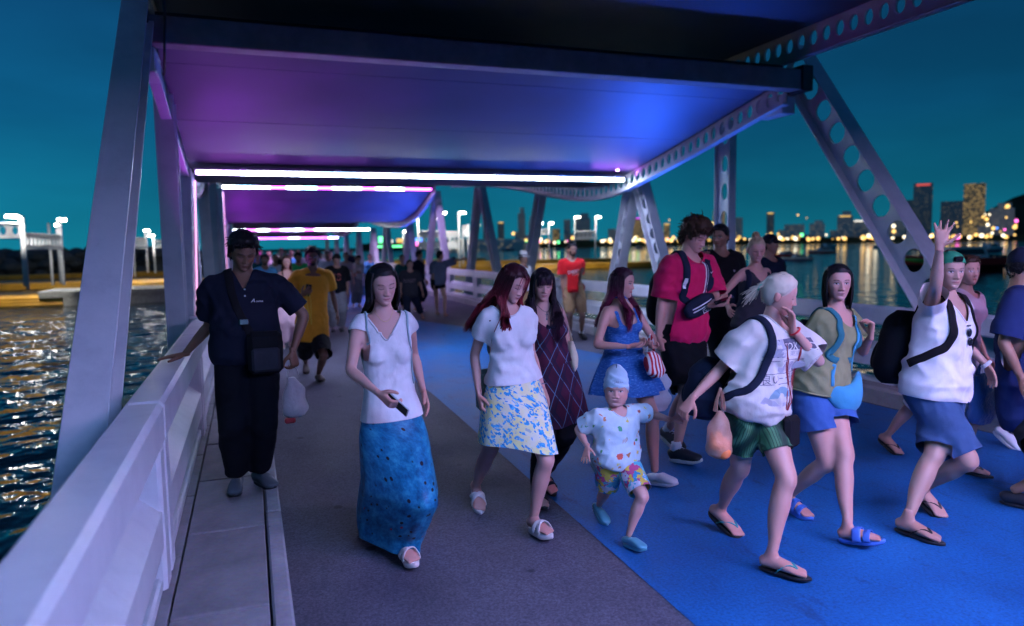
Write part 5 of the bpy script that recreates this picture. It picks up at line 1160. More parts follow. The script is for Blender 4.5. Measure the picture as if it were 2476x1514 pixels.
BLACKH = (.010, .009, .010); DRED = (.055, .010, .016); BLOND = (.58, .50, .38); BRN = (.045, .022, .012)
DOWN = dict(asian=1, eyes='down', lips=(.50, .15, .16))

def T_(m, **k): return dict(t='top', m=m, **k)
def P_(m, **k): return dict(t='pants', m=m, **k)
PEOPLE = {}
def add(key, **d): d['seed'] = len(PEOPLE)+3; PEOPLE[key] = build_person(d)

add('polo_man', label='man in black polo and black trousers leaning one hand on the white railing', H=1.72, Y=5.0, z0=.13, hipx=598, head=(588, 610, -.03), turn=(10, 24, 0), face=2, skin=BROWN, fc=dict(eyes='down', stubble=.25), hair=dict(kind='short', col=BLACKH, thick=.013, rough=.004, top=.022, cnt=800, p=dict(ln=.030, out=.42, rad=.0055)), wide=1.12, fat=1.08,
    hr=(447, 856, .16, 'flat', (0, 0, -1), (-.93, .05, -.12), (.2, .3, -.9)), hl=(708, 850, -.05, 'fist', (-.6, .5, 0), (.12, -.1, -1), (.8, .2, 0)), fr=(571, 1188, 0, -4), fl=(640, 1174, 0, 22), shoes='shoe', shoem=(S_GREYB, S_DK), sole=.016,
    wear=(P_(C_BLACKP, end=1.93, loose=.022, e=.012, flare=.004, name='trousers', amp=.0035), T_(C_NAVYPOLO, neck='polo', sleeve=.80, se=.022, e=.022, straight=.7, hem=-.06, amp=.005)))
add('vneck_woman', label='woman in white V-neck tee and long blue patterned wrap skirt, holding a phone', H=1.63, Y=3.88, hipx=946, fem=1, head=(925, 688, -.03), turn=(6, 14, 4), face=0, skin=PALE, fc=DOWN, thin=.96, bust=.86,
    hair=dict(kind='long', col=BLACKH, thick=.010, cnt=1300, p=dict(L=.30, part=.008, front=.0, open_=59, back=.11, wave=.003, puff=1.10, rad=.0034)),
    hr=(916, 952, -.30, 'grip', (.6, .3, .3), (.55, -.45, -.55), (-.7, .5, -.3)), hl=(1025, 950, .05, 'relaxed'), fl=(988, 1362, -4, 0), fr=(913, 1256, 26, 0), shoes='cross', shoem=(S_WH, S_WH), sole=.032,
    wear=(dict(t='skirt', m=F_BSK, top=.10, len=.83, flare=((0, 0), (.3, .012), (1, .012)), fold=.010, nf=7, e=.012, follow=.9, stride=.45, slant=-.02), T_(C_WHITE, neck='v', sleeve=.22, se=.016, e=.006, straight=.12, hem=.055, amp=.0022, vox=.008)))
add('redhair_woman', label='woman with long red hair in white tee and blue floral knee skirt', H=1.63, Y=3.98, hipx=1243, fem=1, head=(1240, 684, -.05), turn=(22, 26, -4), face=2, skin=PALE, fc=DOWN, thin=.97,
    hair=dict(kind='long', col=(.035, .007, .012), tip=(.20, .014, .028), tip0=.3, thick=.010, cnt=1100, p=dict(rad=.0042, L=.44, part=-.01, front=.75, open_=52, wave=.005, fx=.075, fy=.125, bangs=10, bang_z=.0, puff=1.07)),
    hr=(1158, 955, .02, 'grip', (.9, -.1, 0), (.12, -.2, -1)), hl=(1312, 938, .02, 'relaxed'), fl=(1305, 1300, -6, 4), fr=(1153, 1226, 28, -4), shoes='cross', shoem=(S_WH, S_WH), sole=.034,
    wear=(dict(t='skirt', m=F_FLOR, top=.12, len=.44, flare=((0, .0), (.4, .012), (1, .035)), fold=.006, nf=6, e=.012, follow=.5, stride=.55, slant=-.02), T_(C_WHITE, neck='crew', sleeve=.52, se=.016, e=.012, straight=.25, hem=.075, amp=.005)))
add('plaid_woman', label='woman with long black hair and bangs in dark plaid sleeveless dress, cream shoulder bag', H=1.60, Y=4.5, hipx=1334, fem=1, head=(1312, 688, -.04), turn=(-12, 12, 0), face=0, skin=PALE, fc=DOWN, thin=.95,
    hair=dict(kind='long', col=(.016, .012, .018), tip=(.03, .012, .025), thick=.010, cnt=900, p=dict(rad=.0042, L=.46, part=.004, front=.6, open_=56, wave=.013, fx=.095, fy=.115, bangs=90, bang_z=.022, puff=1.06)),
    hl=(1390, 925, .0, 'grip', (-.9, 0, 0), (.15, -.2, -1)), fl=(1322, 1188, 18, 0), fr=(1303, 1224, 0, 0), shoes='slide', shoem=(S_BL, S_BL), sole=.03,
    wear=(P_(C_BLK, end=1.95, loose=.014, e=.008, name='trousers'), dict(t='skirt', m=F_PLAID, name='dress_skirt', top=.14, len=.46, flare=((0, 0), (.3, .02), (.9, .06), (1, .05)), fold=.014, nf=8, e=.012, follow=.6), T_(F_PLAID, neck='tank', sleeve=None, e=.009, straight=.15, hem=.08, name='dress_bodice')))
add('choker_woman', label='woman with purple-red hair and choker in blue sundress, hands together', H=1.58, Y=4.62, hipx=1508, fem=1, head=(1505, 684, -.04), turn=(26, 6, 0), face=12, skin=FAIR, fc=dict(asian=1, lips=(.45, .05, .06)),
    hair=dict(kind='long', col=(.03, .010, .018), tip=(.15, .012, .05), tip0=.35, thick=.010, cnt=900, p=dict(rad=.0042, L=.38, part=-.012, front=.55, open_=60, wave=.007, fx=.085, fy=.11, puff=1.06)),
    hr=(1522, 838, -.28, 'grip', (.2, -.3, .9), (.9, -.2, .1), (-.8, .3, -.6)), hl=(1582, 838, -.22, 'grip', (-.2, -.3, .9), (-.8, -.5, .1), (.7, .3, -.7)), fl=(1600, 1178, -8, 8), fr=(1440, 1140, 28, 0), shoes='clog', shoem=(S_CLOG, S_CLOG), sole=.024,
    wear=(dict(t='skirt', m=F_BDR, name='dress_skirt', top=.17, len=.36, flare=((0, 0), (.4, .03), (1, .11)), fold=.016, nf=9, e=.008, follow=.5), T_(F_BDR, neck='strap', sleeve=None, e=.007, straight=.05, hem=.10, name='dress_bodice', amp=.002)))
add('crimson_man', label='tall curly-haired man in crimson tee with belt bag across chest, looking at phone', H=1.89, Y=5.0, hipx=1650, head=(1680, 570, -.06), turn=(16, 26, 4), face=8, skin=FAIR, fc=dict(eyes='down'), wide=.98, thin=.96,
    hair=dict(kind='short', col=BRN, thick=.022, rough=.005, top=.014, front=.012, cnt=700, p=dict(ln=.042, out=.45, curl=.011, rad=.0065, fringe=.8)),
    hr=(1588, 840, .0, 'fist', None, (.1, -.2, -1)), hl=(1722, 738, -.30, 'hold', (-.5, .2, .8), (.55, -.75, .15), (.6, .3, -.8)), fl=(1655, 1122, -8, 10), fr=(1622, 1080, 16, 4), shoes='sneaker', shoem=(S_DK, S_SOLE), sole=.024,
    wear=(P_(C_BLK, end=.96, loose=.03, e=.014, flare=.01), T_(C_MAG, neck='crew', sleeve=.86, se=.032, e=.026, straight=.75, hem=-.06, amp=.006)))
add('toddler', label='toddler in pale beanie, printed tee and tropical shorts holding the blonde woman\'s hand', H=1.02, Y=3.62, hipx=1490, head=(1490, 940, -.02), headscale=1.42, turn=(-38, 4, 0), face=8, skin=PALE, fc=dict(lips=(.5, .2, .2), child=1), thin=1.22, leg=1.12, arm=1.12, footscale=1.1, neck=.9, handscale=1.0, vox=.008,
    hr=(1420, 1080, -.04, 'open', (.2, -.2, -1), (-.35, -.4, -.8)), hl=(1624, 1016, -.08, 'fist', (0, .2, -1), (.8, -.1, .35)), fl=(1533, 1330, -6, 4), fr=(1450, 1258, 20, 0), shoes='clog', shoem=(S_AQ, S_AQ), sole=.018,
    wear=(P_(F_TROP, end=.86, loose=.024, e=.014, flare=.03), T_(F_MOTIF, neck='crew', sleeve=.78, se=.036, e=.026, straight=.7, hem=-.10, amp=.006)))
add('blonde_woman', label='blonde woman in cream print tee and green shorts, rubbing her eye', H=1.60, Y=3.15, hipx=1822, fem=1, head=(1885, 712, -.02), turn=(38, 16, 6), face=14, skin=FAIR, fc=dict(eyes='down'), fat=1.10, thin=1.0, leg=1.08, arm=1.1,
    hair=dict(kind='tied', col=BLOND, thick=.012, rough=.002, knot=(0, -.105, .015), tail=.075),
    hr=(1672, 965, .08, 'grip', (.1, .3, -.9), (-.6, .1, -.8), (-.3, .4, -.6)), hl=(1918, 796, -.12, 'hold', (-.75, .25, .2), (-.12, .02, 1), (.55, -.55, -.9)), fl=(1892, 1392, -3, 10), fr=(1748, 1284, 22, 6), shoes='flip', shoem=(S_TEAL, S_BL), sole=.02, footscale=1.08,
    wear=(P_(F_GRW, end=.62, loose=.008, e=.008, flare=.006), T_(C_CREAM, neck='crew', sleeve=.80, se=.036, e=.030, straight=.8, hem=-.13, amp=.006)))
add('olive_woman', label='dark-haired woman in olive tee with aqua crossbody bag, fist raised', H=1.62, Y=3.42, hipx=1982, fem=1, head=(2026, 684, -.04), turn=(-38, 2, 0), face=10, skin=FAIR, fc=dict(gaze=0, lips=(.42, .17, .17)), fat=1.14, thin=1.02, leg=1.05,
    hair=dict(kind='long', col=BLACKH, thick=.010, cnt=700, p=dict(rad=.0042, L=.17, part=0, front=.2, open_=62, wave=.002, puff=1.05)),
    hl=(2106, 812, -.16, 'fist', (-.7, .3, .3), (-.05, -.1, 1), (.5, -.1, -1)), hr=(1935, 950, .1, 'relaxed'), fl=(2078, 1324, -12, 12), fr=(1920, 1246, 12, 6), shoes='slide', shoem=(S_BLUE, S_BLUE), sole=.028,
    wear=(P_(C_DENIM, end=.52, loose=.03, e=.014, flare=.05), T_(C_OLIVE, neck='scoop', sleeve=.50, se=.02, e=.012, straight=.4, hem=-.02, amp=.005)))
add('waving_woman', label='woman in white tee and blue shorts with green cap waving one raised hand', H=1.68, Y=3.22, hipx=2262, fem=1, head=(2296, 655, -.03), turn=(-30, 4, 0), face=6, skin=(.46, .27, .21), fc=dict(lips=(.40, .16, .15)), fat=1.16, thin=1.10, leg=1.12, arm=1.1, wide=1.05,
    hair=dict(kind='bun', col=(.09, .055, .03), thick=.008, bun=.028),
    hr=(2272, 596, -.28, 'open', (-.55, -.8, .1), (.12, -.05, 1), (-.6, -.6, -.6)), hl=(2388, 884, -.02, 'relaxed', (-.8, .2, 0), (.25, -.25, -1)), fl=(2218, 1300, 0, 4), fr=(2236, 1236, 26, 0), shoes='flip', shoem=(S_BL, S_BL), sole=.02, footscale=1.08,
    wear=(P_(C_STEEL, end=.90, loose=.022, e=.014, flare=.012), T_(C_WHITE, neck='v', sleeve=.60, se=.028, e=.018, straight=.45, hem=-.03, amp=.007)))
add('hidden_walker', lo=1, label='person in pale shirt and white cropped shorts half hidden behind the waving woman', H=1.64, Y=3.95, hipx=2300, fem=1, head=(2340, 655, 0), face=0, turn=(-15, 0, 0), skin=FAIR, fc=dict(), hair=dict(kind='short', col=BRN, thick=.016, p=dict(ln=.03)),
    fl=(2352, 1150, -3, 6), fr=(2148, 1092, 22, 6), shoes='flip', shoem=(S_BL, S_BL), wear=(P_(C_WHITE, end=1.12, loose=.022, e=.012, flare=.01), T_(C_PINK, sleeve=.6, e=.02, straight=.5)))
add('navy_man', label='man in navy cap, navy tee and dark shorts striding past the diagonal beam', H=1.72, Y=3.35, hipx=2486, head=(2478, 642, 0), face=28, turn=(25, 5, 0), skin=TAN, fc=dict(stubble=.3), hair=dict(kind='short', col=BLACKH, thick=.008, p=dict(ln=.012)), wide=1.05, fat=1.1,
    fr=(2474, 1228, 0, 6), fl=(2560, 1300, 0, 6), shoes='shoe', shoem=(S_DK, S_DK), wear=(P_(C_CHAR, end=.92, loose=.03, e=.014, flare=.01), T_(C_ROYAL, sleeve=.85, se=.03, e=.028, straight=.8, hem=-.07)))
add('clog_walker', lo=1, label='person in grey-blue clogs and dark shorts stepping behind the navy-capped man', H=1.62, Y=4.5, hipx=2500, head=(2520, 640, 0), face=5, skin=TAN, fem=1, hair=dict(kind='short', col=BLACKH, thick=.02, p=dict(ln=.04)), fr=(2430, 1080, 30, 6), fl=(2520, 1100, 0, 6), shoes='clog', shoem=(S_CLOG, S_CLOG), wear=(P_(C_CHAR, end=.7, loose=.02), T_(C_DNAVY, sleeve=.6)))
add('bun_woman', label='blonde woman with a high bun and dark tank top, eyes lowered', H=1.74, Y=5.7, hipx=1815, fem=1, head=(1829, 604, -.03), turn=(-24, 12, 0), face=0, skin=FAIR, fc=dict(eyes='down', lips=(.5, .2, .2)),
    hair=dict(kind='bun', col=(.42, .32, .20), thick=.006, knot=(0, -.05, .115), bun=.032), hr=(1760, 742, -.22, 'relaxed'), wear=(P_(C_BLK, end=.7, loose=.015), T_(C_CHAR, neck='tank', sleeve=None, e=.006, straight=.05, hem=-.02)))
add('black_polo_man', label='man in black polo turned in profile with a hand at his face', H=1.80, Y=6.5, hipx=1745, head=(1741, 572, 0), turn=(-48, 6, 0), face=-10, skin=TAN, fc=dict(stubble=.4), hair=dict(kind='short', col=BLACKH, thick=.016, p=dict(ln=.02)), hr=(1705, 640, -.25, 'hold', (.3, .2, .3), (.1, .2, 1)), wear=(P_(C_BLACKP, end=1.9, loose=.02, name='trousers'), T_(C_BLK, sleeve=.8, se=.03, e=.026, straight=.7)), shoes='shoe', shoem=(S_DK, S_DK))
add('dark_cap_man', lo=1, label='man in dark cap and black tee standing behind the bun-haired woman', H=1.74, Y=7.2, hipx=1868, head=(1862, 592, 0), turn=(30, 0, 0), face=10, skin=TAN, fc=dict(), hair=dict(kind='short', col=BLACKH, thick=.016, p=dict(ln=.02)), wear=(P_(C_BLACKP, end=1.9, loose=.02, name='trousers'), T_(C_DNAVY, sleeve=.8, se=.03, e=.026, straight=.7)), shoes='shoe', shoem=(S_DK, S_DK))
add('red_man', label='bearded man in bright red tee and tan shorts holding a phone', H=1.77, Y=11.7, hipx=1388, head=(1383, 604, 0), turn=(20, 3, 0), face=-16, skin=TAN, fc=dict(beard=1), hair=dict(kind='short', col=BLACKH, thick=.010, p=dict(ln=.016)), hr=(1362, 712, 0, 'relaxed'), hl=(1404, 664, -.28, 'hold', (-.4, .2, .8), (-.1, -.8, .5)), fr=(1377, 824, 0, -6), fl=(1408, 820, 14, 14), shoes='sneaker', shoem=(S_BL, S_DK), wide=1.0, wear=(P_(C_TAN, end=.90, loose=.02, e=.014), T_(C_RED, sleeve=.72, se=.024, e=.018, straight=.45, hem=-.05)))
add('fedora_man', label='man in a pale fedora hat half hidden behind the two women', H=1.64, Y=13.2, hipx=1268, head=(1266, 624, 0), face=30, skin=TAN, fc=dict(), hair=dict(kind='short', col=BLACKH, thick=.010, p=dict(ln=.02)), wear=(P_(C_TAN, end=.9, loose=.02), T_(C_WHITE, sleeve=.7, e=.02, straight=.5)), lo=1)
add('yellow_man', label='bearded man in mustard yellow polo and black shorts holding a phone at his chest', H=1.74, Y=9.65, hipx=758, head=(755, 622, 0), turn=(-2, 3, 0), face=0, skin=DEEP, fc=dict(beard=1), hair=dict(kind='short', col=BLACKH, thick=.018, rough=.004, top=.008, p=dict(ln=.026, out=.9)), fat=1.25, wide=1.06, hr=(731, 714, -.28, 'hold', (.6, .1, .6), (.6, -.5, .45), (-.8, .2, -.5)), hl=(815, 756, .05, 'relaxed'), fl=(774, 924, -3, 6), fr=(740, 900, 20, 0), shoes='shoe', shoem=(S_BRN, S_BRN), wear=(P_(C_BLK, end=.96, loose=.03, e=.014, flare=.01), T_(C_YEL, neck='polo', sleeve=.75, se=.022, e=.016, straight=.5, hem=-.04)))
add('jersey_man', label='man in black number jersey and grey trousers looking down', H=1.68, Y=15.2, hipx=820, head=(814, 628, 0), turn=(0, 28, 0), face=0, skin=LIGHT, fc=dict(eyes='down'), hair=dict(kind='short', col=BLACKH, thick=.02, p=dict(ln=.03)), hl=(841, 706, 0, 'relaxed'), wear=(P_(C_GREY, end=1.93, loose=.03, name='trousers'), T_(C_BLK, sleeve=.9, se=.035, e=.03, straight=.8, hem=-.1)), shoes='shoe', shoem=(S_DK, S_DK), lo=1)
add('rose_woman', label='woman in dusty rose strap top and loose pink trousers', H=1.62, Y=13.2, hipx=697, fem=1, head=(693, 634, 0), face=0, skin=FAIR, fc=dict(asian=1), hair=dict(kind='long', col=BRN, cnt=400, p=dict(L=.35, front=.2, open_=55)), fr=('rel', .12, 0), fl=('rel', -.15, 20), wear=(P_(C_PINK, end=1.9, loose=.04, e=.016, flare=.02, name='trousers'), T_(C_ROSE, neck='strap', sleeve=None, e=.02, straight=.6, hem=-.12)), shoes='slide', shoem=(S_WH, S_WH), lo=1)
add('green_man', label='man in kelly green tee behind the rose-clad woman', H=1.72, Y=17, hipx=722, head=(721, 622, 0), face=0, turn=(0, 20, 0), skin=BROWN, fc=dict(beard=1), hair=dict(kind='short', col=BLACKH, thick=.02, p=dict(ln=.03)), fr=('rel', .15, 0), fl=('rel', -.2, 20), wear=(P_(C_BLK, end=.95, loose=.03), T_(C_GRN, sleeve=.75, se=.03, e=.024, straight=.6)), lo=1)
add('blue_shirt_man', label='man in sky blue shirt behind the black polo man\'s shoulder', H=1.68, Y=16, hipx=641, head=(640, 629, 0), face=0, skin=BROWN, fc=dict(beard=1), hair=dict(kind='short', col=BLACKH, thick=.02, p=dict(ln=.03)), wear=(P_(C_BLK, end=1.9, loose=.02), T_(C_SKY, sleeve=.8, se=.03, e=.024, straight=.6)), lo=1)
add('lettered_man', label='short stout person in dark lettered tee and sandals', H=1.50, Y=16.6, hipx=996, head=(991, 640, 0), turn=(8, -6, 0), face=-6, skin=LIGHT, fc=dict(asian=1), hair=dict(kind='short', col=BLACKH, thick=.02, p=dict(ln=.03)), fat=1.3, wide=1.1, hl=(1027, 726, 0, 'relaxed'), wear=(P_(C_DNAVY, end=1.6, loose=.03, name='trousers'), T_(C_CHAR, sleeve=.85, se=.035, e=.03, straight=.9, hem=-.14)), shoes='slide', shoem=(S_BL, S_BL), fl=(1022, 772, 0, 4), lo=1)
add('navy_back_man', label='man in dark navy tee turned aside behind the pointing boy', H=1.66, Y=19.2, hipx=1017, head=(1014, 616, 0), face=50, turn=(30, 0, 0), skin=LIGHT, hair=dict(kind='short', col=BLACKH, thick=.02, p=dict(ln=.03)), wear=(P_(C_DNAVY, end=1.5, loose=.03), T_(C_DNAVY, sleeve=.9, se=.035, e=.03, straight=.8)), lo=1)
add('pointing_boy', label='boy in blue-grey tee and black shorts pointing out over the railing', H=1.64, Y=17.6, hipx=1064, head=(1064, 618, 0), face=150, turn=(-60, 0, 0), skin=LIGHT, hair=dict(kind='short', col=BLACKH, thick=.022, p=dict(ln=.03)), hr=(1118, 626, -.1, 'grip', None, (1, .1, 0)), hl=(1049, 690, 0, 'relaxed'), fl=(1058, 761, 0), fr=(1078, 765, 0), shoes='flip', shoem=(S_TAN, S_TAN), wear=(P_(C_BLK, end=.35, loose=.02, e=.014), T_(C_BGREY, sleeve=.95, se=.04, e=.035, straight=1, hem=-.12)), lo=1)
add('phone_reader', label='person in light beige shirt looking at a phone in both hands', H=1.62, Y=21.5, hipx=868, fem=1, head=(866, 626, 0), face=0, turn=(5, 25, 0), skin=LIGHT, hair=dict(kind='short', col=BLACKH, thick=.02, p=dict(ln=.03)), hr=(862, 660, -.28, 'grip'), hl=(872, 660, -.28, 'grip'), wear=(P_(C_GREY, end=1.9, loose=.02), T_(C_LIGHT, sleeve=.95, se=.035, e=.03, straight=.8)), lo=1)
add('strap_walker', label='person in pale pink top with dark shoulder straps', H=1.68, Y=21, hipx=836, fem=1, head=(836, 620, 0), face=0, skin=FAIR, hair=dict(kind='bun', col=BRN), wear=(P_(C_PINK, end=1.9, loose=.03), T_(C_PINK, sleeve=.6, e=.02)), lo=1)
add('white_cap_man', label='man in dark cap and white tee farther back in the crowd', H=1.76, Y=23, hipx=792, head=(792, 616, 0), face=0, skin=TAN, fc=dict(beard=1), hair=dict(kind='short', col=BLACKH, thick=.016, p=dict(ln=.02)), wear=(P_(C_BLK, end=1.9, loose=.02), T_(C_WHITE, sleeve=.7, e=.02, straight=.6)), lo=1)
add('hair_up_woman', label='dark-haired woman with hair up in pale top walking behind the phone reader', H=1.64, Y=25, hipx=894, fem=1, head=(894, 622, 0), face=0, skin=FAIR, hair=dict(kind='bun', col=BLACKH), wear=(P_(C_GREY, end=1.9, loose=.02), T_(C_SKY, sleeve=.7, e=.02)), lo=1)
add('teal_woman', label='woman in dark teal top with hair tied back behind the lettered tee', H=1.64, Y=20, hipx=972, fem=1, head=(972, 626, 0), face=0, skin=FAIR, hair=dict(kind='bun', col=BRN), wear=(P_(C_BLK, end=1.9, loose=.02), T_(C_TEAL, sleeve=.6, e=.02)), lo=1)
tops = [(C_WHITE, 'white'), (C_BLK, 'black'), (C_SKY, 'sky blue'), (C_PINK, 'pale pink'), (C_GREY, 'grey'), (C_DNAVY, 'dark navy'), (C_CREAM, 'cream'), (C_TEAL, 'dark teal'), (C_RED, 'red'), (C_LIGHT, 'beige')]
for i, (px, Y_) in enumerate(((665, 19), (680, 24), (705, 27), (650, 26), (742, 29), (760, 25), (775, 33), (630, 31), (690, 36), (720, 40), (655, 42), (800, 30), (745, 46), (675, 52), (700, 60), (850, 34), (785, 50), (622, 22))):
    m, nm = tops[i % 10]; lower = [(C_BLK, 'black'), (C_GREY, 'grey'), (C_DNAVY, 'navy'), (C_TAN, 'tan')][(i*7//3) % 4]; f_ = i % 3 == 0; Hh = 1.60+.03*((i*5) % 6); d_ = atY(px, 620, Y_); hz = Hh-.115
    # head pixel from the height at that distance
    q = CR @ (V3(d_[0], Y_, hz)-CC); py = PH/2-CAM_F*q[1]/q[2]
    add(f'far{i}', label=f'{"woman" if f_ else "man"} in {nm} top and {lower[1]} {"trousers" if i % 2 else "shorts"}, small figure deep in the crowd', group='people deep in the crowd', H=Hh, Y=Y_, head=(px, py, 0), fem=int(f_), face=random.uniform(-8, 8), skin=(TAN, FAIR, BROWN, LIGHT)[i % 4], hair=dict(kind='short' if not f_ else 'bun', col=BLACKH, thick=.018, n=.6, p=dict(ln=.03)), vox=.024, fr=('rel', .14, 0), fl=('rel', -.18, 18),
        wear=(P_(lower[0], end=1.9 if i % 2 else .9, loose=.02, vox=.026), T_(m, sleeve=.7, e=.02, straight=.5, vox=.026)), lo=1)

# ------------------------------------------------------------------ things people wear and carry
PP = PEOPLE
def tree(c, key='topVF'):
    k = '_b'+key
    if k not in c: V, F = c[key]; c[k] = BVHTree.FromPolygons(V.tolist(), F.tolist())
    return c[k]
def spt(c, p, key='topVF', off=.004):
    """('f', u, h) on the front, ('b', u, h) on the back, ('t', u) over the shoulder: point and normal on the shirt"""
    s = c['s']
    if p[0] == 't': o = c['nb']+c['clf']*p[1]*s+c['up']*.5-c['cfw']*(p[2] if len(p) > 2 else .0); dr = -c['up']
    elif p[0] == 's': sg = np.sign(p[1]); o = c['tor'](p[2])+c['clf']*sg*.7+c['cfw']*p[3]; dr = -c['clf']*sg
    else:
        sg = 1 if p[0] == 'f' else -1; o = c['tor'](p[2])+c['clf']*p[1]*s+c['cfw']*sg*.7; dr = -c['cfw']*sg
    for dx in (0, -.02, -.04, -.07):
        oo = o+c['clf']*dx*np.sign(p[1])*s; h = tree(c, key).ray_cast(Vector(oo), Vector(dr))
        if h[0] is not None:
            n = np.array(h[1]); n = n if np.dot(n, dr) < 0 else -n; return np.array(h[0])+n*off, n
    return o+dr*.58, -dr
def band(c, pts, w, mat, name='strap', parent=None, th=.003, n=6, key='topVF', off=.005):
    Q = []; Nn = []; ex = []
    for i, a in enumerate(pts):                                    # over the shoulder in small steps
        if a[0] != 't': ex.append(a); continue
        k0 = .075 if i > 0 and pts[i-1][0] == 'b' else -.075 if i > 0 and pts[i-1][0] == 'f' else 0.0
        k1 = -.075 if i+1 < len(pts) and pts[i+1][0] == 'f' else .075 if i+1 < len(pts) and pts[i+1][0] == 'b' else 0.0
        ex += [('t', a[1], k0+(k1-k0)*q/4) for q in range(5)]
    pts = ex; full = []
    for a, b in zip(pts[:-1], pts[1:]):
        if a[0] == b[0] and a[0] in 'fb': full += [(a[0], a[1]+(b[1]-a[1])*k/n, a[2]+(b[2]-a[2])*k/n) for k in range(n)]
        else: full.append(a)
    full.append(pts[-1])
    for p in full: q, m = spt(c, p, key, off); Q.append(q); Nn.append(m)
    Q = np.array(Q); Nn = np.array(Nn)
    for _ in range(2): Q[1:-1] = .25*Q[:-2]+.5*Q[1:-1]+.25*Q[2:]; Nn[1:-1] = .25*Nn[:-2]+.5*Nn[1:-1]+.25*Nn[2:]
    m = len(Q)*3; Q2 = catmull(Q, m); N2 = catmull(Nn, m)
    for it in range(2):
        for i in range(m):                                         # lie on the cloth, never in it
            h = tree(c, key).find_nearest(Vector(Q2[i]))
            if h[0] is not None and h[3] < .12:
                nn = np.array(h[1]); dd = np.dot(Q2[i]-np.array(h[0]), nn)
                if dd < off: Q2[i] = np.array(h[0])+nn*off
                N2[i] = .5*N2[i]+.5*nn
        if it == 0: Q2[1:-1] = .25*Q2[:-2]+.5*Q2[1:-1]+.25*Q2[2:]
    T = np.gradient(Q2, axis=0); sd = np.cross(T, N2)
    return mobj(name, tube(Q2, np.tile([w/2, th], (m, 1)), 8, side=sd, e=4), mat, parent, smooth=True)
def text2d(txt, size):
    cu = bpy.data.curves.new('t', 'FONT'); cu.body = txt; cu.size = size; cu.align_x = 'CENTER'; cu.align_y = 'CENTER'; cu.resolution_u = 2; cu.fill_mode = 'FRONT'
    o = bpy.data.objects.new('t', cu); SC.collection.objects.link(o); dg = bpy.context.evaluated_depsgraph_get(); ev = o.evaluated_get(dg); me = ev.to_mesh()
    V = np.array([v.co[:2] for v in me.vertices]); F = [list(p.vertices) for p in me.polygons]; ev.to_mesh_clear(); bpy.data.objects.remove(o); return V, F
def quad2d(x0, x1, y0, y1, nx=8, ny=4):
    xs = np.linspace(x0, x1, nx+1); ys = np.linspace(y0, y1, ny+1); V = [(x, y) for y in ys for x in xs]; F = [[j*(nx+1)+i, j*(nx+1)+i+1, (j+1)*(nx+1)+i+1, (j+1)*(nx+1)+i] for j in range(ny) for i in range(nx)]; return np.array(V), F
def decal(c, VF, u0, h0, mat, name='print', shear=0.0, rot=0.0, off=.0025, parent=None, sx=1.0, key='topVF'):
    V, F = VF; s = c['s']; P = []; ca, sa = math.cos(rot), math.sin(rot)
    for x, y in V:
        x2 = x*sx+y*shear; x3, y3 = x2*ca-y*sa, x2*sa+y*ca; P.append(spt(c, ('f', u0+x3/s, h0+y3/(s*c['k'])), key, off)[0])
    return mobj(name, (np.array(P), F), mat, parent or c['top'])
def handpt(c, sg, along=.085, palm=.0):
    S, el, w, pose, pv, hd, M = c['arms'][sg]; pn = -M[:, 2]; return w+hd*along*c['s']+unit(pn)*palm*c['s'], hd, unit(pn)
def phone(c, sg, label, mat=M_PHONE, along=.10, palm=.03, tilt=None, size=(.072, .15, .009), up=None):
    p, hd, pn = handpt(c, sg, along, palm); y = unit(up if up is not None else hd); z = unit(pn-y*np.dot(pn, y)); x = np.cross(y, z); M = np.stack([x, y, z], 1)
    r = empty('phone', p, label, 'phone'); mb = MB(); mb.bbox(p, size, .004, M); mb.build('case', mat, r)
    mb = MB(); mb.box(p-z*(size[2]/2+.0006), (size[0]*.9, size[1]*.94, .0008), M); mb.build('screen', M_PHONE, r)
    mb = MB(); mb.bbox(p+z*(size[2]/2)+y*size[1]*.33-x*size[0]*.2, (.022, .03, .004), .001, M); mb.build('camera_bump', M_BLACK, r); return r
def ring(c, p, axis, r1, r2, mat, name, label, cat, w=None):
    axis = unit(axis); a = unit(np.cross(axis, [.3, .2, 1])); b = np.cross(axis, a); t = np.linspace(0, 2*math.pi, 25); P = p+np.outer(np.cos(t), a)*r1+np.outer(np.sin(t), b)*r1
    return mobj(name, tube(P, np.tile([w/2 if w else r2, r2], (25, 1)), 8, caps=False, side=np.tile(axis, (25, 1)), e=3), mat, smooth=True, label=label, cat=cat)
def headwear(c, name, mat, zl, off, label, cat, fn=None):
    T, ph = head_grid(60, 72); z = np.repeat(T[:, 0], len(ph)); wx, yf, yb = [np.repeat(T[:, k], len(ph)) for k in (1, 2, 3)]; P = np.tile(ph, len(T)); cc, ss_ = np.cos(P), np.sin(P)
    V = np.stack([wx*ss_, np.where(cc > 0, yf*cc, -yb*np.abs(cc)), z], 1); nrm = V/np.array([.075, .095, .115])**2; nrm /= np.maximum(np.linalg.norm(nrm, axis=1, keepdims=True), 1e-9)
    m = z-np.interp(np.abs(np.degrees(P)), *zl); V = V+nrm*off*1.0
    if fn is not None: V = fn(V, m, P)
    nr, nc = len(T), len(ph); F = np.array([[i*nc+j, (i+1)*nc+j, (i+1)*nc+(j+1) % nc, i*nc+(j+1) % nc] for i in range(nr-1) for j in range(nc)]); F = F[m[F].min(1) > 0]; V, F, _ = compact(V, F)
    r = empty(name, c['headc'], label, cat); mobj('crown', (V @ c['HM'].T+c['headc'], F), mat, r, smooth=True); return r
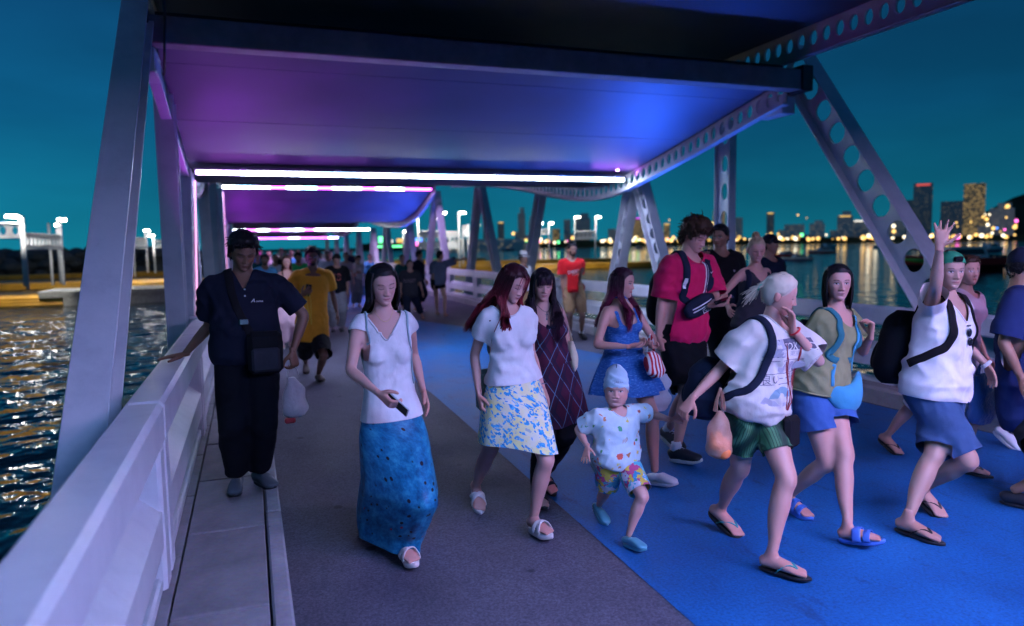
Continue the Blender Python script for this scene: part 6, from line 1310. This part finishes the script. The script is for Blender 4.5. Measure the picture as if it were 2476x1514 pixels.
def visor(c, r, mat, back=False, ln=.075, z=.045):
    sg = -1 if back else 1; t = np.linspace(-1.15, 1.15, 17); V = []
    for dz in (0, .004):
        for k, q in ((0, 0), (.6, .6), (1, 1)): V += [((.078+.006)*math.sin(a), sg*((.092+.008)*math.cos(a)+ln*k*math.cos(a)**1.2 if math.cos(a) > 0 else 0), z+dz-.02*k*k-.012*(abs(math.sin(a))**2)) for a in t]
    n = len(t); F = [[k*n+i, k*n+i+1, (k+1)*n+i+1, (k+1)*n+i] for k in (0, 1) for i in range(n-1)]+[[(3+k)*n+i, (4+k)*n+i, (4+k)*n+i+1, (3+k)*n+i+1] for k in (0, 1) for i in range(n-1)]+[[2*n+i, 2*n+i+1, 5*n+i+1, 5*n+i] for i in range(n-1)]
    mobj('visor', (np.array(V) @ c['HM'].T+c['headc'], F), mat, r, smooth=True)
CAPL = ([0, 60, 100, 180], [.052, .035, .022, .0])
def backpack(c, label, mat, h0=.02, h1=.42, w=.135, dp=.085, straps=True, su=.095, smat=None, shift=0.0, sw=.05, only=None, low=.24):
    s = c['s']; r = empty('backpack', c['tor'](h0)-c['cfw']*.15, label, 'backpack'); n = 12; P = []; Rr = []
    for i in range(n):
        t = i/(n-1); h = h0+(h1-h0)*t; b, _ = spt(c, ('b', 0, min(h, .40))); P.append(c['tor'](h)+c['clf']*shift*s-c['cfw']*(abs((b-c['tor'](h)) @ c['cfw'])+dp*s*.95)); k = min(1, .62+1.6*min(t, 1-t)) if 0 < t < 1 else .45; Rr.append((w*s*k, dp*s*k*(1.1-.25*t)))
    mb = MB(); mb.tube(catmull(np.array(P), 30), catmull(np.array(Rr), 30), 18, side=np.tile(c['clf'], (30, 1)), e=3.2); mb.build('bag', mat, r, smooth=True)
    mb = MB(); Pm = np.array(P)[2:7]-c['cfw']*dp*s*.75; mb.tube(catmull(Pm, 14), np.array([(w*s*.8, dp*s*.5)]*14)*np.sin(np.linspace(.5, 2.64, 14))[:, None]**.3, 14, side=np.tile(c['clf'], (14, 1)), e=3.2); mb.build('pocket', mat, r, smooth=True)
    if straps:
        for sg in ((1, -1) if only is None else (only,)): band(c, [('b', sg*su*.8, .40), ('t', sg*su, .02), ('f', sg*su*1.02, .42), ('f', sg*su*1.12, .33), ('f', sg*su*1.25, low), ('s', sg, low-.05, .02), ('s', sg, low-.08, -.05)], sw, smat or mat, 'strap', r, th=.006, n=3)
    return r
def hang_bag(c, name, top, bot, w, d, mat, label, cat='bag', lf=None, handles=None, hmat=None, seed=1, shape='tote', wob=.01):
    """soft bag from its mouth (top) down to bot"""
    top = np.asarray(top, float); bot = np.asarray(bot, float); lf = unit(lf if lf is not None else c['clf']); n = 16; t = np.linspace(0, 1, n)
    if shape == 'plastic': k = np.interp(t, [0, .12, .35, .7, .92, 1], [.25, .5, .8, 1, .85, .35])
    elif shape == 'round': k = np.interp(t, [0, .2, .5, .8, 1], [.35, .8, 1, .85, .3])
    else: k = np.interp(t, [0, .1, .6, .93, 1], [.93, .95, 1, .95, .6])
    dk = np.interp(t, [0, .3, .8, 1], [.35, .7, 1, .6]) if shape != 'plastic' else k
    P = top+np.outer(t, bot-top); V, F = tube(P, np.stack([w*k, d*dk], 1), 26, caps=(shape != 'tote'), side=np.tile(lf, (n, 1)), e=2.6 if shape != 'plastic' else 2.1)
    V = V+sines(V, seed, .09, 6)[:, None]*wob*unit([.6, -.7, .1])
    r = empty(name, bot, label, cat); mobj('bag', (V, F), mat, r, smooth=True)
    if handles is not None:
        hp_ = np.asarray(handles, float)
        for sg in (-1, 1):
            a = top+lf*sg*w*.45; Q = catmull(np.array([a, .5*(a+hp_)+lf*sg*w*.12, hp_, .5*(a+hp_)+lf*sg*w*.05+V3(0, .012, 0), a+V3(0, .02, 0)]), 18); mobj('handle', tube(Q, np.tile([.010, .0025], (18, 1)), 6, side=np.tile([0, 1., 0], (18, 1))), hmat or mat, r, smooth=True)
    return r

# --- man in black polo
c = PP['polo_man']; s = c['s']
W_PRINT = plain('print_white', (.75, .77, .8), .7); W_RED = plain('print_red', (.5, .10, .09), .7); W_INK = plain('print_ink', (.10, .10, .15), .8); W_INKL = plain('print_ink_light', (.36, .36, .42), .8); W_TEAL = plain('print_teal', (.20, .33, .40), .8)
decal(c, text2d('A', .034), .052, .352, W_PRINT, 'logo', shear=.35); decal(c, text2d('cuma', .021), .088, .348, W_PRINT, 'logo', shear=.25)
def collar(c, mat, open_=.035):
    s = c['s']
    for sg in (1, -1):
        P = []
        for a in np.linspace(.15, math.pi*.97, 12):
            rad = np.array([.072, .066])*s; p = c['nb']-c['cfw']*.008*s+c['clf']*sg*math.sin(a)*rad[0]-c['cfw']*math.cos(a)*rad[1]*-1*(-1 if False else 1)*(-1)
            fr_ = (1-math.cos(a))/2; p = c['nb']+c['clf']*sg*math.sin(a)*rad[0]*(1-.0*fr_)+c['cfw']*(-math.cos(a))*rad[1]*1.1; p = p+c['up']*(.026-.075*fr_**1.6)*s+c['clf']*sg*.012*fr_*s; P.append(p)
        P = np.array(P); V = []; 
        for p, fr_ in zip(P, np.linspace(0, 1, 12)):
            o = unit((p-c['nb'])*V3(1, 1, 0)); V += [p, p+o*.022*s-c['up']*(.036+.012*fr_)*s]
        F = [[2*i, 2*i+2, 2*i+3, 2*i+1] for i in range(11)]; mobj('collar', (np.array(V), F), mat, c['top'], smooth=True)
collar(c, C_NAVYPOLO)
for h in (.425, .385): mb = MB(); q, _ = spt(c, ('f', .004, h), off=.003); mb.sphere(q, .006, 6, 8); mb.build('button', W_PRINT, c['top'])
r = empty('shoulder_bag', c['tor'](.0), 'black crossbody bag hanging at the polo man\'s hip', 'bag')
band(c, [('t', -.085), ('f', -.075, .42), ('f', -.045, .30), ('f', .03, .13)], .05, C_BLK, 'strap', r, n=5); band(c, [('t', -.085), ('b', -.07, .38), ('b', .06, .08)], .045, C_BLK, 'strap', r, n=4)
q, nq = spt(c, ('f', -.012, .225), off=.012); mb = MB(); mb.bbox(q, (.052, .012, .038), .004); mb.build('buckle', M_METAL, r)
q, nq = spt(c, ('f', .095, .03), off=.05); Mx = np.stack([c['clf'], -c['cfw'], c['up']], 1); mb = MB(); mb.bbox(q, (.21, .09, .27), .03, Mx); mb.build('bag', C_BLK, r); mb = MB(); mb.bbox(q+c['cfw']*.055-c['up']*.04, (.17, .035, .15), .015, Mx); mb.build('pocket', C_CHAR, r)
hp, hd, pn = handpt(c, 1, .07, .02); r = hang_bag(c, 'plastic_bag', hp-V3(0, 0, .10), hp-V3(-.0, .0, .37), .085, .075, M_FILM, 'thin white plastic carrier bag in the polo man\'s hand', handles=hp, shape='plastic', seed=3, wob=.012)
mb = MB(); mb.bbox(hp-V3(0, 0, .34), (.10, .07, .05), .01); mb.build('food_box', plain('box_teal', (.05, .22, .26), .5), label='small teal box at the bottom of the white carrier bag', cat='box')
mb = MB(); mb.bbox(hp-V3(.03, .01, .385), (.07, .05, .035), .01); mb.build('food_box', plain('box_red', (.4, .04, .05), .5), label='small red packet at the bottom of the white carrier bag', cat='box')

# --- three women in the middle
c = PP['vneck_woman']; phone(c, -1, 'pale phone in the V-neck woman\'s hand', M_PHONEW, .105, .028)
r = empty('shoulder_bag', c['tor'](.1)-c['cfw']*.14, 'pale blue shoulder bag behind the V-neck woman', 'bag'); B_PALE = cloth('pale_blue_strap', (.28, .42, .46)); band(c, [('b', .105, .30), ('t', .118, .01), ('f', .118, .41), ('f', .122, .30), ('f', .125, .20)], .014, B_PALE, 'strap', r, n=3); band(c, [('t', -.10, .01), ('f', -.112, .41), ('f', -.118, .32)], .012, B_PALE, 'strap', r, n=3)
q = c['tor'](.15)-c['cfw']*.15*c['s']; mb = MB(); mb.bbox(q, (.24, .07, .26), .03, np.stack([c['clf'], -c['cfw'], c['up']], 1)); mb.build('bag', B_PALE, r)
def necklace(c, label, drop=.07, mat=M_METAL, pend=True, r_=.0014, w=.058):
    s = c['s']; P = []
    for a in np.linspace(-1.35, 1.35, 15): P.append(c['nb']+c['clf']*math.sin(a)*w*s+c['cfw']*(math.cos(a)*w*1.05+.018*math.cos(a)**2)*s+c['up']*(.022-drop*math.cos(a)**2)*s)
    rt = empty('necklace', P[7], label, 'necklace'); mobj('chain', tube(np.array(P), r_, 5), mat, rt, smooth=True)
    if pend: mb = MB(); p = P[7]+c['cfw']*.004; mb.bbox(p-c['up']*.022, (.004, .004, .036), .001); mb.bbox(p-c['up']*.016, (.02, .004, .004), .001); mb.sphere(p-c['up']*.048, (.006, .005, .009), 6, 8); mb.build('pendant', mat, rt)
necklace(c, 'fine gold necklace of the V-neck woman', .075, M_GOLD, False, .0011)
c = PP['redhair_woman']; phone(c, -1, 'silver phone in the red-haired woman\'s hand', M_PHONEW, .10, .03); S_, el, w_, *_ = c['arms'][1]; ring(c, w_-unit(w_-el)*.02, w_-el, .028, .004, M_METAL, 'bracelet', 'bead bracelet on the red-haired woman\'s wrist', 'bracelet')
r = empty('shoulder_bag', c['tor'](.0), 'greenish grey bag hanging behind the red-haired woman', 'bag'); G_ = cloth('sage', (.16, .24, .21)); band(c, [('b', -.09, .30), ('b', -.09, .40), ('t', -.095, .01)], .010, cl('brown_strap', (.07, .03, .02)), 'strap', r, n=3); mb = MB(); mb.bbox(c['tor'](.0)-c['cfw']*.14-c['clf']*.13, (.12, .09, .26), .03); mb.build('bag', G_, r)
c = PP['plaid_woman']; phone(c, 1, 'dark phone in the plaid-dressed woman\'s hand', M_PHONE, .11, .028); necklace(c, 'silver chain necklace with cross and drop pendant', .062, M_METAL, True, .002)
q = c['tor'](.18)+c['clf']*.165*c['s']+c['cfw']*.02; hang_bag(c, 'shoulder_bag', q+V3(0, 0, .05), q-V3(0, 0, .16), .035, .10, C_IVORY, 'small cream baguette bag under the plaid-dressed woman\'s arm', lf=c['clf'], shape='round', seed=5, wob=.004, handles=c['shl'][1]+V3(0, 0, .06), hmat=C_IVORY)
mb = MB(); q, _ = spt(c, ('f', 0, .36), off=.008)
for sg in (-1, 1): mb.tube([q, q+c['clf']*sg*.03+V3(0, 0, .012), q+c['clf']*sg*.042-V3(0, 0, .01), q], [.004, .012, .01, .003], 8)
mb.sphere(q, .008, 6, 8); mb.build('bow', C_DNAVY, c['top'])
c = PP['choker_woman']; ring(c, c['nb']+(c['headc']-c['nb'])*.30, c['headc']-c['nb']+c['cfw']*-.02, .0555*c['s'], .003, plain('choker_blue', (.04, .13, .4), .7), 'choker', 'wide blue choker round the neck of the sundress woman', 'choker', .022)
q = c['headc']+c['HM'] @ V3(-.082, -.008, -.045); mb = MB(); mb.sphere(q, (.006, .006, .012), 6, 8); mb.build('earring', M_GOLD, label='gold earring of the purple-haired woman', cat='earring')
hp, hd, pn = handpt(c, 1, .06, .0); hang_bag(c, 'drawstring_bag', hp-V3(-.0, 0, .035), hp-V3(-.035, .03, .215), .075, .055, F_STR, 'red and white striped drawstring bag in the sundress woman\'s hands', handles=hp+V3(0, 0, .09), hmat=F_STR, shape='round', seed=8, wob=.006)
hp2 = atY(1588, 905, 4.55); hang_bag(c, 'tote_bag', hp2-V3(0, 0, .0), hp2-V3(0, .0, .27), .10, .05, cloth('pale_tote', (.55, .58, .6)), 'pale cloth tote bag beside the crimson-shirted man\'s thigh', lf=[1, -.2, 0], handles=hp2+V3(0, 0, .12), shape='tote', seed=9)
# --- tall man
c = PP['crimson_man']; phone(c, 1, 'black phone held up by the crimson-shirted man', M_PHONE, .09, .026, up=unit([.75, -.45, .32])); bp = backpack(c, 'black backpack of the crimson-shirted man', C_BLK, smat=C_DNAVY, su=.10, sw=.058)
decal(c, quad2d(-.011, .011, -.045, .045), -.118, .33, W_PRINT, 'label_patch', rot=-.12, off=.015, parent=bp); sw_ = np.array([(-.022, .004), (-.012, -.006), (-.004, -.008), (.03, .008), (-.006, -.001), (-.015, .004)]); decal(c, (sw_, [[0, 1, 5], [1, 2, 4, 5], [2, 3, 4]]), .108, .40, W_PRINT, 'logo', off=.016, parent=bp)
r = empty('belt_bag', c['tor'](.2), 'black belt bag with white stripes slung across the crimson tee', 'bag'); b1 = [('t', .05, -.02), ('f', .062, .44), ('f', .07, .36), ('f', .04, .25)]; band(c, b1, .036, C_WHITE, 'strap', r, n=3, off=.006); band(c, b1, .013, C_DNAVY, 'strap', r, n=3, off=.0095); band(c, [('t', .05, .02), ('b', .03, .40), ('b', -.10, .12)], .036, C_BLK, 'strap', r, n=4)
q, _ = spt(c, ('f', -.035, .19), off=.045); yv = unit(c['clf']*.92+c['up']*.38); zv = unit(np.cross(c['clf'], c['cfw'])); zv = c['cfw']; xv = np.cross(yv, zv)
t = np.linspace(-1, 1, 15); P = q+np.outer(t*.15, yv); Rr = np.stack([.078*(1-np.abs(t)**3*.55), .045*(1-np.abs(t)**3*.6)], 1); mb = MB(); mb.tube(P, Rr, 18, side=np.tile(xv, (15, 1)), e=2.5); bg_ = mb.build('bag', C_DNAVY, r, smooth=True)
for o_ in (.012, -.012):
    mb = MB(); mb.tube(q+np.outer(t*.14, yv)-np.outer(np.full(15, o_), xv)+np.outer(.0465*(1-np.abs(t)**3*.62), zv), np.tile([.0045, .0012], (15, 1)), 6, side=np.tile(xv, (15, 1))); mb.build('stripe', W_PRINT, bg_, smooth=True)
Mx = np.stack([yv, -xv, zv], 1); lc = q+xv*.042+zv*.043+yv*.02
mb = MB(); mb.box(lc, (.075, .034, .004), Mx); lb = mb.build('logo_patch', W_PRINT, bg_); mb = MB(); mb.box(lc, (.066, .026, .0055), Mx); mb.build('logo_field', C_DNAVY, bg_)
V, F = text2d('PUMA', .019); mobj('logo_text', (np.array([lc+yv*x-xv*y+zv*.0036 for x, y in V]), F), W_PRINT, bg_)
# --- toddler
c = PP['toddler']
def slouch(V, m, P): k = ss(.03, .12, V[:, 2]); V = V.copy(); V[:, 1] -= k*.05*(.5-.5*np.cos(P)); V[:, 2] += k*(.022-.010*np.cos(P)); V[:, 0] += k*.004*np.sin(V[:, 2]*90); V += .0025*np.sin(V[:, 2:3]*150+V[:, 0:1]*60)*(V[:, 2:3] > .02); return V
hw = headwear(c, 'beanie', C_HAT, ([0, 40, 80, 110, 180], [.030, .024, -.018, -.045, -.07]), .013, 'pale blue slouchy beanie on the toddler', 'hat', slouch)
bt = None
def hdecal(c, VF, az, z, mat, par, off=.0135, shear=0):
    V, F = VF; Q = []
    for x, y in V:
        a = az+x/.09; zz = z+y; w = math.sqrt(max(.05, 1-(zz/.121)**2)); k = ss(.03, .12, np.array(zz)); Q.append(V3((.0775+off)*math.sin(a)*w, (.0925+off)*math.cos(a)*w, zz+k*.012))
    mobj('lettering', (np.array(Q) @ c['HM'].T+c['headc'], F), mat, par)
hdecal(c, text2d('LUARVIK', .021), .2, .066, W_INK, hw, off=.019)
# --- blonde woman
c = PP['blonde_woman']; s = c['s']
bp = backpack(c, 'dark backpack slung low on the blonde woman', C_DNAVY, h0=-.12, h1=.26, w=.14, dp=.09, su=.125, shift=-.10, only=-1, low=.13, sw=.042)
mb_ = lambda *a, **k: decal(c, *a, **k)
mb_(quad2d(-.145, -.055, .0, .085), .0, .315, W_INKL, off=.0022); mb_(quad2d(-.052, .115, .03, .085), .0, .315, W_INK); mb_(text2d('TOKYO', .052), .04, .367, plain('print_cream', (.70, .67, .62), .8), 'lettering', sx=.95, off=.004); mb_(text2d('東京', .030), .045, .325, W_INKL, 'lettering')
for k in range(4): mb_((np.array([(-.145+k*.024, .0), (-.133+k*.024, .0), (-.12+k*.012, .085), (-.127+k*.012, .085)]), [[0, 1, 2, 3]]), .0, .315, W_INK, off=.004)
for y0, y1 in ((.290, .2945), (.212, .2165), (.150, .1545)): mb_(quad2d(-.145, .12, 0, .003), 0, y0, W_INK)
mb_(text2d('良い一日を', .052), -.012, .178, W_INK, 'lettering', off=.003)
for x, y, q in ((-.03, .25, .026), (.035, .25, .024), (.085, .25, .024)): t = np.linspace(0, 2*math.pi, 15)[:-1]; mb_((np.stack([x+q*np.cos(t), q*1.1*np.sin(t)], 1), [list(range(14))]), 0, y, W_INKL, off=.002)
t = np.linspace(0, math.pi, 12); arc = np.concatenate([np.stack([-.02+.075*np.cos(t), .055*np.sin(t)], 1), np.stack([-.02+.03*np.cos(t[::-1])+.01, .022*np.sin(t[::-1])], 1)]); mb_((arc, [[i, i+1, 22-i, 23-i] for i in range(11)]), 0, .07, W_TEAL); mb_((np.array([(-.14, 0), (-.07, -.02), (.02, -.03), (.1, -.01), (.1, .006), (.02, -.012), (-.07, .008), (-.12, .03)]), [[0, 1, 6, 7], [1, 2, 5, 6], [2, 3, 4, 5]]), 0, .05, W_INKL)
r = empty('lanyard', c['tor'](.1), 'thin red cord round the blonde woman\'s neck with a black pouch', 'lanyard'); RC = plain('red_cord', (.35, .03, .04), .7); band(c, [('t', -.06, .0), ('f', -.055, .42), ('f', .0, .3), ('f', .06, .10), ('f', .075, -.02)], .005, RC, 'cord', r, n=5, th=.002, off=.004); band(c, [('t', .06, .0), ('f', .07, .42), ('f', .09, .25), ('f', .08, -.02)], .005, RC, 'cord', r, n=5, th=.002)
q, _ = spt(c, ('f', .115, -.06), off=.03); mb = MB(); mb.bbox(q-V3(0, 0, .06), (.12, .05, .17), .02, np.stack([c['clf'], -c['cfw'], c['up']], 1)); mb.build('pouch', C_BLK, r)
S_, el, w_, *_ = c['arms'][1]; ring(c, w_-unit(w_-el)*.015, w_-el, .029, .004, plain('red_band', (.6, .02, .03), .6), 'wristband', 'red wristband on the blonde woman\'s raised wrist', 'wristband', .010)
q = c['headc']+c['HM'] @ V3(0, -.118, .012); ring(c, q, c['HM'] @ V3(0, 1, -.2), .018, .006, plain('mint_tie', (.15, .6, .45), .6), 'hair_tie', 'mint green hair tie in the blonde ponytail', 'hair tie')
S_, el, w_, *_ = c['arms'][-1]; q = w_+(el-w_)*.25+V3(.05, .0, -.03); q = atY(1742, 985, c['Y']-.12)
hang_bag(c, 'plastic_bag', q-V3(0, 0, .02), q-V3(.012, 0, .26), .068, .062, M_FILMP, 'peach-tinted plastic bag of oranges hanging by the blonde woman', handles=q+V3(0, .0, .10), shape='plastic', seed=4, wob=.006)
ORG = plain('orange_peel', (.85, .22, .06), .5, var=.1)
for k, (dx, dy, dz) in enumerate(((-.03, 0, -.19), (.028, .01, -.20), (0, -.03, -.225), (.0, .03, -.165))): mb = MB(); mb.sphere(q+V3(dx, dy, dz), .036, 10, 14); mb.build('orange', ORG, smooth=True, label='orange inside the peach-tinted plastic bag', cat='fruit', group='oranges in the plastic bag')
# --- olive woman
c = PP['olive_woman']; r = empty('shoulder_bag', c['tor'](0), 'aqua crescent crossbody bag of the olive-shirted woman', 'bag'); band(c, [('t', .075, .0), ('f', .065, .42), ('f', .07, .30), ('f', .10, .12)], .022, C_AQUA, 'strap', r, n=4); band(c, [('t', .07, .02), ('b', .05, .36), ('b', -.09, .05)], .022, C_AQUA, 'strap', r, n=4)
q = c['tor'](-.045)+c['cfw']*.165*c['s']+c['clf']*.07; t = np.linspace(-1, 1, 17); P = q+np.outer(t*.16, c['clf'])+np.outer(.10*t**2+.035*np.maximum(t, 0), c['up'])-np.outer(.05*t**2, c['cfw']); mb = MB(); mb.tube(P, np.stack([.085*(1-np.abs(t)**2.2*.82), .05*(1-np.abs(t)**2*.8)], 1), 16, side=np.tile(c['up'], (17, 1)), e=2.3); mb.build('bag', C_AQUA, r, smooth=True)
backpack(c, 'teal strapped backpack of the olive-shirted woman', C_DNAVY, smat=cloth('teal_strap', (.03, .16, .19)), su=.085, sw=.04, w=.11, dp=.06)
# --- waving woman
c = PP['waving_woman']; backpack(c, 'black backpack of the waving woman', C_BLK, h0=.0, h1=.42, w=.15, dp=.11, su=.10, sw=.05)
hw = headwear(c, 'cap', plain('cap_green', (.02, .26, .13), .7), ([0, 60, 100, 180], [.060, .045, .025, .0]), .011, 'green cap worn backwards by the waving woman', 'cap'); visor(c, hw, plain('cap_green', (.02, .26, .13), .7), back=True, z=.02)
mb = MB(); mb.bbox(c['headc']+c['HM'] @ V3(0, .094, .083), (.05, .02, .03), .006, c['HM']/np.linalg.norm(c['HM'][:, 0])); mb.build('cap_gap', C_BLK, hw)
r = empty('sunglasses', c['tor'](.3), 'dark sunglasses hooked on the white V-neck', 'sunglasses')
for k, h in enumerate((.33, .285)): q, nq = spt(c, ('f', .012+.008*k, h), off=.012); mb = MB(); mb.sphere(q, (.018, .008, .026), 8, 12); mb.build('lens', plain('lens_black', (.01, .01, .015), .05), r, smooth=True)
q, nq = spt(c, ('f', .015, .365), off=.01); mb = MB(); mb.bbox(q, (.035, .008, .008), .002); mb.build('temple', M_METAL, r)
S_, el, w_, *_ = c['arms'][1]; ring(c, w_-unit(w_-el)*.01, w_-el, .031, .004, plain('watch_strap', (.65, .68, .7), .5), 'watch', 'white wristwatch of the waving woman', 'watch', .022)
c = PP['hidden_walker']; q = atY(2378, 905, c['Y']-.25); hang_bag(c, 'plastic_bag', q, q-V3(0, 0, .36), .15, .07, M_FILMB, 'translucent blue plastic bag carried behind the waving woman', lf=[1, .2, 0], handles=q+V3(0, 0, .12), shape='tote', seed=6)
c = PP['navy_man']; hw = headwear(c, 'cap', C_DNAVY, CAPL, .012, 'dark navy cap of the man in navy tee', 'cap'); visor(c, hw, C_DNAVY)
c = PP['dark_cap_man']; hw = headwear(c, 'cap', C_BLK, CAPL, .012, 'black cap of the man behind the bun-haired woman', 'cap'); visor(c, hw, C_BLK)
c = PP['white_cap_man']; hw = headwear(c, 'cap', C_BLK, CAPL, .012, 'black cap of the man in white tee deep in the crowd', 'cap'); visor(c, hw, C_BLK)
c = PP['bun_woman']; backpack(c, 'dark backpack of the bun-haired woman', C_DNAVY, su=.115, sw=.05, w=.12, dp=.07); necklace(c, 'thin necklace with a small dark pendant on the bun-haired woman', .07, M_GOLD, False)
c = PP['black_polo_man']; decal(c, text2d('◆', .03), .07, .36, W_INKL, 'emblem'); phone(c, -1, 'phone held to the black-clad man\'s face', M_PHONE, .08, .03)
c = PP['red_man']; phone(c, 1, 'dark phone in the red-shirted man\'s hand', M_PHONE, .09, .03); decal(c, text2d('DIESEL', .082), .02, .30, W_PRINT, 'lettering', rot=.12); decal(c, text2d('F R E S H', .03), .03, .25, W_PRINT, 'lettering', rot=.12)
c = PP['fedora_man']; r = empty('fedora_hat', c['headc'], 'pale fedora hat with a dark band', 'hat'); H_ = cloth('pale_straw', (.66, .64, .62)); t = np.linspace(0, 2*math.pi, 25)[:-1]
def hatpts(z, rx, ry, dz=0): return [V3(rx*math.sin(a), ry*math.cos(a)-.005, z+dz*math.cos(2*a)) for a in t]
rows = [hatpts(.03, .135, .15, -.012), hatpts(.034, .135, .15, -.012), hatpts(.042, .085, .104), hatpts(.12, .075, .09), hatpts(.15, .055, .072, .006), hatpts(.143, .01, .03)]
V = np.concatenate([np.array(q) for q in rows]); n = 24; F = [[k*n+i, k*n+(i+1) % n, (k+1)*n+(i+1) % n, (k+1)*n+i] for k in range(5) for i in range(n)]+[list(range(5*n, 6*n))]; mobj('felt', (V @ c['HM'].T+c['headc'], F), H_, r, smooth=True)
V = np.concatenate([np.array(hatpts(.05, .0855, .1045)), np.array(hatpts(.074, .083, .1015))]); mobj('hat_band', (V @ c['HM'].T+c['headc'], [[i, (i+1) % n, n+(i+1) % n, n+i] for i in range(n)]), C_DNAVY, r, smooth=True)
c = PP['yellow_man']; phone(c, -1, 'dark phone held at the mustard polo', M_PHONE, .09, .03, up=V3(.2, -.1, 1)); collar(c, C_YEL); hp, _, _ = handpt(c, -1, .09, .03); r = empty('lanyard', hp, 'thin yellow lanyard hanging from the phone of the mustard-shirted man', 'lanyard'); LY = plain('lanyard_yellow', (.7, .5, .05), .7)
for sg in (-1, 1): mobj('cord', tube(catmull(np.array([hp, hp+V3(sg*.025, -.02, -.15), hp+V3(.02, -.02, -.36)]), 10), .004, 5), LY, r)
mb = MB(); mb.tube([hp+V3(.02, -.02, -.36), hp+V3(.02, -.02, -.43)], .007, 5); mb.build('tassel', LY, r)
c = PP['jersey_man']; decal(c, text2d('88', .20), -.02, .27, W_RED, 'lettering'); decal(c, text2d('88', .155), -.02, .27, C_BLK, 'lettering', off=.006, sx=1.16)
for sg in (-1, 1): q = c['headc']+c['HM'] @ V3(sg*.033, .098, .0); ring(c, q, c['HM'] @ V3(0, 1, 0), .022, .003, M_BLACK, 'glasses_rim', f'{"left" if sg > 0 else "right"} rim of the jersey man\'s glasses', 'glasses') if False else None
c = PP['lettered_man']; decal(c, text2d('IN MOTT', .07), -.02, .30, plain('print_dull', (.28, .18, .22), .8), 'lettering'); decal(c, quad2d(-.13, .10, 0, .006), -.02, .26, plain('print_dull', (.28, .18, .22), .8), 'lettering')
c = PP['phone_reader']; phone(c, -1, 'phone in the hands of the beige-shirted reader', M_PHONE, .08, .03)

link_all()
